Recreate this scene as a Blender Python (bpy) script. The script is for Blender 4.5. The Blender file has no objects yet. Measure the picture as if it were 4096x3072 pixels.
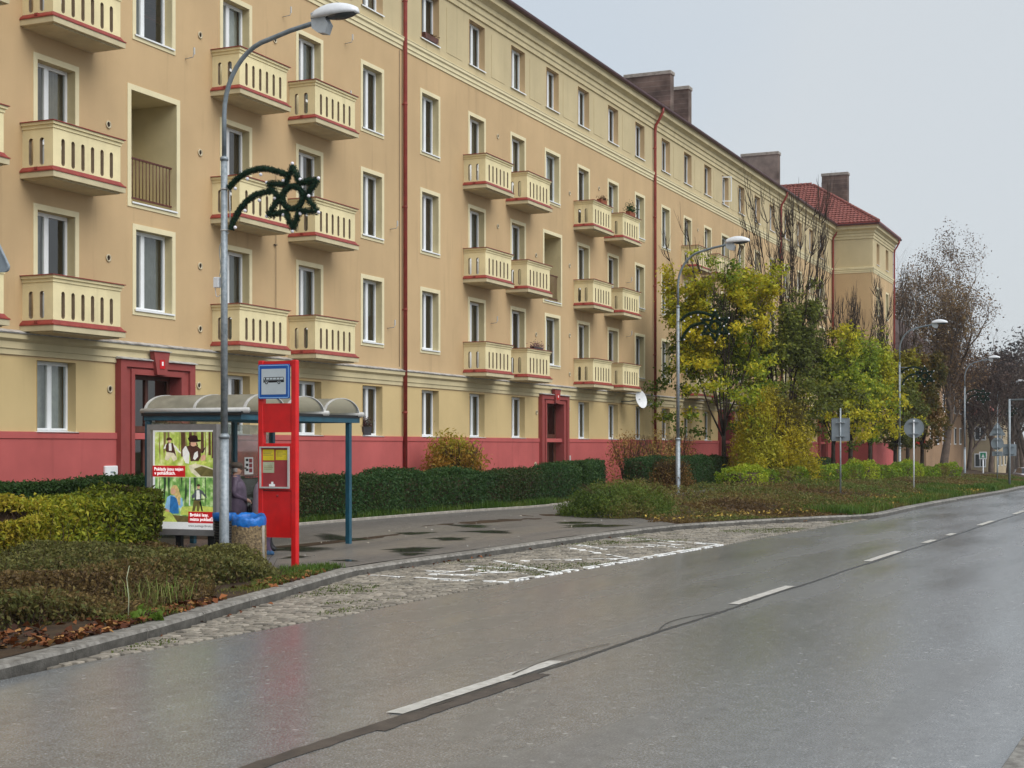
import bpy, bmesh, math, random
import numpy as np
from mathutils import Vector, Matrix

random.seed(7)
RNG = np.random.default_rng(11)
SC = bpy.context.scene
COL = SC.collection
R = math.radians

# ------------------------------------------------------------------ camera
CAM_H = 2.1
YAW = math.atan((4650 - 2048) / 5917.0)          # the facade runs this far to the right of the optical axis
cam_data = bpy.data.cameras.new('camera')
cam = bpy.data.objects.new('camera', cam_data)
COL.objects.link(cam)
cam_data.sensor_width = 36.0
cam_data.lens = 52.0
cam_data.shift_y = 0.061
cam_data.clip_start = 0.1
cam_data.clip_end = 3000
cam.location = (0, 0, CAM_H)
cam.rotation_euler = (R(90), 0, YAW - R(90))
SC.camera = cam

# ------------------------------------------------------------------ sky and sun (overcast)
world = bpy.data.worlds.new('World')
SC.world = world
world.use_nodes = True
wn = world.node_tree.nodes
wl = world.node_tree.links
wn.clear()
w_out = wn.new('ShaderNodeOutputWorld')
w_bg = wn.new('ShaderNodeBackground')
w_sky = wn.new('ShaderNodeTexSky')
w_sky.sky_type = 'NISHITA'
w_sky.sun_disc = False
SUN_EL = R(48)
SUN_AZ = R(200)                                   # from +Y, clockwise seen from above
w_sky.sun_elevation = SUN_EL
w_sky.sun_rotation = SUN_AZ
w_sky.dust_density = 3.0
w_mix = wn.new('ShaderNodeMix'); w_mix.data_type = 'RGBA'
w_mix.inputs[0].default_value = 0.86
w_tc = wn.new('ShaderNodeTexCoord')
w_no = wn.new('ShaderNodeTexNoise'); w_no.inputs['Scale'].default_value = 1.6; w_no.inputs['Detail'].default_value = 4
w_rp = wn.new('ShaderNodeValToRGB')
w_rp.color_ramp.elements[0].position = 0.35; w_rp.color_ramp.elements[0].color = (0.565, 0.65, 0.745, 1)
w_rp.color_ramp.elements[1].position = 0.62; w_rp.color_ramp.elements[1].color = (0.665, 0.705, 0.735, 1)
w_sc = wn.new('ShaderNodeVectorMath'); w_sc.operation = 'SCALE'; w_sc.inputs['Scale'].default_value = 10.0
wl.new(w_tc.outputs['Generated'], w_no.inputs['Vector'])
wl.new(w_no.outputs['Fac'], w_rp.inputs['Fac'])
wl.new(w_rp.outputs['Color'], w_sc.inputs[0])
wl.new(w_sky.outputs['Color'], w_mix.inputs['A'])
wl.new(w_sc.outputs['Vector'], w_mix.inputs['B'])
wl.new(w_mix.outputs['Result'], w_bg.inputs['Color'])
w_bg.inputs['Strength'].default_value = 0.059
wl.new(w_bg.outputs['Background'], w_out.inputs['Surface'])

sun_data = bpy.data.lights.new('sun', 'SUN')
sun_data.energy = 1.5
sun_data.angle = R(55)
sun_data.color = (1.0, 0.97, 0.93)
sun = bpy.data.objects.new('sun', sun_data)
COL.objects.link(sun)
sd = Vector((math.sin(SUN_AZ) * math.cos(SUN_EL), math.cos(SUN_AZ) * math.cos(SUN_EL), math.sin(SUN_EL)))
sun.rotation_euler = sd.to_track_quat('Z', 'Y').to_euler()
sun.location = (0, -20, 60)

vs = SC.view_settings
vs.view_transform = 'Standard'
vs.look = 'None'
vs.exposure = 0.88
vs.gamma = 1.0
vs.use_curve_mapping = False
SC.cycles.use_denoising = True
SC.cycles.max_bounces = 6
SC.cycles.transparent_max_bounces = 12

# ------------------------------------------------------------------ material helpers
MATS = {}


def _base(name):
    m = bpy.data.materials.new(name)
    m.use_nodes = True
    nt = m.node_tree
    return m, nt, nt.nodes['Principled BSDF']


def mat(name, col, rough=0.8, var=0.12, scale=4.0, bump=0.0, bscale=60.0, spec=0.3, metal=0.0,
        col2=None, stretch=None, streak=0.0, randv=0.0, lo=0.35, hi=0.65):
    """Noise-varied principled material in object space."""
    if name in MATS:
        return MATS[name]
    m, nt, p = _base(name)
    N, L = nt.nodes, nt.links
    tc = N.new('ShaderNodeTexCoord')
    vec = tc.outputs['Object']
    if streak > 0 or name.startswith('plaster'):   # weathering differs from place to place on shared meshes
        vec = N.new('ShaderNodeNewGeometry').outputs['Position']
    if stretch:
        mp = N.new('ShaderNodeMapping'); mp.inputs['Scale'].default_value = stretch
        L.new(vec, mp.inputs['Vector']); svec = mp.outputs['Vector']
    else:
        svec = vec
    no = N.new('ShaderNodeTexNoise'); no.inputs['Scale'].default_value = scale
    no.inputs['Detail'].default_value = 6; no.inputs['Roughness'].default_value = 0.62
    L.new(svec, no.inputs['Vector'])
    rp = N.new('ShaderNodeValToRGB')
    a = col2 if col2 else tuple(c * (1 - var) for c in col)
    b = col if col2 else tuple(min(1, c * (1 + var)) for c in col)
    rp.color_ramp.elements[0].position = lo; rp.color_ramp.elements[0].color = (*a, 1)
    rp.color_ramp.elements[1].position = hi; rp.color_ramp.elements[1].color = (*b, 1)
    L.new(no.outputs['Fac'], rp.inputs['Fac'])
    out = rp.outputs['Color']
    if streak > 0:
        mp2 = N.new('ShaderNodeMapping'); mp2.inputs['Scale'].default_value = (0.9, 0.9, 0.14)
        n2 = N.new('ShaderNodeTexNoise'); n2.inputs['Scale'].default_value = 1.0; n2.inputs['Detail'].default_value = 5
        L.new(vec, mp2.inputs['Vector']); L.new(mp2.outputs['Vector'], n2.inputs['Vector'])
        r2 = N.new('ShaderNodeMapRange')
        r2.inputs['From Min'].default_value = 0.3; r2.inputs['From Max'].default_value = 0.7
        r2.inputs['To Min'].default_value = 1 - streak; r2.inputs['To Max'].default_value = 1 + streak * 0.4
        L.new(n2.outputs['Fac'], r2.inputs['Value'])
        mm = N.new('ShaderNodeVectorMath'); mm.operation = 'SCALE'
        L.new(out, mm.inputs[0]); L.new(r2.outputs['Result'], mm.inputs['Scale'])
        out = mm.outputs['Vector']
        mp3 = N.new('ShaderNodeMapping'); mp3.inputs['Scale'].default_value = (3.2, 3.2, 0.22)
        n3 = N.new('ShaderNodeTexNoise'); n3.inputs['Scale'].default_value = 1.0; n3.inputs['Detail'].default_value = 7; n3.inputs['Roughness'].default_value = 0.65
        L.new(vec, mp3.inputs['Vector']); L.new(mp3.outputs['Vector'], n3.inputs['Vector'])
        r4 = N.new('ShaderNodeMapRange'); r4.inputs['From Min'].default_value = 0.58; r4.inputs['From Max'].default_value = 0.80
        r4.inputs['To Min'].default_value = 1.0; r4.inputs['To Max'].default_value = 1 - streak * 2.6
        L.new(n3.outputs['Fac'], r4.inputs['Value'])
        m4 = N.new('ShaderNodeVectorMath'); m4.operation = 'SCALE'
        L.new(out, m4.inputs[0]); L.new(r4.outputs['Result'], m4.inputs['Scale']); out = m4.outputs['Vector']
    if randv > 0:
        oi = N.new('ShaderNodeObjectInfo')
        r3 = N.new('ShaderNodeMapRange')
        r3.inputs['To Min'].default_value = 1 - randv; r3.inputs['To Max'].default_value = 1 + randv
        L.new(oi.outputs['Random'], r3.inputs['Value'])
        m3 = N.new('ShaderNodeVectorMath'); m3.operation = 'SCALE'
        L.new(out, m3.inputs[0]); L.new(r3.outputs['Result'], m3.inputs['Scale'])
        out = m3.outputs['Vector']
    L.new(out, p.inputs['Base Color'])
    p.inputs['Roughness'].default_value = rough
    p.inputs['Specular IOR Level'].default_value = spec
    p.inputs['Metallic'].default_value = metal
    if bump > 0:
        bn = N.new('ShaderNodeTexNoise'); bn.inputs['Scale'].default_value = bscale; bn.inputs['Detail'].default_value = 3
        L.new(vec, bn.inputs['Vector'])
        bu = N.new('ShaderNodeBump'); bu.inputs['Strength'].default_value = bump; bu.inputs['Distance'].default_value = 0.02
        L.new(bn.outputs['Fac'], bu.inputs['Height']); L.new(bu.outputs['Normal'], p.inputs['Normal'])
    MATS[name] = m
    return m


def leaf_mat(name, rough=0.5, trans=0.40, spec=0.2):
    """Leaf colour from the per-leaf attribute, part of the light let through."""
    if name in MATS:
        return MATS[name]
    m, nt, p = _base(name)
    N, L = nt.nodes, nt.links
    at = N.new('ShaderNodeAttribute'); at.attribute_name = 'Col'
    p.inputs['Roughness'].default_value = rough
    p.inputs['Specular IOR Level'].default_value = spec
    L.new(at.outputs['Color'], p.inputs['Base Color'])
    tr = N.new('ShaderNodeBsdfTranslucent'); L.new(at.outputs['Color'], tr.inputs['Color'])
    mx = N.new('ShaderNodeMixShader'); mx.inputs[0].default_value = trans
    L.new(p.outputs['BSDF'], mx.inputs[1]); L.new(tr.outputs['BSDF'], mx.inputs[2])
    L.new(mx.outputs['Shader'], N['Material Output'].inputs['Surface'])
    MATS[name] = m
    return m


def glass_mat(name, tint=(0.8, 0.84, 0.82), rough=0.02, base=0.06, dirt=0.0):
    m, nt, p = _base(name)
    N, L = nt.nodes, nt.links
    N.remove(p)
    tr = N.new('ShaderNodeBsdfTransparent'); tr.inputs['Color'].default_value = (*tint, 1)
    gl = N.new('ShaderNodeBsdfGlossy'); gl.inputs['Roughness'].default_value = rough
    lw = N.new('ShaderNodeLayerWeight'); lw.inputs['Blend'].default_value = 0.28
    mr = N.new('ShaderNodeMapRange'); mr.inputs['To Min'].default_value = base; mr.inputs['To Max'].default_value = 0.55
    L.new(lw.outputs['Fresnel'], mr.inputs['Value'])
    mx = N.new('ShaderNodeMixShader')
    L.new(mr.outputs['Result'], mx.inputs[0]); L.new(tr.outputs['BSDF'], mx.inputs[1]); L.new(gl.outputs['BSDF'], mx.inputs[2])
    last = mx.outputs['Shader']
    if dirt > 0:
        df = N.new('ShaderNodeBsdfDiffuse'); df.inputs['Color'].default_value = (0.26, 0.27, 0.25, 1)
        tc = N.new('ShaderNodeTexCoord'); no = N.new('ShaderNodeTexNoise'); no.inputs['Scale'].default_value = 3.0
        no.inputs['Detail'].default_value = 6
        L.new(tc.outputs['Object'], no.inputs['Vector'])
        m2 = N.new('ShaderNodeMapRange'); m2.inputs['From Min'].default_value = 0.3; m2.inputs['From Max'].default_value = 0.75
        m2.inputs['To Max'].default_value = dirt
        L.new(no.outputs['Fac'], m2.inputs['Value'])
        mx2 = N.new('ShaderNodeMixShader')
        L.new(m2.outputs['Result'], mx2.inputs[0]); L.new(last, mx2.inputs[1]); L.new(df.outputs['BSDF'], mx2.inputs[2])
        last = mx2.outputs['Shader']
    L.new(last, N['Material Output'].inputs['Surface'])
    MATS[name] = m
    return m


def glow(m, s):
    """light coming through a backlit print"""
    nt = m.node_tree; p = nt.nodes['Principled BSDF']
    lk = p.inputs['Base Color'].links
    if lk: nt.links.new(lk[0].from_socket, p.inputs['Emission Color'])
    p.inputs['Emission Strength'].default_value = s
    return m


def emis_mat(name, col, s):
    m, nt, p = _base(name)
    p.inputs['Base Color'].default_value = (*col, 1)
    p.inputs['Emission Color'].default_value = (*col, 1)
    p.inputs['Emission Strength'].default_value = s
    MATS[name] = m
    return m


def asphalt_mat(name, c1, c2, rlo, rhi, big=0.25, bump=0.25, spec=0.5, chips=0.0):
    """Wet asphalt: aggregate speckle, damp patches that shine more, tracks along the road."""
    m, nt, p = _base(name)
    N, L = nt.nodes, nt.links
    tc = N.new('ShaderNodeTexCoord'); vec = tc.outputs['Object']
    sp = N.new('ShaderNodeTexNoise'); sp.inputs['Scale'].default_value = 55; sp.inputs['Detail'].default_value = 4
    sp.inputs['Roughness'].default_value = 0.8
    L.new(vec, sp.inputs['Vector'])
    rp = N.new('ShaderNodeValToRGB')
    e = rp.color_ramp.elements
    e[0].position = 0.36; e[0].color = (*[c * 0.55 for c in c1], 1)
    e[1].position = 0.74; e[1].color = (*[min(1, c * 3.6) for c in c1], 1)
    k = e.new(0.56); k.color = (*c1, 1)
    L.new(sp.outputs['Fac'], rp.inputs['Fac'])
    mp = N.new('ShaderNodeMapping'); mp.inputs['Scale'].default_value = (0.16, 0.85, 1)
    L.new(vec, mp.inputs['Vector'])
    bg = N.new('ShaderNodeTexNoise'); bg.inputs['Scale'].default_value = 1.0; bg.inputs['Detail'].default_value = 7
    L.new(mp.outputs['Vector'], bg.inputs['Vector'])
    mr = N.new('ShaderNodeMapRange'); mr.inputs['From Min'].default_value = 0.36; mr.inputs['From Max'].default_value = 0.66
    L.new(bg.outputs['Fac'], mr.inputs['Value'])
    mx = N.new('ShaderNodeMix'); mx.data_type = 'RGBA'; mx.blend_type = 'MIX'
    L.new(mr.outputs['Result'], mx.inputs[0])
    tint = N.new('ShaderNodeMix'); tint.data_type = 'RGBA'; tint.blend_type = 'MULTIPLY'; tint.inputs[0].default_value = 1.0
    L.new(rp.outputs['Color'], tint.inputs['A']); tint.inputs['B'].default_value = (*[b / a for a, b in zip(c1, c2)], 1)
    L.new(rp.outputs['Color'], mx.inputs['A']); L.new(tint.outputs['Result'], mx.inputs['B'])
    last = mx.outputs['Result']
    if chips > 0:                                  # pale and dark chippings
        for scl, thr, colr in ((5.0, 0.13, (0.52, 0.51, 0.48)), (4.1, 0.14, (0.05, 0.048, 0.045)), (14.0, 0.16, (0.36, 0.35, 0.33)), (11.0, 0.16, (0.07, 0.068, 0.065))):
            vo = N.new('ShaderNodeTexVoronoi'); vo.inputs['Scale'].default_value = scl
            L.new(vec, vo.inputs['Vector'])
            lt = N.new('ShaderNodeMapRange'); lt.inputs['From Min'].default_value = thr; lt.inputs['From Max'].default_value = thr * 0.55
            lt.inputs['To Max'].default_value = chips
            L.new(vo.outputs['Distance'], lt.inputs['Value'])
            cm = N.new('ShaderNodeMix'); cm.data_type = 'RGBA'
            L.new(lt.outputs['Result'], cm.inputs[0]); L.new(last, cm.inputs['A']); cm.inputs['B'].default_value = (*colr, 1)
            last = cm.outputs['Result']
        md = N.new('ShaderNodeTexNoise'); md.inputs['Scale'].default_value = 6.0; md.inputs['Detail'].default_value = 8; md.inputs['Roughness'].default_value = 0.75
        L.new(vec, md.inputs['Vector'])
        mv = N.new('ShaderNodeMapRange'); mv.inputs['From Min'].default_value = 0.3; mv.inputs['From Max'].default_value = 0.7
        mv.inputs['To Min'].default_value = 0.72; mv.inputs['To Max'].default_value = 1.25
        L.new(md.outputs['Fac'], mv.inputs['Value'])
        ms_ = N.new('ShaderNodeVectorMath'); ms_.operation = 'SCALE'
        L.new(last, ms_.inputs[0]); L.new(mv.outputs['Result'], ms_.inputs['Scale']); last = ms_.outputs['Vector']
    L.new(last, p.inputs['Base Color'])
    rr = N.new('ShaderNodeMapRange'); rr.inputs['To Min'].default_value = rlo; rr.inputs['To Max'].default_value = rhi
    L.new(mr.outputs['Result'], rr.inputs['Value']); L.new(rr.outputs['Result'], p.inputs['Roughness'])
    p.inputs['Specular IOR Level'].default_value = spec
    bu = N.new('ShaderNodeBump'); bu.inputs['Strength'].default_value = bump; bu.inputs['Distance'].default_value = 0.008
    L.new(sp.outputs['Fac'], bu.inputs['Height']); L.new(bu.outputs['Normal'], p.inputs['Normal'])
    MATS[name] = m
    return m


# plaster and building
mat('plaster_main', (0.550, 0.393, 0.220), 0.9, 0.065, 0.35, 0.22, 90, 0.15, streak=0.08)
mat('plaster_ground', (0.60, 0.46, 0.235), 0.9, 0.04, 0.6, 0.22, 90, 0.15, streak=0.03)
mat('plaster_attic', (0.55, 0.46, 0.28), 0.9, 0.05, 0.7, 0.2, 90, 0.15, streak=0.08)
mat('plaster_trim', (0.74, 0.66, 0.43), 0.85, 0.05, 2.0, 0.12, 80, 0.2)
mat('plaster_reveal', (0.54, 0.46, 0.27), 0.9, 0.05, 2.0, 0.12, 80, 0.15)
mat('slot_shade', (0.25, 0.19, 0.125), 0.9, 0.2, 4)  # shade inside the balcony slots, put into the colour of their inner faces
mat('plaster_balcony', (0.80, 0.70, 0.42), 0.85, 0.07, 1.6, 0.3, 70, 0.2, streak=0.09)
mat('plaster_slab', (0.56, 0.49, 0.32), 0.9, 0.10, 2.0, 0.2, 60, 0.15)
mat('plaster_cornice', (0.60, 0.515, 0.32), 0.88, 0.08, 1.2, 0.15, 70, 0.15, streak=0.10)
mat('plinth_red', (0.48, 0.115, 0.108), 0.85, 0.07, 1.1, 0.25, 80, 0.2, streak=0.08)
mat('portal_red', (0.29, 0.066, 0.060), 0.75, 0.08, 2.0, 0.1, 60, 0.25)
mat('red_metal', (0.27, 0.045, 0.035), 0.5, 0.18, 5.0, 0.0, 40, 0.4)
mat('gutter_brown', (0.085, 0.035, 0.04), 0.45, 0.2, 4.0, 0.0, 40, 0.45)
mat('zinc', (0.55, 0.55, 0.54), 0.5, 0.25, 5.0, 0.0, 40, 0.5, col2=(0.24, 0.23, 0.22))
mat('white_frame', (0.80, 0.82, 0.83), 0.4, 0.04, 3.0, 0.0, 40, 0.45)
mat('wood_frame', (0.10, 0.035, 0.022), 0.5, 0.3, 6.0, 0.0, 40, 0.4, stretch=(1, 1, 0.2))
mat('curtain_warm', (0.42, 0.36, 0.27), 0.9, 0.15, 3.0, 0.0, 40, 0.1, randv=0.4)
mat('curtain_dark', (0.10, 0.075, 0.06), 0.9, 0.2, 3.0, 0.0, 40, 0.1, randv=0.4)
mat('curtain', (0.46, 0.47, 0.45), 0.9, 0.15, 3.0, 0.0, 40, 0.1, randv=0.5)
mat('roof_tile', (0.23, 0.080, 0.064), 0.75, 0.3, 6.0, 0.2, 30, 0.25, randv=0.1)
mat('dark_roof', (0.075, 0.05, 0.045), 0.8, 0.3, 2.0, 0.2, 10, 0.2)
mat('rust_bar', (0.09, 0.026, 0.017), 0.6, 0.25, 12, 0.0, 40, 0.4)
mat('dark_hole', (0.03, 0.02, 0.015), 0.9, 0.1)
mat('vent_cover', (0.55, 0.48, 0.33), 0.7, 0.1)


def brick_mat():
    m, nt, p = _base('chimney_brick')
    N, L = nt.nodes, nt.links
    tc = N.new('ShaderNodeTexCoord')
    mp = N.new('ShaderNodeMapping'); mp.inputs['Rotation'].default_value = (R(90), 0, R(90))
    L.new(tc.outputs['Object'], mp.inputs['Vector'])
    br = N.new('ShaderNodeTexBrick'); br.inputs['Scale'].default_value = 1.0
    br.inputs['Brick Width'].default_value = 0.29; br.inputs['Row Height'].default_value = 0.09
    br.inputs['Mortar Size'].default_value = 0.012
    br.inputs['Color1'].default_value = (0.19, 0.135, 0.11, 1); br.inputs['Color2'].default_value = (0.14, 0.105, 0.09, 1)
    br.inputs['Mortar'].default_value = (0.23, 0.195, 0.17, 1)
    L.new(mp.outputs['Vector'], br.inputs['Vector'])
    no = N.new('ShaderNodeTexNoise'); no.inputs['Scale'].default_value = 1.3; no.inputs['Detail'].default_value = 7
    L.new(tc.outputs['Object'], no.inputs['Vector'])
    mr = N.new('ShaderNodeMapRange'); mr.inputs['From Min'].default_value = 0.3; mr.inputs['From Max'].default_value = 0.7
    mr.inputs['To Min'].default_value = 0.45; mr.inputs['To Max'].default_value = 1.15
    L.new(no.outputs['Fac'], mr.inputs['Value'])
    sc = N.new('ShaderNodeVectorMath'); sc.operation = 'SCALE'
    L.new(br.outputs['Color'], sc.inputs[0]); L.new(mr.outputs['Result'], sc.inputs['Scale'])
    L.new(sc.outputs['Vector'], p.inputs['Base Color'])
    p.inputs['Roughness'].default_value = 0.9; p.inputs['Specular IOR Level'].default_value = 0.15
    bu = N.new('ShaderNodeBump'); bu.inputs['Strength'].default_value = 0.6; bu.inputs['Distance'].default_value = 0.02
    L.new(br.outputs['Fac'], bu.inputs['Height']); bu.invert = True
    L.new(bu.outputs['Normal'], p.inputs['Normal'])
    MATS['chimney_brick'] = m


brick_mat()
# ground
asphalt_mat('asphalt_road', (0.190, 0.198, 0.202), (0.155, 0.152, 0.147), 0.16, 0.32, bump=0.11, spec=0.7, chips=0.45)
asphalt_mat('asphalt_walk', (0.17, 0.158, 0.147), (0.115, 0.106, 0.098), 0.34, 0.58, bump=0.18, spec=0.4, chips=0.25)
mat('seam_tar', (0.030, 0.027, 0.023), 0.45, 0.35, 8, 0.2, 40, 0.4)
mat('seam_old', (0.065, 0.050, 0.038), 0.55, 0.35, 4, 0.4, 60, 0.4)
mat('line_paint', (0.55, 0.53, 0.48), 0.6, 0.2, 9, 0.2, 60, 0.3, col2=(0.36, 0.34, 0.30))
mat('line_white', (0.80, 0.80, 0.78), 0.6, 0.15, 12, 0.2, 60, 0.3)
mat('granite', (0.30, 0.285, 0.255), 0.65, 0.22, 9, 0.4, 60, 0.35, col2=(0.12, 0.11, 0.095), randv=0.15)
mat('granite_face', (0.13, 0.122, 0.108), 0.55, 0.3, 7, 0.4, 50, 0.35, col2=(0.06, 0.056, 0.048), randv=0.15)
mat('sett_stone', (0.30, 0.265, 0.215), 0.55, 0.25, 9, 0.4, 40, 0.4, col2=(0.17, 0.152, 0.125), randv=0.3)
mat('sett_many', (0.32, 0.285, 0.23), 0.55, 0.25, 2.6, 0.4, 40, 0.4, col2=(0.16, 0.145, 0.12), lo=0.42, hi=0.58)
mat('joint_moss', (0.032, 0.042, 0.014), 0.95, 0.5, 1.5, 0.4, 30, 0.1, col2=(0.015, 0.012, 0.009))
mat('soil', (0.075, 0.05, 0.03), 0.95, 0.4, 3, 0.6, 14, 0.1, col2=(0.04, 0.028, 0.02))
mat('grass_ground', (0.085, 0.095, 0.03), 0.95, 0.4, 1.2, 0.6, 12, 0.1, col2=(0.06, 0.045, 0.025))
def puddle_mat():
    m, nt, p = _base('puddle'); N, L = nt.nodes, nt.links
    p.inputs['Base Color'].default_value = (0.045, 0.042, 0.038, 1); p.inputs['Roughness'].default_value = 0.07
    at = N.new('ShaderNodeAttribute'); at.attribute_name = 'Col'
    tr = N.new('ShaderNodeBsdfTransparent'); mx = N.new('ShaderNodeMixShader')
    L.new(at.outputs['Fac'], mx.inputs[0]); L.new(tr.outputs['BSDF'], mx.inputs[1]); L.new(p.outputs['BSDF'], mx.inputs[2])
    L.new(mx.outputs['Shader'], N['Material Output'].inputs['Surface']); MATS['puddle'] = m


puddle_mat()
# metal, plastics
mat('galvanised', (0.36, 0.40, 0.43), 0.5, 0.2, 14, 0.1, 40, 0.5, metal=0.35, col2=(0.22, 0.26, 0.285))
mat('pole_paint', (0.22, 0.26, 0.29), 0.45, 0.2, 6, 0.0, 40, 0.5, metal=0.3)
mat('lamp_white', (0.74, 0.76, 0.78), 0.35, 0.08, 4, 0.0, 40, 0.5)
mat('lamp_grey', (0.42, 0.45, 0.47), 0.5, 0.1, 6, 0.0, 40, 0.4)
mat('lamp_glass', (0.06, 0.07, 0.075), 0.12, 0.1, 5, 0.0, 40, 0.5)
mat('sign_back', (0.26, 0.30, 0.33), 0.5, 0.08, 6, 0.0, 40, 0.4)
mat('teal_paint', (0.012, 0.075, 0.115), 0.42, 0.15, 4, 0.0, 40, 0.45)
def plastic_roof():
    m = mat('roof_plastic', (0.42, 0.40, 0.32), 0.4, 0.25, 3, 0.0, 40, 0.4)
    nt = m.node_tree; p = nt.nodes['Principled BSDF']
    tr = nt.nodes.new('ShaderNodeBsdfTranslucent'); tr.inputs['Color'].default_value = (0.55, 0.52, 0.40, 1)
    mx = nt.nodes.new('ShaderNodeMixShader'); mx.inputs[0].default_value = 0.5
    nt.links.new(p.outputs['BSDF'], mx.inputs[1]); nt.links.new(tr.outputs['BSDF'], mx.inputs[2])
    nt.links.new(mx.outputs['Shader'], nt.nodes['Material Output'].inputs['Surface'])


plastic_roof()
mat('alu', (0.50, 0.50, 0.48), 0.45, 0.12, 6, 0.0, 40, 0.5)
mat('case_grey', (0.23, 0.22, 0.215), 0.5, 0.1, 6, 0.0, 40, 0.4)
mat('black_rubber', (0.012, 0.012, 0.013), 0.5, 0.2, 6, 0.0, 40, 0.4)
mat('totem_red', (0.62, 0.010, 0.011), 0.42, 0.12, 3.5, 0.05, 30, 0.4, streak=0.06)
mat('totem_wine', (0.32, 0.045, 0.05), 0.6, 0.12, 3, 0.0, 40, 0.3)
mat('sign_blue', (0.004, 0.085, 0.36), 0.4, 0.05, 3, 0.0, 40, 0.45)
mat('sign_sky', (0.30, 0.55, 0.90), 0.4, 0.05)
mat('sign_pale', (0.52, 0.58, 0.61), 0.45, 0.05)
mat('ink', (0.008, 0.008, 0.009), 0.6, 0.05)
mat('paper_yellow', (0.70, 0.55, 0.03), 0.7, 0.08, 9)
mat('paper_green', (0.46, 0.49, 0.33), 0.7, 0.10, 9)
mat('paper_white', (0.88, 0.88, 0.87), 0.7, 0.05, 5)
mat('paper_red', (0.55, 0.012, 0.018), 0.6, 0.05)
mat('bag_blue', (0.006, 0.125, 0.44), 0.35, 0.3, 9, 0.7, 11, 0.4)
mat('pebble_concrete', (0.30, 0.22, 0.12), 0.9, 0.5, 28, 0.8, 30, 0.2, col2=(0.075, 0.055, 0.04))
mat('concrete', (0.30, 0.275, 0.24), 0.9, 0.25, 6, 0.3, 40, 0.2)
mat('bulb_white', (0.82, 0.80, 0.86), 0.3, 0.03)
mat('terracotta', (0.26, 0.085, 0.04), 0.8, 0.2, 8)
mat('pot_dark', (0.05, 0.045, 0.05), 0.6, 0.2, 8)
mat('bark', (0.055, 0.042, 0.033), 0.95, 0.35, 9, 0.7, 22, 0.1, stretch=(1, 1, 0.25))
mat('bark_far', (0.125, 0.095, 0.076), 0.95, 0.3, 2, 0.0, 22, 0.1)  # paler than the near bark: distance haze put into the colour
mat('twig', (0.07, 0.045, 0.03), 0.9, 0.3, 5, 0.0, 30, 0.1)
mat('needle_wire', (0.010, 0.030, 0.016), 0.9, 0.3, 20)
leaf_mat('leaf')
leaf_mat('needle', rough=0.7, trans=0.05, spec=0.15)
leaf_mat('leaf_dry', rough=0.8, trans=0.12, spec=0.15)
glass_mat('glass', (0.72, 0.76, 0.73), base=0.13)
glass_mat('glass_shelter', (0.80, 0.83, 0.80), base=0.05, dirt=0.35)
glass_mat('glass_smoked', (0.50, 0.54, 0.50), base=0.06, dirt=0.5)

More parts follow.
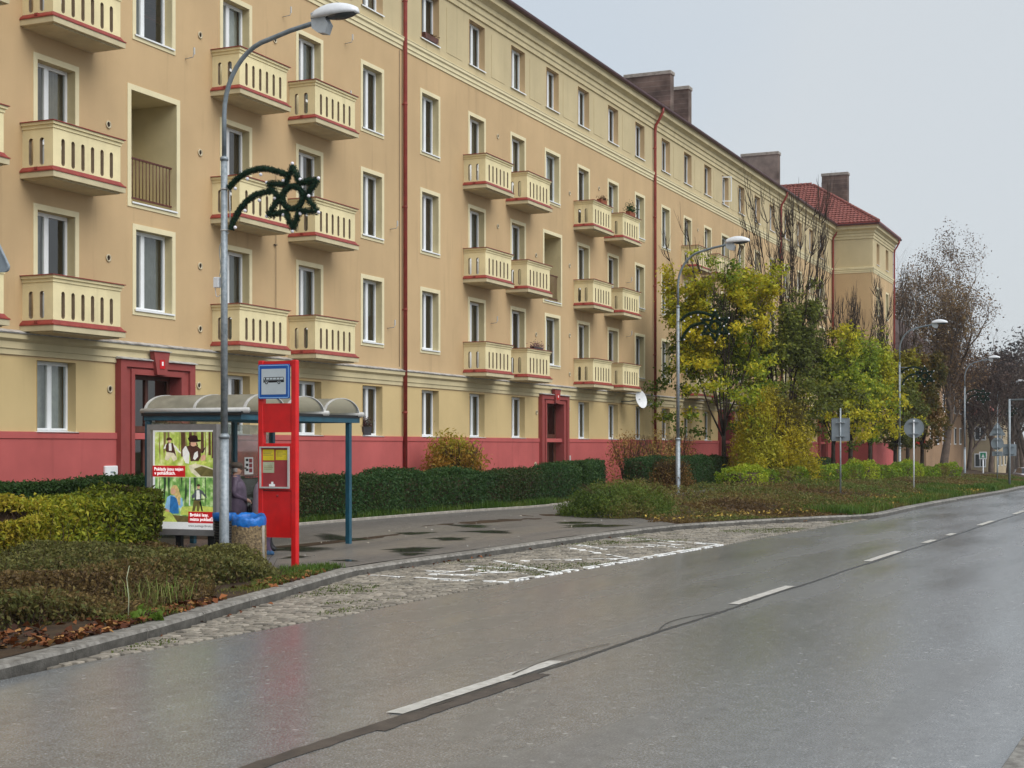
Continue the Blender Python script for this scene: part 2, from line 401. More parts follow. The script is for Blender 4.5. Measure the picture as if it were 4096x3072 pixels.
# ------------------------------------------------------------------ mesh helpers
class MB:
    """Collects faces; build() links them as ONE mesh object."""

    def __init__(self):
        self.v = []; self.f = []; self.m = []; self.s = []

    def add(self, verts, faces, mi=0, smooth=False):
        o = len(self.v)
        self.v.extend([tuple(p) for p in verts])
        for f in faces:
            self.f.append(tuple(i + o for i in f)); self.m.append(mi); self.s.append(smooth)
        return self

    def quad(self, a, b, c, d, mi=0):
        return self.add([a, b, c, d], [(0, 1, 2, 3)], mi)

    def box(self, x0, x1, y0, y1, z0, z1, mi=0):
        v = [(x0, y0, z0), (x1, y0, z0), (x1, y1, z0), (x0, y1, z0), (x0, y0, z1), (x1, y0, z1), (x1, y1, z1), (x0, y1, z1)]
        return self.add(v, [(0, 3, 2, 1), (4, 5, 6, 7), (0, 1, 5, 4), (1, 2, 6, 5), (2, 3, 7, 6), (3, 0, 4, 7)], mi)

    def bbox(self, x0, x1, y0, y1, z0, z1, b=0.01, mi=0):
        """box with chamfered vertical and top edges"""
        def ring(x0, x1, y0, y1, z, c):
            return [(x0 + c, y0, z), (x1 - c, y0, z), (x1, y0 + c, z), (x1, y1 - c, z),
                    (x1 - c, y1, z), (x0 + c, y1, z), (x0, y1 - c, z), (x0, y0 + c, z)]
        v = ring(x0, x1, y0, y1, z0, b) + ring(x0, x1, y0, y1, z1 - b, b) + ring(x0 + b, x1 - b, y0 + b, y1 - b, z1, b * 0.6)
        f = []
        for r in (0, 8):
            for i in range(8):
                j = (i + 1) % 8
                f.append((r + i, r + j, r + 8 + j, r + 8 + i))
        f.append(tuple(range(16, 24))); f.append(tuple(range(7, -1, -1)))
        return self.add(v, f, mi)

    def tube(self, path, rad, n=8, mi=0, cap=True, smooth=True):
        path = [Vector(p) for p in path]
        if not hasattr(rad, '__len__'):
            rad = [rad] * len(path)
        vs, fs = [], []
        up = Vector((0, 0, 1))
        prev = None
        for i, p in enumerate(path):
            d = (path[min(i + 1, len(path) - 1)] - path[max(i - 1, 0)])
            if d.length < 1e-9:
                d = Vector((0, 0, 1))
            d.normalize()
            if prev is None:
                a = d.orthogonal().normalized()
            else:
                a = (prev - d * prev.dot(d))
                a = a.normalized() if a.length > 1e-6 else d.orthogonal().normalized()
            prev = a
            b = d.cross(a)
            for k in range(n):
                t = 2 * math.pi * k / n
                vs.append(p + (a * math.cos(t) + b * math.sin(t)) * rad[i])
        for i in range(len(path) - 1):
            for k in range(n):
                k2 = (k + 1) % n
                fs.append((i * n + k, i * n + k2, (i + 1) * n + k2, (i + 1) * n + k))
        if cap:
            fs.append(tuple(range(n - 1, -1, -1)))
            fs.append(tuple((len(path) - 1) * n + k for k in range(n)))
        return self.add(vs, fs, mi, smooth)

    def lathe(self, prof, n=20, c=(0, 0, 0), mi=0, smooth=True, jit=0.0):
        vs, fs = [], []
        for (r, z) in prof:
            for k in range(n):
                t = 2 * math.pi * k / n
                rr = r * (1 + (random.uniform(-jit, jit) if jit else 0))
                vs.append((c[0] + rr * math.cos(t), c[1] + rr * math.sin(t), c[2] + z))
        for i in range(len(prof) - 1):
            for k in range(n):
                k2 = (k + 1) % n
                fs.append((i * n + k, i * n + k2, (i + 1) * n + k2, (i + 1) * n + k))
        if prof[0][0] > 1e-4:
            fs.append(tuple(range(n - 1, -1, -1)))
        if prof[-1][0] > 1e-4:
            fs.append(tuple((len(prof) - 1) * n + k for k in range(n)))
        return self.add(vs, fs, mi, smooth)

    def prism(self, poly, d0, d1, axis='y', mi=0):
        """polygon (a,b) extruded along an axis: 'y' -> (a,.,b), 'x' -> (.,a,b), 'z' -> (a,b,.)"""
        def P(a, b, d):
            return {'y': (a, d, b), 'x': (d, a, b), 'z': (a, b, d)}[axis]
        n = len(poly)
        vs = [P(a, b, d0) for a, b in poly] + [P(a, b, d1) for a, b in poly]
        fs = [tuple(range(n - 1, -1, -1)), tuple(range(n, 2 * n))]
        for i in range(n):
            j = (i + 1) % n
            fs.append((i, j, n + j, n + i))
        return self.add(vs, fs, mi)

    def sphere(self, c, r, nu=10, nv=7, mi=0, sx=1, sy=1, sz=1):
        prof = []
        vs, fs = [], []
        for i in range(nv + 1):
            ph = math.pi * i / nv
            for k in range(nu):
                t = 2 * math.pi * k / nu
                vs.append((c[0] + r * sx * math.sin(ph) * math.cos(t), c[1] + r * sy * math.sin(ph) * math.sin(t), c[2] + r * sz * math.cos(ph)))
        for i in range(nv):
            for k in range(nu):
                k2 = (k + 1) % nu
                fs.append((i * nu + k, (i + 1) * nu + k, (i + 1) * nu + k2, i * nu + k2))
        return self.add(vs, fs, mi, True)

    def mesh(self, name, mats, recalc=True):
        me = bpy.data.meshes.new(name)
        me.from_pydata(self.v, [], self.f)
        for m in (mats if isinstance(mats, (list, tuple)) else [mats]):
            me.materials.append(MATS[m] if isinstance(m, str) else m)
        me.polygons.foreach_set('material_index', self.m)
        me.polygons.foreach_set('use_smooth', self.s)
        if recalc:
            bm = bmesh.new(); bm.from_mesh(me)
            bmesh.ops.recalc_face_normals(bm, faces=bm.faces)
            bm.to_mesh(me); bm.free()
        me.update()
        return me

    def build(self, name, mats, parent=None, loc=(0, 0, 0), rz=0.0, recalc=True):
        return obj(name, self.mesh(name, mats, recalc), parent, loc, rz)


def obj(name, me, parent=None, loc=(0, 0, 0), rz=0.0):
    o = bpy.data.objects.new(name, me)
    COL.objects.link(o)
    if parent is not None:
        o.parent = parent
    o.location = loc
    if rz:
        o.rotation_euler = (0, 0, rz)
    return o


def tag(o, label=None, cat=None, group=None, kind=None):
    if label: o['label'] = label
    if cat: o['category'] = cat
    if group: o['group'] = group
    if kind: o['kind'] = kind
    return o


def thing(name, label, cat, loc=(0, 0, 0), rz=0.0, group=None):
    o = bpy.data.objects.new(name, None)
    COL.objects.link(o)
    o.location = loc; o.rotation_euler = (0, 0, rz)
    o.empty_display_size = 0.3
    return tag(o, label, cat, group)


def copy_tree(o, parent=None):
    c = o.copy(); COL.objects.link(c); c.parent = parent
    for ch in o.children:
        copy_tree(ch, c)
    return c


def interp(pts, x):
    if x <= pts[0][0]: return pts[0][1]
    for (a, ya), (b, yb) in zip(pts, pts[1:]):
        if x <= b:
            return ya + (yb - ya) * (x - a) / (b - a)
    return pts[-1][1]


def smooth(a, b, x):
    t = min(1, max(0, (x - a) / (b - a)))
    return t * t * (3 - 2 * t)


# ------------------------------------------------------------------ leaves, grass
def soft_noise(P, f, seed):
    """smooth 3-d noise about -1..1 as a sum of sines"""
    r = np.random.default_rng(seed)
    out = np.zeros(len(P))
    for _ in range(6):
        k = r.normal(size=3); k /= np.linalg.norm(k)
        out += np.sin(P @ (k * f * r.uniform(0.6, 1.7)) + r.uniform(0, 6.28))
    return out / 3.0


def leaf_mesh(name, P, Nout, size, cols, matname='leaf', aspect=0.5, wild=0.9, bend=0.12, up=0.0):
    n = len(P)
    Rn = RNG.normal(size=(n, 3)); Rn /= np.linalg.norm(Rn, axis=1, keepdims=True)
    N = Nout * (1 - wild * 0.5) + Rn * wild
    N[:, 2] += up
    N /= np.maximum(np.linalg.norm(N, axis=1, keepdims=True), 1e-6)
    T = RNG.normal(size=(n, 3))
    T -= N * np.sum(T * N, axis=1, keepdims=True)
    T /= np.maximum(np.linalg.norm(T, axis=1, keepdims=True), 1e-6)
    B = np.cross(N, T)
    s = np.asarray(size).reshape(-1, 1) * np.ones((n, 1))
    V = np.empty((n, 4, 3))
    V[:, 0] = P - T * s * 0.5
    V[:, 1] = P + B * s * aspect * 0.5 + N * s * bend
    V[:, 2] = P + T * s * 0.5 - N * s * bend
    V[:, 3] = P - B * s * aspect * 0.5 + N * s * bend
    me = bpy.data.meshes.new(name)
    me.vertices.add(n * 4); me.vertices.foreach_set('co', V.reshape(-1))
    me.loops.add(n * 4); me.loops.foreach_set('vertex_index', np.arange(n * 4, dtype=np.int32))
    me.polygons.add(n); me.polygons.foreach_set('loop_start', np.arange(0, n * 4, 4, dtype=np.int32))
    ca = me.color_attributes.new('Col', 'FLOAT_COLOR', 'POINT')
    C = np.ones((n, 4, 4)); C[:, :, :3] = np.clip(cols, 0, 1)[:, None, :]
    ca.data.foreach_set('color', C.reshape(-1))
    me.materials.append(MATS[matname])
    me.update(calc_edges=True)
    me.validate()
    return me


def blade_mesh(name, P, h, w, cols, matname='leaf', lean=0.5):
    n = len(P)
    a = RNG.uniform(0, 2 * np.pi, n)
    D = np.stack([np.cos(a), np.sin(a), np.zeros(n)], 1)
    S = np.stack([-np.sin(a), np.cos(a), np.zeros(n)], 1)
    h = np.asarray(h).reshape(-1, 1) * np.ones((n, 1)); w = np.asarray(w).reshape(-1, 1) * np.ones((n, 1))
    ln = RNG.uniform(0.1, 1.0, (n, 1)) * lean
    Z = np.array([[0, 0, 1.0]])
    mid = P + Z * h * 0.6 + D * h * ln * 0.35
    tip = P + Z * h * (1 - 0.35 * ln) + D * h * ln
    V = np.empty((n, 5, 3))
    V[:, 0] = P - S * w; V[:, 1] = P + S * w
    V[:, 2] = mid + S * w * 0.8; V[:, 3] = mid - S * w * 0.8; V[:, 4] = tip
    me = bpy.data.meshes.new(name)
    me.vertices.add(n * 5); me.vertices.foreach_set('co', V.reshape(-1))
    base = np.arange(n)[:, None] * 5
    idx = np.concatenate([base + np.array([[0, 1, 2, 3]]), base + np.array([[3, 2, 4]])], 1).reshape(-1).astype(np.int32)
    me.loops.add(n * 7); me.loops.foreach_set('vertex_index', idx)
    st = np.stack([np.arange(n) * 7, np.arange(n) * 7 + 4], 1).reshape(-1).astype(np.int32)
    me.polygons.add(n * 2); me.polygons.foreach_set('loop_start', st)
    ca = me.color_attributes.new('Col', 'FLOAT_COLOR', 'POINT')
    C = np.ones((n, 5, 4)); C[:, :, :3] = np.clip(cols, 0, 1)[:, None, :]
    ca.data.foreach_set('color', C.reshape(-1))
    me.materials.append(MATS[matname])
    me.update(calc_edges=True); me.validate()
    return me


def mixcols(n, palette, weights=None, jitter=0.2, field=None):
    """per-leaf colours from a palette; field (-1..1) drifts the choice along it in patches"""
    pal = np.array(palette)
    if field is None:
        i = RNG.choice(len(pal), n, p=weights)
        c = pal[i]
    else:
        t = np.clip((field * 0.5 + 0.5) + RNG.normal(0, 0.16, n), 0, 0.999) * (len(pal) - 1)
        i = t.astype(int); fr = (t - i)[:, None]
        c = pal[i] * (1 - fr) + pal[np.minimum(i + 1, len(pal) - 1)] * fr
    return c * RNG.uniform(1 - jitter, 1 + jitter, (n, 1))


# ------------------------------------------------------------------ plan of the street (metres; x along the facade, y towards it)
def road_c(x):
    y = 5.6 - 0.0345 * (x - 8)
    if x > 75: y += 0.002 * (x - 75) ** 2
    return y


def road_z(x):
    return -1.7 * smooth(72, 170, x)


KERB = [(-30, 9.2), (5, 9.35), (10.3, 9.55), (12.9, 10.05), (16.2, 10.85), (18, 11.25), (19.5, 11.62), (20.6, 11.93), (22, 11.98),
        (26.7, 11.75), (29.2, 11.7), (33, 11.5), (35.7, 11.15), (37.6, 10.55), (39.5, 9.8), (42.4, 8.25), (43.6, 7.68), (45, 7.6),
        (51, 7.5), (59, 7.15), (70, 6.45), (76, 6.3)]
EDGE = [(-30, 9.2), (5, 9.35), (10.3, 9.55), (11.3, 9.6), (14.2, 9.42), (16, 9.28), (20.5, 9.25), (22.4, 9.07), (25.7, 8.86),
        (30.7, 8.5), (33.8, 8.38), (37.4, 8.09), (43.6, 7.66), (45, 7.6), (51, 7.5), (59, 7.15), (70, 6.45), (76, 6.3)]


def kerb_y(x):
    return interp(KERB, x) if x <= 76 else road_c(x) + 3.1 - 0.0


def edge_y(x):
    return interp(EDGE, x) if x <= 76 else road_c(x) + 3.1


def right_y(x):
    return road_c(x) - 4.62


def gz(x, y):
    """height of the ground on the building side"""
    base = 0.125 + 0.17 * smooth(15.5, 18.2, y)
    if x > 40:
        b = 0.125 + 0.25 * smooth(0.5, 6.0, y - kerb_y(x))
        t = smooth(40, 47, x)
        base = base * (1 - t) + max(base, b) * t
    return base - 0.35 * smooth(68, 100, x) - 0.5 * smooth(120, 200, x)


def strip(name, xs, y0f, y1f, zf, m, ny=1, parent=None, kind=None):
    b = MB(); vs = []; fs = []
    for x in xs:
        a, c = y0f(x), y1f(x)
        for j in range(ny + 1):
            y = a + (c - a) * j / ny
            vs.append((x, y, zf(x, y)))
    k = ny + 1
    for i in range(len(xs) - 1):
        for j in range(ny):
            fs.append((i * k + j, (i + 1) * k + j, (i + 1) * k + j + 1, i * k + j + 1))
    b.add(vs, fs)
    o = b.build(name, m, parent)
    # faces up
    if o.data.polygons[0].normal.z < 0:
        o.data.flip_normals()
    if kind: o['kind'] = kind
    return o


def frange(a, b, s):
    n = max(1, int(round((b - a) / s)))
    return [a + (b - a) * i / n for i in range(n + 1)]


XS = sorted(set(frange(-30, 90, 1.0) + frange(90, 260, 4.0)))
road = strip('road', XS, right_y, edge_y, lambda x, y: road_z(x), 'asphalt_road', 4, kind='structure')
far_ground = MB().quad((-500, -700, -2.4), (1400, -700, -2.4), (1400, 900, -2.4), (-500, 900, -2.4)).build('ground', 'grass_ground')
tag(far_ground, kind='structure')
verge = strip('verge', XS, lambda x: kerb_y(x) + 0.27, lambda x: 60.0, lambda x, y: gz(x, y), 'soil', 48, kind='structure')
near_walk = strip('near_pavement', XS, lambda x: right_y(x) - 40, lambda x: right_y(x) - 0.25, lambda x, y: 0.12 + road_z(x), 'asphalt_walk', 2, kind='structure')

# bus stop pavement
WALK_NEAR = [(19.3, 11.95), (36.2, 11.33), (38.2, 12.9), (40.5, 14.6), (42, 15.7), (60, 15.9)]
WALK_FAR = [(19.3, 12.3), (20.0, 13.2), (20.9, 14.6), (21.6, 16.6), (22.0, 18.2), (27, 18.1), (36, 17.75), (43, 17.15), (60, 17.1)]


def walk_near(x):
    return max(interp(WALK_NEAR, x), kerb_y(x) + 0.26)


walk = strip('bus_stop_pavement', frange(19.3, 60, 0.35), walk_near, lambda x: interp(WALK_FAR, x),
             lambda x, y: gz(x, y) + 0.006, 'asphalt_walk', 16, kind='structure')

# kerb stones, each its own part of the kerb
kerb_root = thing('kerb', None, None, (20, 11, 0)); tag(kerb_root, kind='structure')


def kerb_stone_mesh(L):
    b = MB()
    # profile: y 0 (road side) .. 0.27, with a worn chamfer on the road edge
    prof = [(0.0, -0.12), (0.0, 0.092), (0.022, 0.122), (0.27, 0.124), (0.27, -0.12)]
    vs = [(-L / 2 + 0.006, y, z) for y, z in prof] + [(L / 2 - 0.006, y, z) for y, z in prof]
    n = len(prof)
    fs = [tuple(range(n - 1, -1, -1)), tuple(range(n, 2 * n))] + [(i, (i + 1) % n, n + (i + 1) % n, n + i) for i in range(n)]
    b.add(vs, fs)
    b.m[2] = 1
    return b.mesh('kerb_stone', ['granite', 'granite_face'])


STONE = kerb_stone_mesh(1.6)


def lay_kerb(yf, x0, x1, parent, flip=False):
    x = x0
    org = Vector(parent.location)
    while x < x1:
        p = Vector((x, yf(x), 0))
        # step one metre along the curve
        lo, hi = x + 0.4, x + 1.9
        for _ in range(24):
            md = (lo + hi) / 2
            if (Vector((md, yf(md), 0)) - p).length < 1.6: lo = md
            else: hi = md
        q = Vector((lo, yf(lo), 0))
        a = math.atan2(q.y - p.y, q.x - p.x)
        c = (p + q) / 2
        z = road_z(c.x) if flip else road_z(c.x)
        o = obj('kerb_stone', STONE, parent, (c.x - org.x, c.y - org.y, z + random.uniform(-0.006, 0.006) - org.z), a + (math.pi if flip else 0) + random.uniform(-0.006, 0.006))
        x = lo


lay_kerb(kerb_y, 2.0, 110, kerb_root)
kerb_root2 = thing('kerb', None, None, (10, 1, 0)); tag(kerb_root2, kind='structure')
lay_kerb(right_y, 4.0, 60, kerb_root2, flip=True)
# low edging at the back of the pavement
edging = thing('edging', None, None, (30, 18, 0.3)); tag(edging, kind='structure')
EDG = MB().bbox(-0.5 + 0.004, 0.5 - 0.004, 0.0, 0.09, -0.15, 0.045, 0.008).mesh('edging_stone', 'concrete')
x = 25.2
while x < 45:
    y0, y1 = interp(WALK_FAR, x), interp(WALK_FAR, x + 1)
    obj('edging_stone', EDG, edging, (x + 0.5 - 30, (y0 + y1) / 2 - 18, gz(x, (y0 + y1) / 2) + 0.02 - 0.3), math.atan2(y1 - y0, 1.0))
    x += 1.0

# painted dashes and the tarred seam on the carriageway
def ribbon(name, pts, w0, w1, z, m, parent, jit=0.0):
    """ribbon of (x, y) points, from y-w0 to y+w1"""
    b = MB(); vs = []; fs = []
    for i, (x, y) in enumerate(pts):
        j0 = random.uniform(-jit, jit); j1 = random.uniform(-jit, jit)
        vs += [(x, y - w0 + j0, z + road_z(x)), (x, y + w1 + j1, z + road_z(x))]
    for i in range(len(pts) - 1):
        fs.append((2 * i, 2 * i + 2, 2 * i + 3, 2 * i + 1))
    o = b.add(vs, fs).build(name, m, parent)
    if o.data.polygons[0].normal.z < 0: o.data.flip_normals()
    return o


for x0, x1 in [(1.2, 4.2), (10.26, 13.4), (19.16, 22.0), (27.3, 30.2), (33.0, 34.2), (36.0, 36.9), (41.0, 43.6), (48.2, 51), (57, 60), (66, 69)]:
    ribbon('lane_dash', [(x, road_c(x)) for x in frange(x0, x1, 0.12)], 0.075, 0.075, 0.008, 'line_paint', road, 0.006)
ribbon('tar_seam', [(x, road_c(x) - 0.115 + 0.015 * math.sin(x * 1.3)) for x in frange(10.2, 90, 0.15)], 0.028, 0.03, 0.004, 'seam_tar', road, 0.008)
ribbon('tar_seam', [(x, road_c(x) - 0.125) for x in frange(4, 10.3, 0.15)], 0.10, 0.055, 0.0045, 'seam_old', road, 0.012)
ribbon('tar_seam', [(x, road_c(x) - 0.20) for x in frange(9.6, 12.6, 0.15)], 0.09, 0.07, 0.005, 'seam_old', road, 0.015)
ribbon('tar_seam', [(x, road_c(x) + 0.10 * math.sin((x - 12.4) / 2.4 * math.pi)) for x in frange(12.4, 14.8, 0.12)], 0.008, 0.010, 0.012, 'seam_tar', road, 0.004)
ribbon('tar_seam', [(x, road_c(x) - 0.1 + 0.20 * math.sin((x - 16) / 2.2 * math.pi)) for x in frange(16, 18.2, 0.12)], 0.008, 0.010, 0.005, 'seam_tar', road, 0.004)


def puddle(name, cx, cy, rx, ry, z, parent, seed, m='puddle', wob=1.0):
    r = random.Random(seed)
    ph = [r.uniform(0, 6.28) for _ in range(4)]
    pts = []
    for k in range(36):
        t = 2 * math.pi * k / 36
        q = 1 + wob * (0.22 * math.sin(2 * t + ph[0]) + 0.18 * math.sin(3 * t + ph[1]) + 0.12 * math.sin(5 * t + ph[2]) + 0.08 * math.sin(8 * t + ph[3]))
        pts.append((cx + rx * q * math.cos(t), cy + ry * q * math.sin(t)))
    b = MB(); rings = [[(cx + (x - cx) * k, cy + (y - cy) * k) for x, y in pts] for k in (0.55, 0.85, 1.2)]
    vs = [(cx, cy, z(cx, cy))] + [(x, y, z(x, y)) for rg in rings for x, y in rg]
    fs = [(0, 1 + i, 1 + (i + 1) % 36) for i in range(36)]
    for q in range(2):
        fs += [(1 + 36 * q + i, 37 + 36 * q + i, 37 + 36 * q + (i + 1) % 36, 1 + 36 * q + (i + 1) % 36) for i in range(36)]
    b.add(vs, fs)
    o = b.build(name, m, parent, recalc=False)
    if o.data.polygons[0].normal.z < 0: o.data.flip_normals()
    ca = o.data.color_attributes.new('Col', 'FLOAT_COLOR', 'POINT')
    for i in range(len(vs)):                       # depth of water, running out to nothing at the rim
        a_ = 0.9 if i <= 36 else (0.6 if i <= 72 else 0.0)
        ca.data[i].color = (a_, a_, a_, 1)
    return o


wz = lambda x, y: gz(x, y) + 0.011
for i, (cx, cy, rx, ry) in enumerate([(25.05, 13.1, 0.62, 0.5), (24.2, 15.35, 0.75, 0.7), (24.0, 12.55, 0.32, 0.25), (28.3, 13.9, 0.5, 0.4), (27.3, 16.0, 0.5, 0.6), (31.0, 14.2, 0.6, 0.5),
                                       (34.4, 12.9, 0.95, 0.6), (35.6, 13.9, 0.5, 0.5), (22.5, 14.1, 0.3, 0.22), (29.8, 15.5, 0.45, 0.4), (33.0, 15.6, 0.6, 0.45), (22.2, 12.9, 0.22, 0.2)]):
    puddle('puddle', cx, cy, rx, ry, wz, walk, 100 + i)

# ------------------------------------------------------------------ cobbled bus bay
bay = strip('cobbled_bay', frange(10.9, 43.5, 0.5), lambda x: edge_y(x) - 0.0, lambda x: max(edge_y(x) + 0.02, kerb_y(x)), lambda x, y: -0.03, 'joint_moss', 1, kind='structure')


def sett_faces(cx, cy, ang, lx, ly, z, tilt):
    ca, sa = math.cos(ang), math.sin(ang)
    def P(u, v, zz):
        return (cx + u * ca - v * sa, cy + u * sa + v * ca, zz + tilt[0] * u + tilt[1] * v)
    r = random.uniform
    base = [(-lx / 2, -ly / 2), (lx / 2, -ly / 2), (lx / 2, ly / 2), (-lx / 2, ly / 2)]
    base = [(u + r(-.008, .008), v + r(-.008, .008)) for u, v in base]
    top = [(u * 0.88, v * 0.87) for u, v in base]
    vs = [P(u, v, -0.04) for u, v in base] + [P(u * 0.97, v * 0.96, z - 0.010) for u, v in base] + [P(u, v, z) for u, v in top]
    fs = [(0, 1, 5, 4), (1, 2, 6, 5), (2, 3, 7, 6), (3, 0, 4, 7), (4, 5, 9, 8), (5, 6, 10, 9), (6, 7, 11, 10), (7, 4, 8, 11), (8, 9, 10, 11)]
    return vs, fs


SETTS = []
row = 11.0
while row < 43.0:
    lx = random.uniform(0.15, 0.185)
    y = edge_y(row) + 0.03
    yk = kerb_y(row) - 0.01
    while y < yk - 0.05:
        ly = random.uniform(0.15, 0.26)
        if y + ly > yk: ly = yk - y
        if ly > 0.06:
            SETTS.append((row + random.uniform(-0.012, 0.012) + 0.02 * math.sin(y * 5), y + ly / 2, random.uniform(-0.07, 0.07), lx - 0.036, ly - 0.036,
                          random.uniform(0.004, 0.016), (random.uniform(-.05, .05), random.uniform(-.05, .05))))
        y += ly
    row += lx
# painted zigzag of the bus stop, on the stones
ZIG = [((21.0, 11.75), (20.85, 9.35), 0.06), ((20.9, 9.32), (30.7, 8.62), 0.075), ((22.7, 9.25), (24.6, 11.15), 0.07), ((24.6, 11.2), (26.1, 9.1), 0.06),
       ((26.1, 9.1), (28.4, 11.2), 0.07), ((28.6, 10.9), (29.4, 9.8), 0.05), ((30.7, 8.68), (32.0, 11.45), 0.07), ((29.4, 11.4), (28.3, 10.4), 0.05),
       ((22.2, 11.35), (22.15, 10.2), 0.05), ((21.7, 11.1), (21.75, 10.1), 0.05), ((22.9, 10.9), (22.4, 9.6), 0.05), ((23.4, 11.2), (23.0, 9.3), 0.04),
       ((30.1, 10.2), (29.5, 9.2), 0.05), ((30.6, 10.0), (30.2, 9.3), 0.05), ((21.72, 10.9), (22.5, 10.75), 0.04), ((21.72, 10.3), (22.6, 10.2), 0.04)]


def seg_dist(px, py, a, b):
    ax, ay = a; bx, by = b
    dx, dy = bx - ax, by - ay
    t = max(0, min(1, ((px - ax) * dx + (py - ay) * dy) / (dx * dx + dy * dy)))
    return math.hypot(px - ax - t * dx, py - ay - t * dy)


def painted(s):
    return any(seg_dist(s[0], s[1], a, b) < w * 0.8 and random.random() < 0.85 for a, b, w in ZIG)


SETTS.sort(key=lambda s: math.hypot(s[0], s[1]))
rest = MB(); restp = MB()
for i, s in enumerate(SETTS):
    pt = painted(s)
    if i < 300:
        vs, fs = sett_faces(0, 0, 0, s[3], s[4], s[5], s[6])
        b = MB().add(vs, fs)
        b.build('sett', 'line_white' if pt else 'sett_stone', bay, (s[0], s[1], 0), s[2], recalc=False)
    else:
        vs, fs = sett_faces(*s)
        rest.add(vs, fs, 1 if pt else 0)
so = rest.build('setts', ['sett_many', 'line_white'], bay, recalc=False); tag(so, kind='stuff')
# paint film bridging the joints, as broken strips
pf = MB()
for a, b, w in ZIG:
    L = math.hypot(b[0] - a[0], b[1] - a[1]); d = ((b[0] - a[0]) / L, (b[1] - a[1]) / L); nrm = (-d[1], d[0])
    t = 0
    while t < L:
        s = random.uniform(0.10, 0.30)
        if random.random() < 0.72:
            q0, q1 = t, min(L, t + s)
            w0 = w * random.uniform(0.5, 0.8); w1 = w * random.uniform(0.5, 0.8)
            pf.add([(a[0] + d[0] * q + nrm[0] * ww, a[1] + d[1] * q + nrm[1] * ww, 0.0165 + random.uniform(0, .003)) for q, ww in ((q0, -w0), (q1, -w1), (q1, w1), (q0, w0))], [(0, 1, 2, 3)])
        t += s + random.choice([0, 0, 0.02, 0.05])
pm = pf.build('painted_zigzag', 'line_white', bay, recalc=False)
if pm.data.polygons[0].normal.z < 0: pm.data.flip_normals()

# ------------------------------------------------------------------ apartment building
FY = 21.0                                         # facade plane
BO = (60.0, 21.0, 0.0)
bld = thing('apartment_building', 'long five-storey tan apartment block with cream balconies and red plinth', 'building', BO)
NEG = (-BO[0], -BO[1], -BO[2])
SECT = [27.52, 51.52, 75.52, 99.52]               # stair axes
OFFS = [-10.15, -6.7, -3.25, 0.0, 3.25, 6.7, 10.15]
X0, XC = 12.0, 102.9                              # facade from here to the inner corner
WY, XE = 18.2, 111.3                              # wing front plane and end
FL = [0.0, 3.07, 6.14]                            # floors two to four
Z_T = 6.93                                        # top of the openings of floor two
OPEN = []                                         # x0, x1, z0, z1 on the facade
for c in SECT:
    for k, o in enumerate(OFFS):
        x = c + o
        if x < X0 + 1 or x > XC - 1.0: continue
        bal = k in (1, 2, 4, 5)
        # ground floor
        if k != 3:
            OPEN.append((x - 0.585, x + 0.585, 2.40, 3.86, 'ground'))
        else:
            OPEN.append((x - 0.85, x + 0.85, 0.3, 3.70, 'door'))
        for j, dz in enumerate(FL):
            if k == 3:
                if j == 1:
                    OPEN.append((x - 0.83, x + 0.83, 7.56, 10.04, 'loggia'))
                else:
                    OPEN.append((x - 0.66, x + 0.66, 5.16 + dz, Z_T + 0.02 + dz, 'stair'))
            elif bal:
                OPEN.append((x - 0.57, x + 0.57, 4.52 + dz, Z_T + dz, 'balcony'))
            else:
                OPEN.append((x - 0.57, x + 0.57, 5.12 + dz, Z_T + dz, 'window'))
        OPEN.append((x - 0.60, x + 0.60, 14.76, 16.24, 'attic'))


def wall_grid(b, x0, x1, z0, z1, opens, P):
    xs = sorted({x0, x1} | {v for o in opens for v in o[:2] if x0 < v < x1})
    zs = sorted({z0, z1} | {v for o in opens for v in o[2:4] if z0 < v < z1})
    for i in range(len(xs) - 1):
        for j in range(len(zs) - 1):
            cx, cz = (xs[i] + xs[i + 1]) / 2, (zs[j] + zs[j + 1]) / 2
            if any(o[0] < cx < o[1] and o[2] < cz < o[3] for o in opens):
                continue
            b.quad(P(xs[i], zs[j]), P(xs[i + 1], zs[j]), P(xs[i + 1], zs[j + 1]), P(xs[i], zs[j + 1]))


def facade(name, z0, z1, m, y=FY):
    b = MB()
    ops = [o for o in OPEN if o[3] > z0 and o[2] < z1]
    wall_grid(b, X0, XC, z0, z1, ops, lambda x, z: (x, y, z))
    return b.build(name, m, bld, NEG, recalc=False)


facade('plinth', -0.6, 2.40, 'plinth_red', FY - 0.035)
facade('ground_floor_wall', 2.40, 3.90, 'plaster_ground')
facade('upper_wall', 3.90, 14.12, 'plaster_main')
facade('attic_wall', 14.12, 17.3, 'plaster_attic')
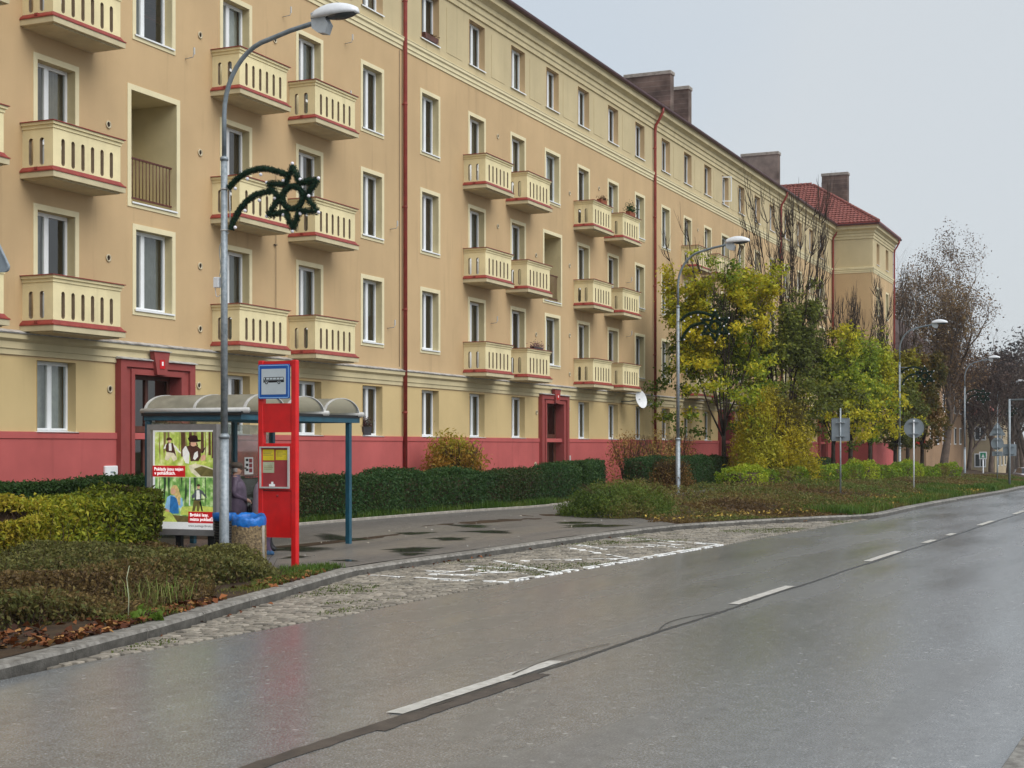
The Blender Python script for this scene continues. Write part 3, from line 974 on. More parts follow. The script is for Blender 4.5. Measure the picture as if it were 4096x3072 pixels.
# wing: side wall facing the street block, front wall with two columns of windows, far walls
WOP = []
for x in (104.9, 108.6):
    WOP.append((x - 0.55, x + 0.55, 2.4, 3.86, 'ground'))
    for dz in FL: WOP.append((x - 0.5, x + 0.5, 5.12 + dz, Z_T + dz, 'window'))
    WOP.append((x - 0.5, x + 0.5, 14.76, 16.24, 'attic'))
for nm, z0, z1, m, dy in (('plinth', -1.2, 2.4, 'plinth_red', 0.035), ('ground_floor_wall', 2.4, 3.9, 'plaster_ground', 0), ('upper_wall', 3.9, 14.12, 'plaster_main', 0), ('attic_wall', 14.12, 17.3, 'plaster_attic', 0)):
    b = MB()
    b.quad((XC - dy, FY + .3, z0), (XC - dy, WY - dy, z0), (XC - dy, WY - dy, z1), (XC - dy, FY + .3, z1))
    wall_grid(b, XC - dy, XE + dy, z0, z1, [o for o in WOP if o[3] > z0 and o[2] < z1], lambda x, z: (x, WY - dy, z))
    b.quad((XE + dy, WY - dy, z0), (XE + dy, 33, z0), (XE + dy, 33, z1), (XE + dy, WY - dy, z1))
    b.build(nm, m, bld, NEG, recalc=False)
b = MB()
b.quad((X0, 33, -1), (XE, 33, -1), (XE, 33, 17.3), (X0, 33, 17.3))
b.quad((X0, FY, -1), (X0, 33, -1), (X0, 33, 17.3), (X0, FY, 17.3))
b.build('rear_wall', 'plaster_main', bld, NEG, recalc=False)

# bands swept along the plan
PATH = [(X0, FY), (XC, FY), (XC, WY), (XE, WY), (XE, 33.0)]


def sweep(b, prof, path=PATH, mi=0):
    """profile of (out, z); out is measured to the street side of the path"""
    n = len(prof)
    rings = []
    for i, p in enumerate(path):
        d0 = Vector(path[i]) - Vector(path[i - 1]) if i > 0 else None
        d1 = Vector(path[i + 1]) - Vector(path[i]) if i < len(path) - 1 else None
        ns = [Vector((d.y, -d.x)).normalized() for d in (d0, d1) if d is not None]
        if len(ns) == 2:
            m = (ns[0] + ns[1]); m = m / (m.dot(ns[0]))
        else:
            m = ns[0]
        rings.append([(p[0] + m.x * o, p[1] + m.y * o, z) for o, z in prof])
    vs = [v for r in rings for v in r]
    fs = []
    for i in range(len(path) - 1):
        for k in range(n - 1):
            fs.append((i * n + k, (i + 1) * n + k, (i + 1) * n + k + 1, i * n + k + 1))
    b.add(vs, fs, mi)


b = MB(); sweep(b, [(0.03, 2.25), (0.055, 2.265), (0.055, 2.395), (0.0, 2.402)])
b.build('plinth_band', 'plinth_red', bld, NEG, recalc=False)
b = MB(); sweep(b, [(0.0, 3.93), (0.035, 3.935), (0.035, 4.05), (0.06, 4.055), (0.06, 4.19), (0.13, 4.25), (0.13, 4.36), (0.0, 4.37)])
b.build('string_course', 'plaster_cornice', bld, NEG, recalc=False)
b = MB(); sweep(b, [(0.15, 4.35), (0.165, 4.375), (0.0, 4.435)])
b.build('course_flashing', 'zinc', bld, NEG, recalc=False)
b = MB(); sweep(b, [(0.0, 14.06), (0.03, 14.065), (0.03, 14.17), (0.06, 14.175), (0.06, 14.28), (0.105, 14.32), (0.105, 14.40), (0.12, 14.405), (0.12, 14.425), (0.0, 14.45)])
b.build('upper_course', 'plaster_trim', bld, NEG, recalc=False)
b = MB(); sweep(b, [(0.0, 16.40), (0.05, 16.41), (0.05, 16.56), (0.09, 16.60), (0.09, 16.78), (0.15, 16.80), (0.16, 16.95), (0.25, 17.02), (0.36, 17.07), (0.36, 17.25), (0.40, 17.30), (0.0, 17.45)])
b.build('eaves_cornice', 'plaster_cornice', bld, NEG, recalc=False)
b = MB()
gp = [(0.47 + 0.085 * math.cos(t), 17.375 + 0.085 * math.sin(t)) for t in [math.pi * (1 + i / 8) for i in range(9)]]
sweep(b, [(0.40, 17.33), (0.385, 17.38)] + gp + [(0.56, 17.405), (0.53, 17.375), (0.40, 17.36), (0.36, 17.43), (0.2, 17.52)])
b.build('gutter', 'gutter_brown', bld, NEG, recalc=False)

# attic panels between the windows: shallow raised fields
ap = MB().box(-0.55, 0.55, -0.012, 0.0, 0.0, 1.45).mesh('attic_panel', 'plaster_attic')
for c in SECT:
    for k in range(6):
        x = c + (OFFS[k] + OFFS[k + 1]) / 2
        if X0 + 1 < x < XC - 1:
            obj('attic_panel', ap, bld, (x - BO[0], 0, 14.72))


# window kinds: each has a frame mesh with panes, sill, surround, reveal and curtain as its parts
def frame_mesh(w, h, split=(0.5,), m='white_frame', rail=None):
    b = MB(); t = 0.045; d = 0.07
    b.box(-w / 2, -w / 2 + t, 0, d, 0, h); b.box(w / 2 - t, w / 2, 0, d, 0, h)
    b.box(-w / 2 + t, w / 2 - t, 0, d, 0, t); b.box(-w / 2 + t, w / 2 - t, 0, d, h - t, h)
    xs = [-w / 2 + t] + [-w / 2 + w * s for s in split] + [w / 2 - t]
    for s in split:
        xm = -w / 2 + w * s
        b.box(xm - 0.03, xm + 0.03, -0.012, d - 0.01, t, h - t)
    e = 0.034
    for i in range(len(xs) - 1):                   # casement frames, a little proud
        a = xs[i] + (0.03 if i > 0 else 0); c = xs[i + 1] - (0.03 if i < len(xs) - 2 else 0)
        b.box(a, a + e, -0.018, 0.05, t, h - t); b.box(c - e, c, -0.018, 0.05, t, h - t)
        b.box(a + e, c - e, -0.018, 0.05, t, t + e); b.box(a + e, c - e, -0.018, 0.05, h - t - e, h - t)
        if rail: b.box(a + e, c - e, -0.016, 0.05, rail, rail + 0.07)
    return b.mesh('window', m)


def pane_mesh(w, h, split=(0.5,)):
    b = MB(); t = 0.06
    xs = [-w / 2] + [-w / 2 + w * s for s in split] + [w / 2]
    for i in range(len(xs) - 1):
        b.quad((xs[i] + t, 0.02, t), (xs[i + 1] - t, 0.02, t), (xs[i + 1] - t, 0.02, h - t), (xs[i] + t, 0.02, h - t))
    return b.mesh('pane', 'glass', recalc=False)


def surround_mesh(w, h, t=0.12, sides=4):
    b = MB(); p = 0.02
    b.box(-w / 2 - t, -w / 2, -p, 0.005, 0 if sides == 3 else -t, h + t); b.box(w / 2, w / 2 + t, -p, 0.005, 0 if sides == 3 else -t, h + t)
    b.box(-w / 2, w / 2, -p, 0.005, h, h + t)
    if sides == 4: b.box(-w / 2, w / 2, -p, 0.005, -t, 0)
    return b.mesh('window_surround', 'plaster_trim')


def reveal_mesh(w, h, d, m):
    b = MB(); y0 = -0.02
    b.quad((-w / 2, y0, 0), (-w / 2, d, 0), (-w / 2, d, h), (-w / 2, y0, h)); b.quad((w / 2, y0, 0), (w / 2, y0, h), (w / 2, d, h), (w / 2, d, 0))
    b.quad((-w / 2, y0, h), (-w / 2, d, h), (w / 2, d, h), (w / 2, y0, h)); b.quad((-w / 2, y0, 0), (w / 2, y0, 0), (w / 2, d, 0), (-w / 2, d, 0))
    return b.mesh('reveal', m, recalc=False)


def sill_mesh(w, d, ov=0.06):
    b = MB()
    b.prism([(-0.055, 0.0), (-0.055, -0.035), (-0.045, -0.035), (-0.045, -0.004), (d, 0.02), (d, 0.028)], -w / 2 - ov, w / 2 + ov, 'x')
    return b.mesh('window_sill', 'white_frame')


def curtain_mesh(x0, x1, z0, z1, amp=0.02, m='curtain'):
    b = MB(); n = max(3, int((x1 - x0) / 0.03)); vs = []; fs = []
    for i in range(n + 1):
        x = x0 + (x1 - x0) * i / n
        y = 0.16 + amp * math.sin(i * 1.9) + amp * 0.6 * math.sin(i * 0.77)
        vs += [(x, y, z0), (x, y, z1)]
    for i in range(n):
        fs.append((2 * i, 2 * i + 2, 2 * i + 3, 2 * i + 1))
    return b.add(vs, fs, 0, True).mesh('curtain', m, recalc=False)


KIND = {}


def kind(name, w, h, d, rev, surround, sill, split, m='white_frame', rail=None):
    KIND[name] = dict(w=w, h=h, d=d, frame=frame_mesh(w, h, split, m, rail), pane=pane_mesh(w, h, split), reveal=reveal_mesh(w, h, d, rev),
                      surround=surround_mesh(w, h, sides=surround) if surround else None, sill=sill_mesh(w, d) if sill else None,
                      curtains=[curtain_mesh(-w / 2, w / 2, 0, h), curtain_mesh(-w / 2, -w * 0.05, 0, h), curtain_mesh(w * 0.12, w / 2, 0, h),
                                curtain_mesh(-w / 2, w / 2, h * 0.45, h, 0.003), curtain_mesh(-w / 2, w / 2, 0, h, 0.006), curtain_mesh(-w / 2, w / 2, 0, h, 0.02, 'curtain_warm'), curtain_mesh(-w / 2, w / 2, h * 0.3, h, 0.003, 'curtain_warm'), curtain_mesh(-w / 2, w / 2, 0, h, 0.02, 'curtain_dark')])


kind('window', 1.14, 1.81, 0.27, 'plaster_reveal', 4, True, (0.5,))
kind('balcony', 1.14, 2.41, 0.27, 'plaster_reveal', 3, False, (0.42,), rail=0.75)
kind('stair', 1.32, 1.79, 0.27, 'plaster_reveal', 4, True, (0.36,))
kind('ground', 1.17, 1.46, 0.27, 'plaster_ground', 0, True, (0.5,))
kind('attic', 1.20, 1.48, 0.27, 'plaster_main', 0, True, (0.5,))
kind('wing_window', 1.0, 1.81, 0.27, 'plaster_reveal', 4, True, (0.5,))
kind('wing_ground', 1.1, 1.46, 0.27, 'plaster_ground', 0, True, (0.5,))
kind('wing_attic', 1.0, 1.48, 0.27, 'plaster_main', 0, True, (0.5,))


def place_window(kn, x, y, z):
    k = KIND[kn]
    w = obj('window', k['frame'], bld, (x - BO[0], y + k['d'] - 0.075 - BO[1], z))
    back = -(k['d'] - 0.075)
    obj('pane', k['pane'], w)
    obj('reveal', k['reveal'], w, (0, back, 0))
    if k['surround']: obj('window_surround', k['surround'], w, (0, back, 0))
    if k['sill']: obj('window_sill', k['sill'], w, (0, back, 0.0))
    r = random.random()
    if r < 0.9:
        obj('curtain', k['curtains'][random.choice([0, 0, 1, 2, 3, 4, 5, 6, 7, 7])], w)
    return w


for o in OPEN:
    if o[4] in KIND:
        place_window(o[4], (o[0] + o[1]) / 2, FY, o[2])
for o in WOP:
    place_window('wing_' + o[4], (o[0] + o[1]) / 2, WY, o[2])

b = MB()                                            # one attic casement stands open
for z0, z1 in ((0, 0.05), (1.25, 1.30)): b.box(0, 0.52, -0.02, 0.02, z0, z1)
for x0 in (0, 0.47): b.box(x0, x0 + 0.05, -0.02, 0.02, 0.05, 1.25)
b.build('open_sash', 'white_frame', bld, (74.95 - BO[0], 0.02, 14.86), R(-70))

# balconies: slab with parapet, cap and red flashing as parts
BW, BP = 2.08, 0.78                                # width, projection


def slot_panel(b, n, width, z0, z1, zs0, zs1, sw, t, P, mi=0):
    """wall with n round-ended slots; P maps (a, depth, z) into space"""
    cw = width / n
    r = sw / 2
    for i in range(n):
        cx = -width / 2 + cw * (i + 0.5)
        zt, zb = zs1 - r, zs0 + r
        pairs = []
        arc = [math.pi * q / 6 for q in range(7)]
        for a in arc:
            pairs.append(((r * math.cos(a), zt + r * math.sin(a)), None))
        for a in arc:
            pairs.append(((-r * math.cos(a), zb - r * math.sin(a)), None))
        inner = []; outer = []
        for q, ((x, z), _) in enumerate(pairs):
            top = q < 7
            edge = (q % 7 == 0, q % 7 == 6)
            if edge[0]:
                s = 1 if top else -1
                inner += [(x, z), (x, z)]; outer += [(s * cw / 2, z), (s * cw / 2, z1 if top else z0)]
            elif edge[1]:
                s = -1 if top else 1
                inner += [(x, z), (x, z)]; outer += [(s * cw / 2, z1 if top else z0), (s * cw / 2, z)]
            else:
                inner.append((x, z)); outer.append((x / r * cw / 2 * 0.999, z1 if top else z0))
        m = len(inner)
        for dep in (0.0, t):
            for q in range(m):
                q2 = (q + 1) % m
                a, c, d, e = inner[q], inner[q2], outer[q2], outer[q]
                if a == c:
                    b.add([P(cx + a[0], dep, a[1]), P(cx + d[0], dep, d[1]), P(cx + e[0], dep, e[1])], [(0, 1, 2)], mi)
                else:
                    b.add([P(cx + a[0], dep, a[1]), P(cx + c[0], dep, c[1]), P(cx + d[0], dep, d[1]), P(cx + e[0], dep, e[1])], [(0, 1, 2, 3)], mi)
        for q in range(m):
            q2 = (q + 1) % m
            a, c = inner[q], inner[q2]
            if a != c:
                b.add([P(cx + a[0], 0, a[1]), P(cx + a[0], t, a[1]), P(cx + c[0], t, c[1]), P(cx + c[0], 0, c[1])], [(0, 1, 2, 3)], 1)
    # ends, top and bottom
    for x in (-width / 2, width / 2):
        b.add([P(x, 0, z0), P(x, t, z0), P(x, t, z1), P(x, 0, z1)], [(0, 1, 2, 3)], mi)
    for z in (z0, z1):
        b.add([P(-width / 2, 0, z), P(width / 2, 0, z), P(width / 2, t, z), P(-width / 2, t, z)], [(0, 1, 2, 3)], mi)


T = 0.085
b = MB()
slot_panel(b, 6, BW * 0.86, 0.0, 0.88, 0.13, 0.68, 0.105, T, lambda a, d, z: (a, -BP + d, z))
for s in (-1, 1):                                  # solid corners
    x0, x1 = sorted((s * BW * 0.43, s * BW / 2)); b.box(x0, x1, -BP, -BP + T, 0, 0.88)
    slot_panel(b, 2, 0.56, 0.0, 0.88, 0.13, 0.68, 0.115, T, lambda a, d, z, s=s: (s * (BW / 2 - d), -0.36 + a, z))
    y0 = -BP + T; x0, x1 = sorted((s * (BW / 2 - T), s * BW / 2))
    b.box(x0, x1, y0, -0.64, 0, 0.88); b.box(x0, x1, -0.08, 0.0, 0, 0.88)
PARAPET = b.mesh('parapet', ['plaster_balcony', 'slot_shade'])
b = MB()
for o_, z0, z1 in ((0.02, 0.86, 0.93), (0.055, 0.93, 0.985)):
    b.box(-BW / 2 - o_, BW / 2 + o_, -BP - o_, -BP + T + 0.02, z0, z1)
    for s in (-1, 1):
        x0, x1 = sorted((s * (BW / 2 + o_), s * (BW / 2 - T - 0.02))); b.box(x0, x1, -BP + T + 0.02, 0, z0, z1)
CAP = b.mesh('balcony_cap', 'plaster_balcony')
b = MB(); o_ = 0.085
for z0, z1 in ((0.986, 1.002),):
    b.box(-BW / 2 - o_, BW / 2 + o_, -BP - o_, -BP + T + 0.04, z0, z1)
    for s in (-1, 1):
        x0, x1 = sorted((s * (BW / 2 + o_), s * (BW / 2 - T - 0.04))); b.box(x0, x1, -BP + T + 0.04, 0, z0, z1)
CAPMETAL = b.mesh('cap_flashing', 'red_metal')
b = MB()
hw = BW / 2
ring0 = [(-hw - 0.09, 0), (-hw - 0.09, -BP - 0.09), (hw + 0.09, -BP - 0.09), (hw + 0.09, 0)]
ring1 = [(-hw - 0.004, 0), (-hw - 0.004, -BP - 0.004), (hw + 0.004, -BP - 0.004), (hw + 0.004, 0)]
vs = [(x, y, -0.012) for x, y in ring0] + [(x, y, 0.01) for x, y in ring0] + [(x, y, 0.035) for x, y in [(x * 0.985, y * 0.94) for x, y in ring0]] + [(x, y, 0.10) for x, y in ring1]
fs = []
for r_ in (0, 4, 8):
    for i in range(3):
        fs.append((r_ + i, r_ + i + 1, r_ + 5 + i, r_ + 4 + i))
b.add(vs, fs)
b.box(-hw - 0.09, -hw - 0.02, -0.46, -0.38, 0.03, 0.085)      # drip outlet
SKIRT = b.mesh('slab_flashing', 'red_metal', recalc=False)
b = MB()
b.box(-hw - 0.075, hw + 0.075, -BP - 0.075, 0.0, -0.125, -0.012)
b.box(-hw + 0.02, hw - 0.02, -BP + 0.02, 0.0, -0.155, -0.125)
SLAB = b.mesh('balcony', 'plaster_slab')

balconies = []
for c in SECT:
    for k in (1, 2, 4, 5):
        x = c + OFFS[k]
        if x < X0 + 1 or x > XC - 1.5: continue
        for dz in FL:
            s = obj('balcony', SLAB, bld, (x + 0.05 - BO[0], 0, 4.53 + dz))
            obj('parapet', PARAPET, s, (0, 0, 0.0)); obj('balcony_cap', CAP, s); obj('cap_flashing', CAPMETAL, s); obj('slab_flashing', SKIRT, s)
            balconies.append((x, dz, s))

# loggias: recess with railing
RAIL = MB()
for z in (0.09, 0.98):
    RAIL.box(-0.80, 0.80, -0.02, 0.02, z, z + 0.04)
for i in range(13):
    x = -0.74 + i * 1.48 / 12
    RAIL.tube([(x, 0, 0.1), (x, 0, 1.0)], 0.011, 5)
RAILM = RAIL.mesh('railing', 'rust_bar')
for o in OPEN:
    if o[4] != 'loggia': continue
    cx, w, h = (o[0] + o[1]) / 2, o[1] - o[0], o[3] - o[2]
    b = MB(); D = 1.25
    x0, x1 = -w / 2, w / 2
    b.quad((x0, 0, 0), (x0, D, 0), (x0, D, h), (x0, 0, h)); b.quad((x1, 0, 0), (x1, 0, h), (x1, D, h), (x1, D, 0))
    b.quad((x0, 0, h), (x0, D, h), (x1, D, h), (x1, 0, h)); b.quad((x0, 0, 0), (x1, 0, 0), (x1, D, 0), (x0, D, 0))
    b.quad((x0, D, 0), (x1, D, 0), (x1, D, h), (x0, D, h))
    b.box(x0 + 0.05, x0 + 0.35, D - 0.35, D - 0.01, 0.01, h - 0.01)
    lg = b.build('loggia', 'plaster_reveal', bld, (cx - BO[0], 0, o[2]), recalc=False)
    b = MB(); t = 0.125; p = 0.02
    b.box(x0 - t, x0, -p, .005, -t, h + t); b.box(x1, x1 + t, -p, .005, -t, h + t); b.box(x0, x1, -p, .005, h, h + t); b.box(x0, x1, -p, .005, -t, 0)
    b.build('loggia_surround', 'plaster_trim', lg)
    obj('railing', RAILM, lg, (0, 0.12, 0.0))
    obj('window_sill', sill_mesh(w, 0.12, 0.0), lg, (0, 0, -0.01))

# entrances
DOORW = 1.70
for o in OPEN:
    if o[4] != 'door': continue
    cx, zb, zt = (o[0] + o[1]) / 2, o[2], o[3]
    e = obj('entrance', None, bld, (cx - BO[0], 0, 0))
    b = MB(); pr = 0.16
    # outer raised border, inner field, inner border, keystone
    b.box(-1.36, -1.16, -pr, 0.02, -0.3, 4.02); b.box(1.16, 1.36, -pr, 0.02, -0.3, 4.02); b.box(-1.16, 1.16, -pr, 0.02, 3.86, 4.02)
    b.box(-1.16, -0.97, -pr + 0.06, 0.02, -0.3, 3.86); b.box(0.97, 1.16, -pr + 0.06, 0.02, -0.3, 3.86); b.box(-0.97, 0.97, -pr + 0.06, 0.02, zt + 0.12, 3.86)
    b.box(-0.97, -0.85, -pr + 0.02, 0.30, -0.3, zt + 0.12); b.box(0.85, 0.97, -pr + 0.02, 0.30, -0.3, zt + 0.12); b.box(-0.85, 0.85, -pr + 0.02, 0.30, zt, zt + 0.12)
    b.build('portal', 'portal_red', e)
    b = MB(); b.prism([(-0.17, zt + 0.02), (0.17, zt + 0.02), (0.29, 4.24), (-0.29, 4.24)], -pr - 0.07, -pr + 0.055, 'y'); b.build('keystone', 'portal_red', e)
    b = MB()
    b.prism([(-pr - 0.05, 4.022), (-pr - 0.05, 4.035), (0, 4.10), (0, 4.022)], -1.40, -0.27, 'x'); b.prism([(-pr - 0.05, 4.022), (-pr - 0.05, 4.035), (0, 4.10), (0, 4.022)], 0.27, 1.40, 'x')
    b.prism([(-pr - 0.10, 4.245), (-pr - 0.10, 4.262), (0, 4.30), (0, 4.245)], -0.33, 0.33, 'x'); b.build('portal_flashing', 'zinc', e)
    b = MB(); y = 0.20
    b.box(-0.85, -0.76, y, y + 0.08, zb, zt); b.box(0.76, 0.85, y, y + 0.08, zb, zt); b.box(-0.76, 0.76, y, y + 0.08, zt - 0.09, zt)
    b.box(-0.76, 0.76, y - 0.01, y + 0.09, 2.42, 2.56); b.box(-0.05, 0.05, y, y + 0.08, 2.56, zt - 0.09)
    for s in (-1, 1):
        a, c = sorted((s * 0.02, s * 0.76))
        b.box(a, a + 0.11, y + 0.005, y + 0.07, zb, 2.42); b.box(c - 0.11, c, y + 0.005, y + 0.07, zb, 2.42)
        b.box(a + 0.11, c - 0.11, y + 0.005, y + 0.07, zb, zb + 0.45); b.box(a + 0.11, c - 0.11, y + 0.005, y + 0.07, 2.30, 2.42)
    d = b.build('door', 'wood_frame', e)
    b = MB(); b.quad((-0.76, y + .04, zb), (0.76, y + .04, zb), (0.76, y + .04, zt), (-0.76, y + .04, zt)); b.build('door_glass', 'glass', e, recalc=False)
    # house-number plate, its figure worn past reading
    b = MB(); b.bbox(-0.09, 0.09, -pr - 0.085, -pr - 0.071, 3.86, 4.06, 0.01, 0); b.box(-0.03, 0.03, -pr - 0.0865, -pr - 0.0855, 3.93, 4.02, 1)
    b.build('number_plate', ['paper_red', 'paper_white'], e)

# drainpipes, with brackets and the swan neck under the gutter
def drainpipe(x, y, zlow, sgn=0):
    b = MB()
    b.tube([(x, y - 0.47, 17.32), (x, y - 0.47, 17.12), (x, y - 0.30, 16.80), (x, y - 0.14, 16.55), (x, y - 0.11, 16.3), (x, y - 0.11, zlow)], 0.062, 10)
    for z in (15.5, 12.4, 9.3, 6.2, 3.1):
        b.tube([(x, y - 0.11, z), (x, y - 0.11, z + 0.05)], 0.07, 10)
        b.box(x - 0.01, x + 0.01, y - 0.05, y + 0.01, z, z + 0.04)
    b.build('drainpipe', 'red_metal', bld, NEG)


for x in (39.52, 63.52, 87.52): drainpipe(x, FY, 0.3)
drainpipe(XC - 0.12, FY, 0.0)
drainpipe(XE - 0.15, WY, -0.5)
b = MB(); b.tube([(39.30, FY - 0.03, 4.5), (39.30, FY - 0.03, 14.0)], 0.008, 5)
b.build('lightning_wire', 'seam_old', bld, NEG)
b = MB(); b.tube([(32.52, FY - 0.04, 4.5), (32.52, FY - 0.04, 9.2)], 0.007, 5)
for z in (5.6, 7.3, 8.6): b.box(32.46, 32.58, FY - 0.05, FY, z, z + 0.02)
b.build('lightning_wire', 'seam_old', bld, NEG)

# roof, wing roof with tile courses, chimneys
b = MB()
b.quad((X0, 20.55, 17.46), (104, 20.55, 17.46), (104, 27, 21.4), (X0, 27, 21.4)); b.quad((X0, 27, 21.4), (104, 27, 21.4), (104, 33.4, 17.46), (X0, 33.4, 17.46))
b.quad((X0, 33.4, 17.4), (XE, 33.4, 17.4), (XE, 20.6, 17.4), (X0, 20.6, 17.4))
b.build('roof', 'roof_tile', bld, NEG, recalc=False)
wx0, wx1, wy0, RZ0 = XC - 0.48, XE + 0.45, WY - 0.48, 17.46
wxm, wyr, RZ1 = (wx0 + wx1) / 2, wy0 + 5.6, 21.1
b = MB()
b.quad((wx0, wy0, RZ0), (wxm, wyr, RZ1), (wxm, 33, RZ1), (wx0, 33, RZ0)); b.quad((wx1, wy0, RZ0), (wx1, 33, RZ0), (wxm, 33, RZ1), (wxm, wyr, RZ1))
b.add([(wx0, wy0, RZ0), (wx1, wy0, RZ0), (wxm, wyr, RZ1)], [(0, 1, 2)])
b.quad((wx0, wy0, RZ0 - 0.02), (wx1, wy0, RZ0 - 0.02), (wx1, 33, RZ0 - 0.02), (wx0, 33, RZ0 - 0.02))
wr = b.build('wing_roof', 'roof_tile', bld, NEG, recalc=False)
b = MB()                                            # tile by tile on the slope that shows
sl = math.hypot(wxm - wx0, RZ1 - RZ0); ux, uz = (wxm - wx0) / sl, (RZ1 - RZ0) / sl
nx, nz = -uz, ux
course, tw = 0.30, 0.26
q = 0
while q * course < sl - 0.1:
    s0 = q * course; s1 = min(sl, s0 + course + 0.06)
    y = wy0 + (wyr - wy0) * (s0 / sl) + 0.05
    while y < 31:
        prof = [(0.0, 0.03), (0.06, 0.055), (0.12, 0.03), (0.19, 0.012), (0.255, 0.03)]
        vs = []
        for s, lift in ((s0, 0.055), (s1, 0.0)):
            for dy, hh in prof:
                e = hh + lift
                vs.append((wx0 + ux * s + nx * e, y + dy, RZ0 + uz * s + nz * e))
        for dy, hh in prof:
            vs.append((wx0 + ux * s0, y + dy, RZ0 + uz * s0 - 0.0))
        b.add(vs, [(i, i + 1, 6 + i, 5 + i) for i in range(4)] + [(10 + i, 11 + i, 1 + i, i) for i in range(4)])
        y += tw
    q += 1
t_ = b.build('roof_tiles', 'roof_tile', wr, (0, 0, 0), recalc=False); tag(t_, kind='stuff')
b = MB()
hv = Vector((wxm, wyr, RZ1)) - Vector((wx0, wy0, RZ0)); L_ = hv.length; hv.normalize()
for i in range(int(L_ / 0.33)):
    p = Vector((wx0, wy0, RZ0 + 0.05)) + hv * i * 0.33
    b.tube([p, p + hv * 0.38], [0.13, 0.105], 8)
for i in range(24):
    b.tube([(wxm, wyr + i * 0.36, RZ1 + 0.05), (wxm, wyr + i * 0.36 + 0.4, RZ1 + 0.05)], [0.13, 0.105], 8)
b.build('hip_tiles', 'roof_tile', wr)
b = MB(); sweep(b, [(0.42, 17.28), (0.50, 17.28), (0.50, 17.52), (0.40, 17.56)], [(XC, FY + 0.5), (XC, WY), (XE, WY), (XE, 33)])
b.build('wing_fascia', 'red_metal', bld, NEG, recalc=False)


def chimney(x, y0, y1, zt, w=0.62):
    b = MB(); b.box(x, x + w, y0, y1, 17.5, zt - 0.2); c = b.build('chimney', 'chimney_brick', bld, NEG)
    b = MB(); b.bbox(x - 0.05, x + w + 0.05, y0 - 0.05, y1 + 0.05, zt - 0.2, zt, 0.02); b.build('chimney_cap', 'concrete', c)


chimney(78.7, 25.0, 27.7, 23.0); chimney(82.1, 25.0, 27.2, 22.9); chimney(100.9, 24.3, 26.9, 22.5); chimney(110.0, 21.3, 23.2, 22.4)

# vents, meter box, brackets
VENT = MB().lathe([(0.035, 0), (0.085, 0), (0.085, 0.025), (0.06, 0.03), (0.055, 0.0)], 16).add([(0.058 * math.cos(2 * math.pi * k / 12), 0.058 * math.sin(2 * math.pi * k / 12), 0.008) for k in range(12)], [tuple(range(12))], 1)
ventm = VENT.mesh('vent', ['vent_cover', 'dark_hole'])
for c in SECT[:3]:
    for off, z in ((-1.6, 9.1), (-1.6, 6.2), (-1.55, 3.35), (1.75, 11.9), (1.75, 9.1), (1.75, 6.4), (1.75, 4.9), (1.7, 3.55), (5.0, 12.6), (-5.0, 12.8), (-5.0, 9.7)):
        v = obj('vent', ventm, bld, (c + off - BO[0], -0.001, z)); v.rotation_euler = (R(90), 0, 0)
    for off, z in ((-1.75, 1.45), (3.4, 1.3)):
        v = obj('vent', ventm, bld, (c + off - BO[0], -0.04, z)); v.rotation_euler = (R(90), 0, 0)
b = MB(); b.bbox(25.72, 26.14, FY - 0.10, FY - 0.03, 1.05, 1.68, 0.015, 0); b.box(25.88, 26.02, FY - 0.103, FY - 0.099, 1.52, 1.56, 1)
b.build('meter_box', ['white_frame', 'sign_back'], bld, NEG)
BR = MB().tube([(0, 0, 0), (0, -0.22, 0.02), (0.0, -0.24, 0.10)], 0.012, 6).box(-0.015, 0.03, -0.26, -0.235, 0.08, 0.24).mesh('wall_bracket', 'alu')
for x, z in ((38.75, 8.55), (38.6, 5.6), (36.1, 13.4), (36.0, 11.8), (28.7, 11.2), (45.95, 6.3), (59.9, 9.1), (59.9, 6.8), (32.9, 13.3)):
    obj('wall_bracket', BR, bld, (x - BO[0], 0, z))
b = MB(); b.box(56.25, 56.95, FY - 0.05, FY + 0.02, 0.50, 0.98)
b.build('cellar_window', 'dark_hole', bld, NEG)
b = MB(); b.box(53.0, 53.25, FY - 0.07, FY - 0.03, 1.2, 1.75); b.build('doorbell_panel', 'alu', bld, NEG)

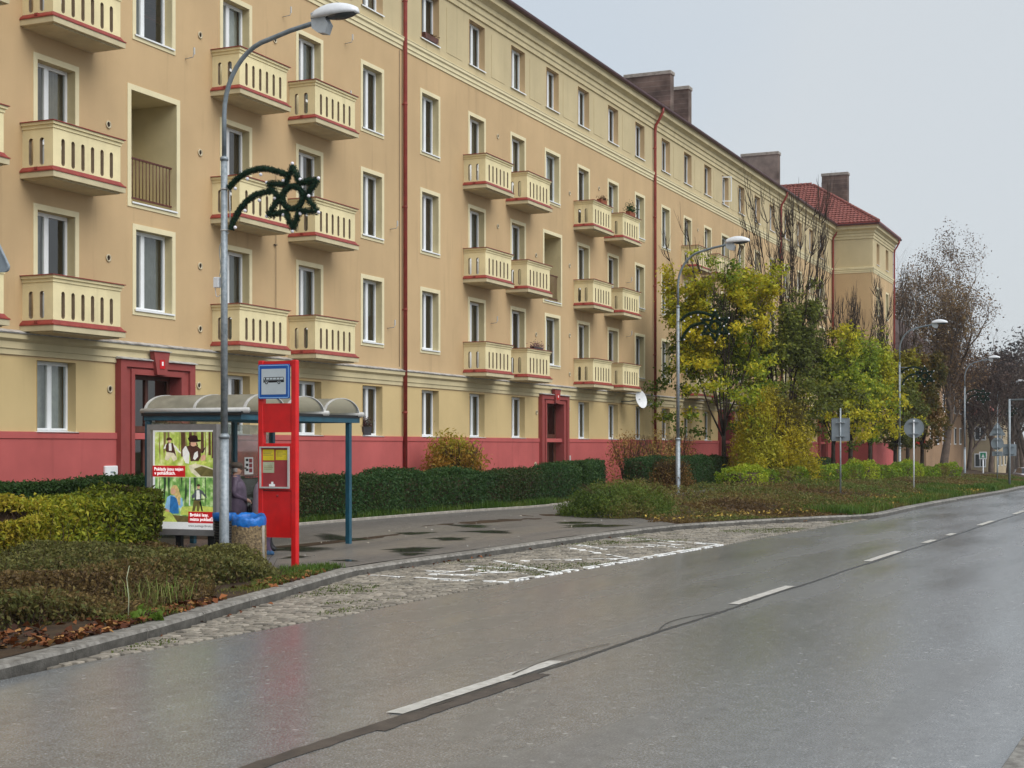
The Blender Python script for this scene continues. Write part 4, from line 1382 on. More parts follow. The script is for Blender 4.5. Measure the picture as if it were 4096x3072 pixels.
# ------------------------------------------------------------------ street lamps and star garlands
def lamp_proto():
    r = thing('street_lamp', 'x', 'street lamp')
    b = MB()
    b.tube([(0, 0, -0.3), (0, 0, 0.1), (0, 0, 2.12)], [0.088, 0.086, 0.082], 16)
    b.tube([(0, 0, 2.12), (0, 0, 2.16), (0, 0, 2.2)], [0.098, 0.098, 0.062], 16)
    b.tube([(0, 0, 2.2), (0, 0, 6.96)], [0.062, 0.058], 14)
    b.tube([(0, 0, 6.96), (0, 0, 7.0), (0, 0, 7.03)], [0.074, 0.074, 0.046], 14)
    b.build('pole', 'galvanised', r)
    pts = [(0, 0, 7.03), (0, 0, 7.75)]
    for i in range(1, 11):
        t = i / 10 * math.pi / 2 * 0.93
        pts.append((1.02 * (1 - math.cos(t)), 0, 7.75 + 1.22 * math.sin(t)))
    pts += [(1.35, 0, 9.07), (1.72, 0, 9.13), (1.95, 0, 9.16)]
    b = MB(); b.tube(pts, 0.041, 12); b.build('arm', 'pole_paint', r)
    # head: housing box at the socket, domed white canopy, dark lens below
    h = MB()
    n = 12; prof = []
    L = 0.86
    vs = []; fs = []
    for i in range(n + 1):
        s = i / n
        x = 1.80 + L * s
        wd = 0.155 * math.sin(math.pi * (0.12 + 0.80 * s)) ** 0.55
        ht = 0.225 * math.sin(math.pi * (0.16 + 0.76 * s)) ** 0.7
        for k in range(9):
            a = math.pi * k / 8
            vs.append((x, wd * math.cos(a), 9.20 + 0.03 * s + ht * math.sin(a)))
    for i in range(n):
        for k in range(8):
            fs.append((i * 9 + k, (i + 1) * 9 + k, (i + 1) * 9 + k + 1, i * 9 + k + 1))
    fs += [tuple(range(8, -1, -1)), tuple(n * 9 + k for k in range(9))]
    fs.append(tuple([i * 9 for i in range(n + 1)] + [i * 9 + 8 for i in range(n, -1, -1)]))
    h.add(vs, fs, 0, True)
    head = h.build('lamp_head', 'lamp_white', r)
    g = MB(); vs = []; fs = []
    for i in range(11):
        s = i / 10
        x = 2.08 + 0.55 * s; wd = 0.125 * math.sin(math.pi * (0.08 + 0.84 * s)) ** 0.5; dp = 0.085 * math.sin(math.pi * (0.05 + 0.9 * s)) ** 0.6
        for k in range(9):
            a = math.pi * k / 8
            vs.append((x, wd * math.cos(a), 9.215 + 0.022 * s - dp * math.sin(a)))
    for i in range(10):
        for k in range(8):
            fs.append((i * 9 + k, i * 9 + k + 1, (i + 1) * 9 + k + 1, (i + 1) * 9 + k))
    g.add(vs, fs, 0, True); g.build('lens', 'lamp_glass', head)
    c = MB(); c.prism([(1.80, 9.30), (1.82, 9.04), (1.94, 8.95), (2.08, 8.93), (2.14, 9.08), (2.06, 9.22)], -0.085, 0.085, 'y'); c.build('socket', 'lamp_grey', head)
    return r


def fuzzy(pathlist, rad, per_m, size, seed):
    """needle tufts round tubes: points and outward normals"""
    P = []; N = []
    rr = random.Random(seed)
    for path in pathlist:
        path = [Vector(p) for p in path]
        for a, c in zip(path, path[1:]):
            d = c - a; L = d.length
            if L < 1e-6: continue
            d.normalize(); o1 = d.orthogonal().normalized(); o2 = d.cross(o1)
            for _ in range(int(L * per_m)):
                t = rr.uniform(0, 2 * math.pi); nn = o1 * math.cos(t) + o2 * math.sin(t)
                k = rr.uniform(0.75, 1.35) * rad
                P.append(a + d * rr.uniform(0, L) + nn * k); N.append(nn)
    return np.array([tuple(p) for p in P]), np.array([tuple(p) for p in N])


def arc_pts(ctrl, n=20):
    """smooth curve through control points (x, z)"""
    out = []
    for i in range(len(ctrl) - 1):
        p0 = ctrl[max(i - 1, 0)]; p1 = ctrl[i]; p2 = ctrl[i + 1]; p3 = ctrl[min(i + 2, len(ctrl) - 1)]
        for k in range(6):
            t = k / 6
            out.append(tuple(0.5 * ((2 * p1[j]) + (-p0[j] + p2[j]) * t + (2 * p0[j] - 5 * p1[j] + 4 * p2[j] - p3[j]) * t * t + (-p0[j] + 3 * p1[j] - 3 * p2[j] + p3[j]) * t ** 3) for j in (0, 1)))
    out.append(ctrl[-1])
    return [(x, 0.0, z) for x, z in out]


def star_proto():
    r = thing('garland_star', 'x', 'decoration')
    k = 1 / (1007 * 0.915)
    up = arc_pts([((px - 240) * k, (790 - py) / 1007) for px, py in ((330, 540), (480, 390), (700, 285), (950, 250), (1200, 300), (1420, 395))])
    lo = arc_pts([((px - 240) * k, (790 - py) / 1007) for px, py in ((370, 1270), (440, 1080), (560, 905), (700, 770), (880, 685), (1150, 650))])
    cx = 1.395
    ring = [(cx + 0.205 * math.cos(2 * math.pi * i / 24), 0, 0.195 * math.sin(2 * math.pi * i / 24)) for i in range(25)]
    tips = [(cx + 0.54 * math.cos(math.pi / 2 + i * math.pi / 3) / 0.96, 0, 0.54 * math.sin(math.pi / 2 + i * math.pi / 3)) for i in range(6)]
    inn = [(cx + 0.275 * math.cos(math.pi / 2 + math.pi / 6 + i * math.pi / 3), 0, 0.275 * math.sin(math.pi / 2 + math.pi / 6 + i * math.pi / 3)) for i in range(6)]
    star = []
    for i in range(6):
        star.append([inn[i - 1], tips[i], inn[i]])
    for nm, paths, rad, seed in (('garland', [up], 0.044, 1), ('garland', [lo], 0.044, 2), ('star', [ring] + star, 0.047, 3)):
        b = MB()
        for p in paths: b.tube(p, rad, 7)
        g = b.build(nm, 'needle_wire', r)
        P, N = fuzzy(paths, rad, 1500, 0.05, seed)
        cols = mixcols(len(P), [(0.006, 0.030, 0.016), (0.012, 0.045, 0.022), (0.03, 0.05, 0.014), (0.010, 0.040, 0.03)], jitter=0.4)
        o = obj('needles', leaf_mesh('needles', P, N, RNG.uniform(0.03, 0.06, len(P)), cols, 'needle', aspect=0.22, wild=0.9), g)
    bulb = MB().sphere((0, 0, 0), 0.031, 10, 7).mesh('bulb', 'bulb_white')
    pos = [(t[0] * 1.0 + (t[0] - cx) * 0.06, -0.01, t[2] * 1.07) for t in tips] + [(cx + (p[0] - cx) * 1.22, -0.03, p[2] * 1.22) for p in inn]
    for px, py in ((470, 560), (700, 410), (950, 355), (470, 1240), (655, 960), (925, 800)):
        pos.append(((px - 240) * k, -0.03, (790 - py) / 1007))
    for p in pos: obj('bulb', bulb, r, p)
    b = MB()
    b.tube([(0.0, 0, 0.24), (0.12, 0, 0.24)], 0.012, 6); b.tube([(0.0, 0, -0.48), (0.15, 0, -0.46)], 0.012, 6); b.tube([(0.115, 0, 0.24), (0.125, 0, -0.46)], 0.010, 6)
    for z in (0.24, -0.48): b.tube([(0, 0, z - 0.012), (0, 0, z + 0.012)], 0.068, 12)
    b.build('bracket', 'alu', r)
    return r


LAMPS = [(21.58, 14.97, gz(21.7, 15), 'galvanised lamp post with curved arm rising through shrubs beside the bus shelter', 'green garland star on the lamp post beside the bus shelter'),
         (51.9, 16.2, 0.22, 'curved-arm lamp post in front of the yellow maple past the cobbled bay', 'green garland star in front of the yellow maple crown'),
         (86.6, 13.8, -0.12, 'curved-arm lamp post standing between the rectangular and round road sign backs', 'green garland star above the round road sign back'),
         (121.4, 14.3, -0.19, 'curved-arm lamp post beyond the end of the light green low hedge', 'garland star on the lamp post beyond the low hedge end'),
         (159.0, 15.5, -0.5, 'farthest curved-arm lamp post near the frame edge behind the triangular sign', 'garland star on the farthest lamp post near the overhead mast')]
lp = lamp_proto(); sp_ = star_proto()
for i, (x, y, z, l1, l2) in enumerate(LAMPS):
    o = lp if i == 0 else copy_tree(lp)
    o.location = (x, y, z); o.rotation_euler = (0, 0, R(-90)); tag(o, l1, 'street lamp', 'street lamps along the verge')
    if i == 2: MB().tube([(0.0, 0, 6.75), (0.85, 0, 6.72)], 0.03, 8).build('side_bar', 'galvanised', o)
    s = sp_ if i == 0 else copy_tree(sp_)
    s.location = (x, y, z + 6.22); s.rotation_euler = (0, 0, R(-90)); tag(s, l2, 'decoration', 'garland stars on the lamp posts')
# loose cable and junction box on the first lamp
b = MB()
b.tube(arc_pts([(0.1, 5.7), (-0.05, 5.55), (-0.10, 5.40), (-0.07, 5.1), (-0.10, 4.95)]), 0.008, 5)
b.build('cable', 'alu', lp)
b = MB(); b.bbox(-0.20, -0.09, -0.05, 0.05, 4.75, 4.93, 0.01); b.tube(arc_pts([(-0.19, 4.78), (-0.16, 4.6), (-0.07, 4.62)]), 0.007, 5); b.build('junction_box', 'lamp_white', lp)

# ------------------------------------------------------------------ bus shelter: three barrel vaults on teal posts
SX = [22.25, 23.62, 25.0, 26.38]; SY0, SY1 = 15.05, 17.1
sg = gz(24, 15.5)
sh = thing('bus_shelter', 'teal bus shelter with three translucent barrel-vault roofs', 'bus shelter', (24.3, 16.0, sg))
SN = (-24.3, -16.0, -sg)
ZB = 2.56                                          # underside of roof
for x in SX:
    MB().bbox(x - 0.05, x + 0.05, SY1 - 0.05, SY1 + 0.05, sg - 0.1, ZB + 0.02, 0.008).build('post', 'teal_paint', sh, SN)
MB().bbox(SX[3] - 0.32, SX[3] - 0.22, SY0 + 0.0, SY0 + 0.1, sg - 0.1, ZB + 0.02, 0.008).build('post', 'teal_paint', sh, SN)
b = MB()
b.box(SX[0] - 0.06, SX[0] + 0.06, SY0 - 0.02, SY1 + 0.06, ZB + 0.02, ZB + 0.16); b.box(SX[3] - 0.06, SX[3] + 0.06, SY0 - 0.02, SY1 + 0.06, ZB + 0.02, ZB + 0.16)
b.box(SX[0] + 0.06, SX[3] - 0.06, SY0 - 0.02, SY0 + 0.08, ZB + 0.02, ZB + 0.16); b.box(SX[0] + 0.06, SX[3] - 0.06, SY1 - 0.04, SY1 + 0.06, ZB + 0.02, ZB + 0.16)
b.build('roof_beam', 'teal_paint', sh, SN)
for i in range(3):
    xa, xb = SX[i], SX[i + 1]; xm = (xa + xb) / 2; rw = (xb - xa) / 2 - 0.02; RH = 0.31; zb = ZB + 0.19
    def arc(t, f=1.0): return (xm + rw * f * math.cos(t), zb + RH * f * math.sin(t))
    b = MB(); vs = []; fs = []; n = 14
    for k in range(n + 1):
        x_, z_ = arc(math.pi * k / n)
        vs += [(x_, SY0 - 0.05, z_), (x_, SY1 + 0.1, z_)]
    for k in range(n): fs.append((2 * k, 2 * k + 2, 2 * k + 3, 2 * k + 1))
    vault = b.add(vs, fs, 0, True).build('roof_vault', 'roof_plastic', sh, SN, recalc=False)
    for y in (SY0 - 0.06, (SY0 + SY1) / 2, SY1 + 0.06):
        b = MB(); pv = []
        for k in range(n + 1):
            t = math.pi * k / n
            c0, c1 = arc(t, 0.985), arc(t, 1.03)
            pv.append((c0, c1))
        vs = []; fs = []
        for (c0, c1) in pv:
            vs += [(c0[0], y, c0[1]), (c1[0], y, c1[1]), (c1[0], y + 0.05, c1[1]), (c0[0], y + 0.05, c0[1])]
        for k in range(n):
            for q in range(4):
                fs.append((4 * k + q, 4 * k + (q + 1) % 4, 4 * k + 4 + (q + 1) % 4, 4 * k + 4 + q))
        b.add(vs, fs).build('roof_rib', 'alu', vault)
for x in SX:
    b = MB(); b.tube([(x, SY0 - 0.14, ZB + 0.19), (x, SY1 + 0.16, ZB + 0.19)], 0.05, 10); b.build('roof_gutter', 'alu', sh, SN)
b = MB(); b.box(SX[0] - 0.07, SX[3] + 0.07, SY0 - 0.04, SY0 - 0.022, ZB + 0.12, ZB + 0.17); b.box(SX[0] - 0.085, SX[0] - 0.062, SY0 - 0.04, SY1 + 0.1, ZB + 0.10, ZB + 0.155)
b.build('roof_trim', 'black_rubber', sh, SN)
for i in range(3):
    xa, xb = SX[i] + 0.055, SX[i + 1] - 0.055
    g = MB().box(xa, xb, SY1 - 0.004, SY1 + 0.004, 1.50, ZB - 0.02).build('glass_pane', 'glass_shelter', sh, SN)
    MB().box(xa, xb, SY1 - 0.004, SY1 + 0.004, 0.42, 1.44).build('glass_pane', 'glass_smoked', sh, SN)
    MB().box(xa, xb, SY1 - 0.02, SY1 + 0.02, 1.445, 1.465).box(xa, xb, SY1 - 0.02, SY1 + 0.02, 1.48, 1.498).build('rail', 'black_rubber', sh, SN)
MB().box(SX[0] - 0.004, SX[0] + 0.004, SY0 + 0.23, SY1 - 0.06, 0.42, ZB + 0.0).build('glass_pane', 'glass_shelter', sh, SN)
# notice on the rear glass
b = MB(); b.box(25.35, 25.66, SY1 - 0.012, SY1 - 0.006, 1.53, 1.88, 0)
for z in (1.80, 1.70, 1.60): b.box(25.39, 25.48, SY1 - 0.0135, SY1 - 0.0125, z, z + 0.05, 1); b.box(25.51, 25.62, SY1 - 0.0135, SY1 - 0.0125, z - 0.03, z + 0.05, 2)
b.build('notice', ['paper_white', 'ink', 'totem_wine'], sh, SN)

# ------------------------------------------------------------------ advertising case on the end of the shelter (faces -x)
AX, AY0, AY1, AZ0, AZ1 = 22.10, 15.44, 16.96, 0.50, 2.50
adv = thing('poster_case', 'grey framed poster case with forest advert on the shelter end', 'poster case', (AX, (AY0 + AY1) / 2, AZ0))
AC = (AY0 + AY1) / 2


def ycv(s):                                        # s 0..1 from the picture's left (far, +y) to right
    return AY1 - s * (AY1 - AY0)


b = MB()
b.box(AX - 0.08, AX + 0.09, AY0, AY0 + 0.075, AZ0, AZ1); b.box(AX - 0.08, AX + 0.09, AY1 - 0.075, AY1, AZ0, AZ1)
b.box(AX - 0.08, AX + 0.09, AY0 + 0.075, AY1 - 0.075, AZ0, AZ0 + 0.10); b.box(AX - 0.08, AX + 0.09, AY0 + 0.075, AY1 - 0.075, AZ1 - 0.10, AZ1)
b.box(AX + 0.0, AX + 0.085, AY0 + 0.075, AY1 - 0.075, AZ0 + 0.10, AZ1 - 0.10)
AN = (-AX, -AC, -AZ0)
b.build('case_frame', 'case_grey', adv, AN)
b = MB()
for y in (15.55, 16.25): b.box(AX - 0.02, AX + 0.06, y, y + 0.12, 0.05, AZ0)
b.build('case_leg', 'black_rubber', adv, AN)


def picture_mat(name, trunk, pal, scale):
    """printed forest photograph: upright trunks over dappled leaves"""
    m, nt, p = _base(name)
    N, L = nt.nodes, nt.links
    tc = N.new('ShaderNodeTexCoord')
    n1 = N.new('ShaderNodeTexNoise'); n1.inputs['Scale'].default_value = scale; n1.inputs['Detail'].default_value = 6
    L.new(tc.outputs['Object'], n1.inputs['Vector'])
    r1 = N.new('ShaderNodeValToRGB'); e = r1.color_ramp.elements
    e[0].position = 0.3; e[0].color = (*pal[0], 1); e[1].position = 0.7; e[1].color = (*pal[2], 1)
    k = e.new(0.5); k.color = (*pal[1], 1)
    L.new(n1.outputs['Fac'], r1.inputs['Fac'])
    mp = N.new('ShaderNodeMapping'); mp.inputs['Scale'].default_value = (1, 9, 0.5)
    L.new(tc.outputs['Object'], mp.inputs['Vector'])
    n2 = N.new('ShaderNodeTexNoise'); n2.inputs['Scale'].default_value = 1.6; n2.inputs['Detail'].default_value = 3
    L.new(mp.outputs['Vector'], n2.inputs['Vector'])
    r2 = N.new('ShaderNodeMapRange'); r2.inputs['From Min'].default_value = 0.52; r2.inputs['From Max'].default_value = 0.60
    L.new(n2.outputs['Fac'], r2.inputs['Value'])
    sp = N.new('ShaderNodeSeparateXYZ'); L.new(tc.outputs['Object'], sp.inputs[0])
    mz = N.new('ShaderNodeMapRange'); mz.inputs['From Min'].default_value = -0.16; mz.inputs['From Max'].default_value = 0.05
    L.new(sp.outputs['Z'], mz.inputs['Value'])
    mu = N.new('ShaderNodeMath'); mu.operation = 'MULTIPLY'; L.new(r2.outputs['Result'], mu.inputs[0]); L.new(mz.outputs['Result'], mu.inputs[1])
    mx = N.new('ShaderNodeMix'); mx.data_type = 'RGBA'; L.new(mu.outputs['Value'], mx.inputs[0])
    L.new(r1.outputs['Color'], mx.inputs['A']); mx.inputs['B'].default_value = (*trunk, 1)
    L.new(mx.outputs['Result'], p.inputs['Base Color']); p.inputs['Roughness'].default_value = 0.5
    MATS[name] = m


picture_mat('picture_sunny', (0.20, 0.16, 0.06), [(0.24, 0.40, 0.05), (0.52, 0.66, 0.12), (0.85, 0.90, 0.50)], 7)
picture_mat('picture_deep', (0.03, 0.06, 0.03), [(0.05, 0.17, 0.05), (0.26, 0.50, 0.12), (0.85, 0.95, 0.55)], 8)
MATS['skin_print'] = mat('skin_print', (0.72, 0.42, 0.28), 0.6, 0.1)
mat('hair_print', (0.72, 0.52, 0.22), 0.6, 0.25, 20); mat('blue_print', (0.04, 0.2, 0.5), 0.6, 0.2, 12); mat('blue_light', (0.32, 0.60, 0.88), 0.6, 0.1, 12)
mat('vest_print', (0.05, 0.025, 0.015), 0.6, 0.4, 14); mat('shirt_print', (0.88, 0.88, 0.84), 0.6, 0.1, 14); mat('breeches_print', (0.78, 0.72, 0.52), 0.6, 0.15, 10)
mat('trunk_print', (0.09, 0.05, 0.025), 0.6, 0.3, 8); mat('olive_print', (0.16, 0.13, 0.045), 0.6, 0.3, 9); mat('grey_print', (0.10, 0.11, 0.13), 0.6, 0.2, 9); mat('yellow_print', (0.60, 0.68, 0.14), 0.6, 0.2, 12)
mat('poster_white', (0.86, 0.87, 0.87), 0.6, 0.04, 5); mat('poster_red', (0.58, 0.012, 0.02), 0.6, 0.04, 5); mat('poster_ink', (0.03, 0.03, 0.035), 0.6, 0.1)
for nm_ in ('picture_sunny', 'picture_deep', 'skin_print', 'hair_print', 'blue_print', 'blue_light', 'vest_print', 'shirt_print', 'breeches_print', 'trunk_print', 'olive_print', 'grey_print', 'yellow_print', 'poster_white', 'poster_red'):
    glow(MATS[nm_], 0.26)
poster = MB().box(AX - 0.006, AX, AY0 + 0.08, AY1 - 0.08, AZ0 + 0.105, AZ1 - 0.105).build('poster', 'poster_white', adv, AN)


# poster pictures: coordinates in the crop of the photograph's poster, turned into y and z on the sheet
def pp(px, py):
    s = (px - 75) / (870 - 75)
    y = (AY1 - 0.075) - s * (AY1 - AY0 - 0.15)
    z = (AZ1 - 0.10) - (py - 150) / (1530 - 150) * (AZ1 - AZ0 - 0.20)
    return (y, z)


def sheet(name, m, pts, layer, parent=None):
    b = MB(); x_ = AX - 0.0065 - 0.0006 * layer
    cy = sum(pp(*p)[0] for p in pts) / len(pts); cz = sum(pp(*p)[1] for p in pts) / len(pts)
    b.add([(0, pp(*p)[0] - cy, pp(*p)[1] - cz) for p in pts], [tuple(range(len(pts)))])
    o = b.build(name, m, poster, (x_, cy, cz), recalc=False)
    if o.data.polygons[0].normal.x > 0: o.data.flip_normals()
    return o


def oval(cx, cy, rx, ry, n=14):
    return [(cx + rx * math.cos(2 * math.pi * i / n), cy + ry * math.sin(2 * math.pi * i / n)) for i in range(n)]


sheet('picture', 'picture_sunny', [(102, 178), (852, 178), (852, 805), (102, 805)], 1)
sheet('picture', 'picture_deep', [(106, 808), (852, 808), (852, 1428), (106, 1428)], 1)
for x0, x1, y0, y1 in ((440, 490, 180, 520), (690, 725, 180, 460), (785, 812, 180, 500), (825, 851, 180, 540), (540, 575, 180, 300)):
    sheet('picture_shape', 'trunk_print', [(x0, y0), (x1, y0), (x1 + 4, y1), (x0 - 2, y1)], 2)
# first figure: hat, face, waistcoat, shirt, breeches
for m_, pts, ly in (('shirt_print', [(240, 350), (215, 405), (225, 415), (262, 390), (345, 385), (430, 478), (440, 470), (370, 375), (330, 335), (280, 335)], 3),
                    ('breeches_print', [(255, 450), (370, 450), (388, 560), (340, 590), (312, 520), (270, 580), (228, 560)], 3),
                    ('vest_print', [(262, 330), (335, 330), (352, 400), (380, 525), (345, 470), (262, 458), (240, 440), (245, 370)], 4),
                    ('shirt_print', [(283, 335), (315, 335), (322, 440), (285, 440)], 5),
                    ('skin_print', oval(292, 300, 20, 26), 5), ('vest_print', [(250, 285), (262, 258), (300, 252), (322, 270), (330, 300), (300, 290), (262, 300)], 6),
                    # second figure, nearer
                    ('shirt_print', [(490, 375), (458, 430), (462, 530), (495, 610), (540, 620), (545, 480), (540, 380)], 3),
                    ('vest_print', [(505, 380), (560, 360), (640, 370), (690, 420), (690, 520), (660, 580), (560, 585), (545, 470)], 4),
                    ('shirt_print', [(610, 470), (650, 440), (655, 520), (615, 570), (590, 545)], 5), ('skin_print', oval(595, 340, 40, 40), 5),
                    ('vest_print', [(540, 330), (550, 380), (560, 390), (562, 320)], 6), ('vest_print', [(630, 330), (640, 390), (655, 370), (640, 320)], 6),
                    ('ink', [(525, 270), (550, 232), (600, 222), (645, 235), (655, 285), (700, 292), (680, 312), (620, 322), (550, 320), (535, 295)], 6),
                    ('skin_print', [(690, 520), (720, 490), (750, 505), (748, 570), (690, 580)], 5), ('ink', [(690, 470), (745, 385), (750, 395), (715, 475)], 6),
                    ('yellow_print', [(640, 600), (700, 585), (770, 590), (750, 625), (660, 625)], 6),
                    ('breeches_print', [(540, 640), (620, 620), (760, 650), (850, 690), (850, 800), (640, 800), (560, 730)], 3),
                    ('olive_print', [(600, 690), (700, 650), (845, 700), (848, 795), (690, 790)], 4),
                    # lower picture: seated hiker with long fair hair, cyclist behind
                    ('yellow_print', [(106, 1180), (200, 1170), (330, 1330), (390, 1428), (106, 1428)], 2), ('olive_print', [(330, 1330), (540, 1350), (540, 1428), (390, 1428)], 2),
                    ('yellow_print', [(450, 1215), (700, 1200), (852, 1215), (852, 1280), (560, 1330), (430, 1330)], 2),
                    ('hair_print', [(310, 960), (340, 918), (385, 922), (410, 975), (432, 1060), (430, 1200), (395, 1190), (360, 1060), (320, 1050), (302, 1020)], 4),
                    ('blue_light', [(262, 1085), (300, 1060), (400, 1070), (455, 1100), (465, 1200), (430, 1240), (300, 1200), (290, 1270), (230, 1240)], 3),
                    ('blue_print', [(305, 1065), (350, 1080), (400, 1110), (412, 1310), (330, 1315), (290, 1290), (300, 1150)], 5),
                    ('hair_print', [(385, 930), (410, 975), (432, 1060), (432, 1200), (405, 1190), (380, 1080), (375, 1000)], 6), ('skin_print', oval(340, 1000, 30, 45), 6),
                    ('skin_print', [(200, 1230), (240, 1240), (300, 1275), (280, 1295), (215, 1270)], 5),
                    ('grey_print', [(620, 985), (600, 1030), (572, 1060), (580, 1110), (612, 1080), (615, 1125), (690, 1125), (700, 1030), (755, 1090), (768, 1080), (710, 990), (665, 965)], 4),
                    ('shirt_print', [(635, 985), (672, 985), (680, 1110), (632, 1110)], 5), ('skin_print', oval(660, 940, 18, 28), 5), ('vest_print', oval(660, 915, 22, 16), 6),
                    ('olive_print', [(600, 1125), (690, 1125), (665, 1275), (640, 1275), (635, 1170), (612, 1275), (580, 1275)], 4),
                    ('ink', [(575, 1118), (730, 1100), (732, 1110), (577, 1128)], 6), ('ink', [(690, 1130), (715, 1270), (700, 1275), (670, 1150)], 5),
                    ('shirt_print', [(545, 812), (556, 812), (554, 1200), (538, 1200)], 2),
                    ('poster_red', [(70, 647), (494, 647), (494, 802), (70, 802)], 8), ('poster_red', [(532, 1280), (858, 1280), (858, 1437), (532, 1437)], 8)):
    sheet('picture_shape', m_, pts, ly)


def text_mesh(s, size):
    cu = bpy.data.curves.new('lettering', 'FONT'); cu.body = s; cu.size = size; cu.resolution_u = 3
    t = bpy.data.objects.new('lettering', cu)
    me = bpy.data.meshes.new_from_object(t)
    bpy.data.objects.remove(t); bpy.data.curves.remove(cu)
    return me


def lettering(s, px, py, wpx, m, layer, bold=1.0):
    me = text_mesh(s, 1.0)
    xs = [v.co.x for v in me.vertices]; w0, w1 = min(xs), max(xs)
    wy = abs(pp(px + wpx, py)[0] - pp(px, py)[0]); k = wy / (w1 - w0)
    y0, z0 = pp(px, py)
    for v in me.vertices:
        x_, yy = v.co.x - w0, v.co.y
        v.co = (0, -x_ * k, yy * k)
    me.materials.append(MATS[m])
    o = obj('lettering', me, poster, (AX - 0.0065 - 0.0006 * layer, y0, z0))
    if len(me.polygons) and me.polygons[0].normal.x > 0: me.flip_normals()
    return o


for d_ in (0, 1.5):
    lettering('Poklady jsou nejen', 98 + d_, 715 + d_ * 0.5, 368, 'poster_white', 10); lettering('v pohádkách.', 98 + d_, 772 + d_ * 0.5, 270, 'poster_white', 10)
    lettering('Brdské lesy,', 555 + d_, 1345 + d_ * 0.5, 230, 'poster_white', 10); lettering('místo pokladů', 555 + d_, 1406 + d_ * 0.5, 285, 'poster_white', 10)
lettering('www.poznejpribram.cz', 532, 1490, 320, 'ink', 10)
MB().box(AX - 0.07, AX - 0.066, AY0 + 0.075, AY1 - 0.075, AZ0 + 0.1, AZ1 - 0.1).build('case_glass', glass_mat('glass_clear', (0.99, 0.99, 0.99), base=0.02), adv, AN)

# ------------------------------------------------------------------ red bus stop totem (faces -x)
TX, TY0, TY1 = 20.5, 12.80, 13.53
tg = gz(TX, 13)
tot = thing('bus_stop_totem', 'bright red bus stop totem carrying blue bus sign and timetable case', 'bus stop', (TX, 13.16, tg))
TN = (-TX, -13.16, -tg)
for y in (TY0, TY1 - 0.1):
    MB().bbox(TX - 0.05, TX + 0.05, y, y + 0.10, tg - 0.1, 3.50, 0.012).build('post', 'totem_red', tot, TN)
b = MB(); b.box(TX - 0.03, TX + 0.03, TY0 + 0.1, TY1 - 0.1, 3.40, 3.49); b.build('crossbar', 'totem_red', tot, TN)
for nm, z0, z1 in (('panel', 2.33, 2.80), ('panel', 1.385, 2.15), ('panel', 0.62, 1.375)):
    MB().bbox(TX - 0.035, TX + 0.035, TY0 + 0.101, TY1 - 0.101, z0, z1, 0.006).build(nm, 'totem_red', tot, TN)
b = MB(); b.box(TX - 0.037, TX + 0.037, TY0 + 0.101, TY1 - 0.101, 1.3755, 1.3845); b.build('panel_joint', 'ink', tot, TN)
MB().lathe([(0.018, 0), (0.018, 0.012), (0.0, 0.014)], 12).build('lock', 'totem_wine', tot, (-0.035, 0, 1.30 - tg)).rotation_euler = (0, R(-90), 0)
# blue sign
sy0, sy1, sz0, sz1 = TY0 + 0.105, TY1 - 0.03, 2.875, 3.435


def rrect(y0, y1, z0, z1, r, n=5):
    pts = []
    for cy, cz, a0 in ((y1 - r, z1 - r, 0), (y0 + r, z1 - r, 90), (y0 + r, z0 + r, 180), (y1 - r, z0 + r, 270)):
        for k in range(n + 1):
            a = R(a0 + 90 * k / n); pts.append((cy + r * math.cos(a), cz + r * math.sin(a)))
    return pts


sign = MB().prism(rrect(sy0, sy1, sz0, sz1, 0.03), TX - 0.085, TX - 0.06, 'x').build('bus_sign', 'sign_blue', tot, TN)
MB().box(TX - 0.06, TX - 0.03, sy0 + 0.1, sy1 - 0.1, sz0 + 0.05, sz1 - 0.03).build('sign_clamp', 'alu', sign)
def ringp(y0, y1, z0, z1, r, w, x0, m, nm):
    o_, i_ = rrect(y0, y1, z0, z1, r), rrect(y0 + w, y1 - w, z0 + w, z1 - w, max(0.004, r - w))
    n = len(o_)
    MB().add([(x0, *p) for p in o_] + [(x0, *p) for p in i_], [(i, (i + 1) % n, n + (i + 1) % n, n + i) for i in range(n)]).build(nm, m, sign, recalc=False)
ringp(sy0 + 0.012, sy1 - 0.012, sz0 + 0.012, sz1 - 0.012, 0.026, 0.012, TX - 0.0865, 'sign_sky', 'sign_border')
MB().prism(rrect(sy0 + 0.065, sy1 - 0.065, sz0 + 0.07, sz1 - 0.075, 0.006), TX - 0.0875, TX - 0.0852, 'x').build('sign_field', 'sign_pale', sign)
def sgn(px, py):                                   # crop of the sign in the photograph -> y, z
    return (sy1 - 0.065 - (px - 245) / (1005 - 245) * (sy1 - sy0 - 0.13), sz1 - 0.075 - (py - 435) / (1280 - 435) * (sz1 - sz0 - 0.145))
def glyph(pts, m, ly):
    b = MB(); b.add([(TX - 0.0876 - 0.0006 * ly, *sgn(*p)) for p in pts], [tuple(range(len(pts)))])
    o = b.build('bus_pictogram', m, sign, recalc=False)
    if o.data.polygons[0].normal.x > 0: o.data.flip_normals()
glyph([(308, 890), (308, 770), (318, 710), (925, 705), (945, 740), (948, 882)], 'ink', 1)
glyph([(325, 815), (940, 805), (940, 797), (325, 807)], 'sign_pale', 2)
for x0, x1 in ((325, 358), (395, 488), (505, 592), (608, 702), (718, 808), (824, 928)):
    glyph([(x0, 730), (x1, 726), (x1, 786), (x0, 790)], 'sign_pale', 2)
for cx_ in (405, 792):
    glyph(oval(cx_, 890, 58, 58, 20), 'sign_pale', 2); glyph(oval(cx_, 890, 46, 50, 20), 'ink', 3); glyph(oval(cx_, 890, 20, 22, 14), 'sign_pale', 4)
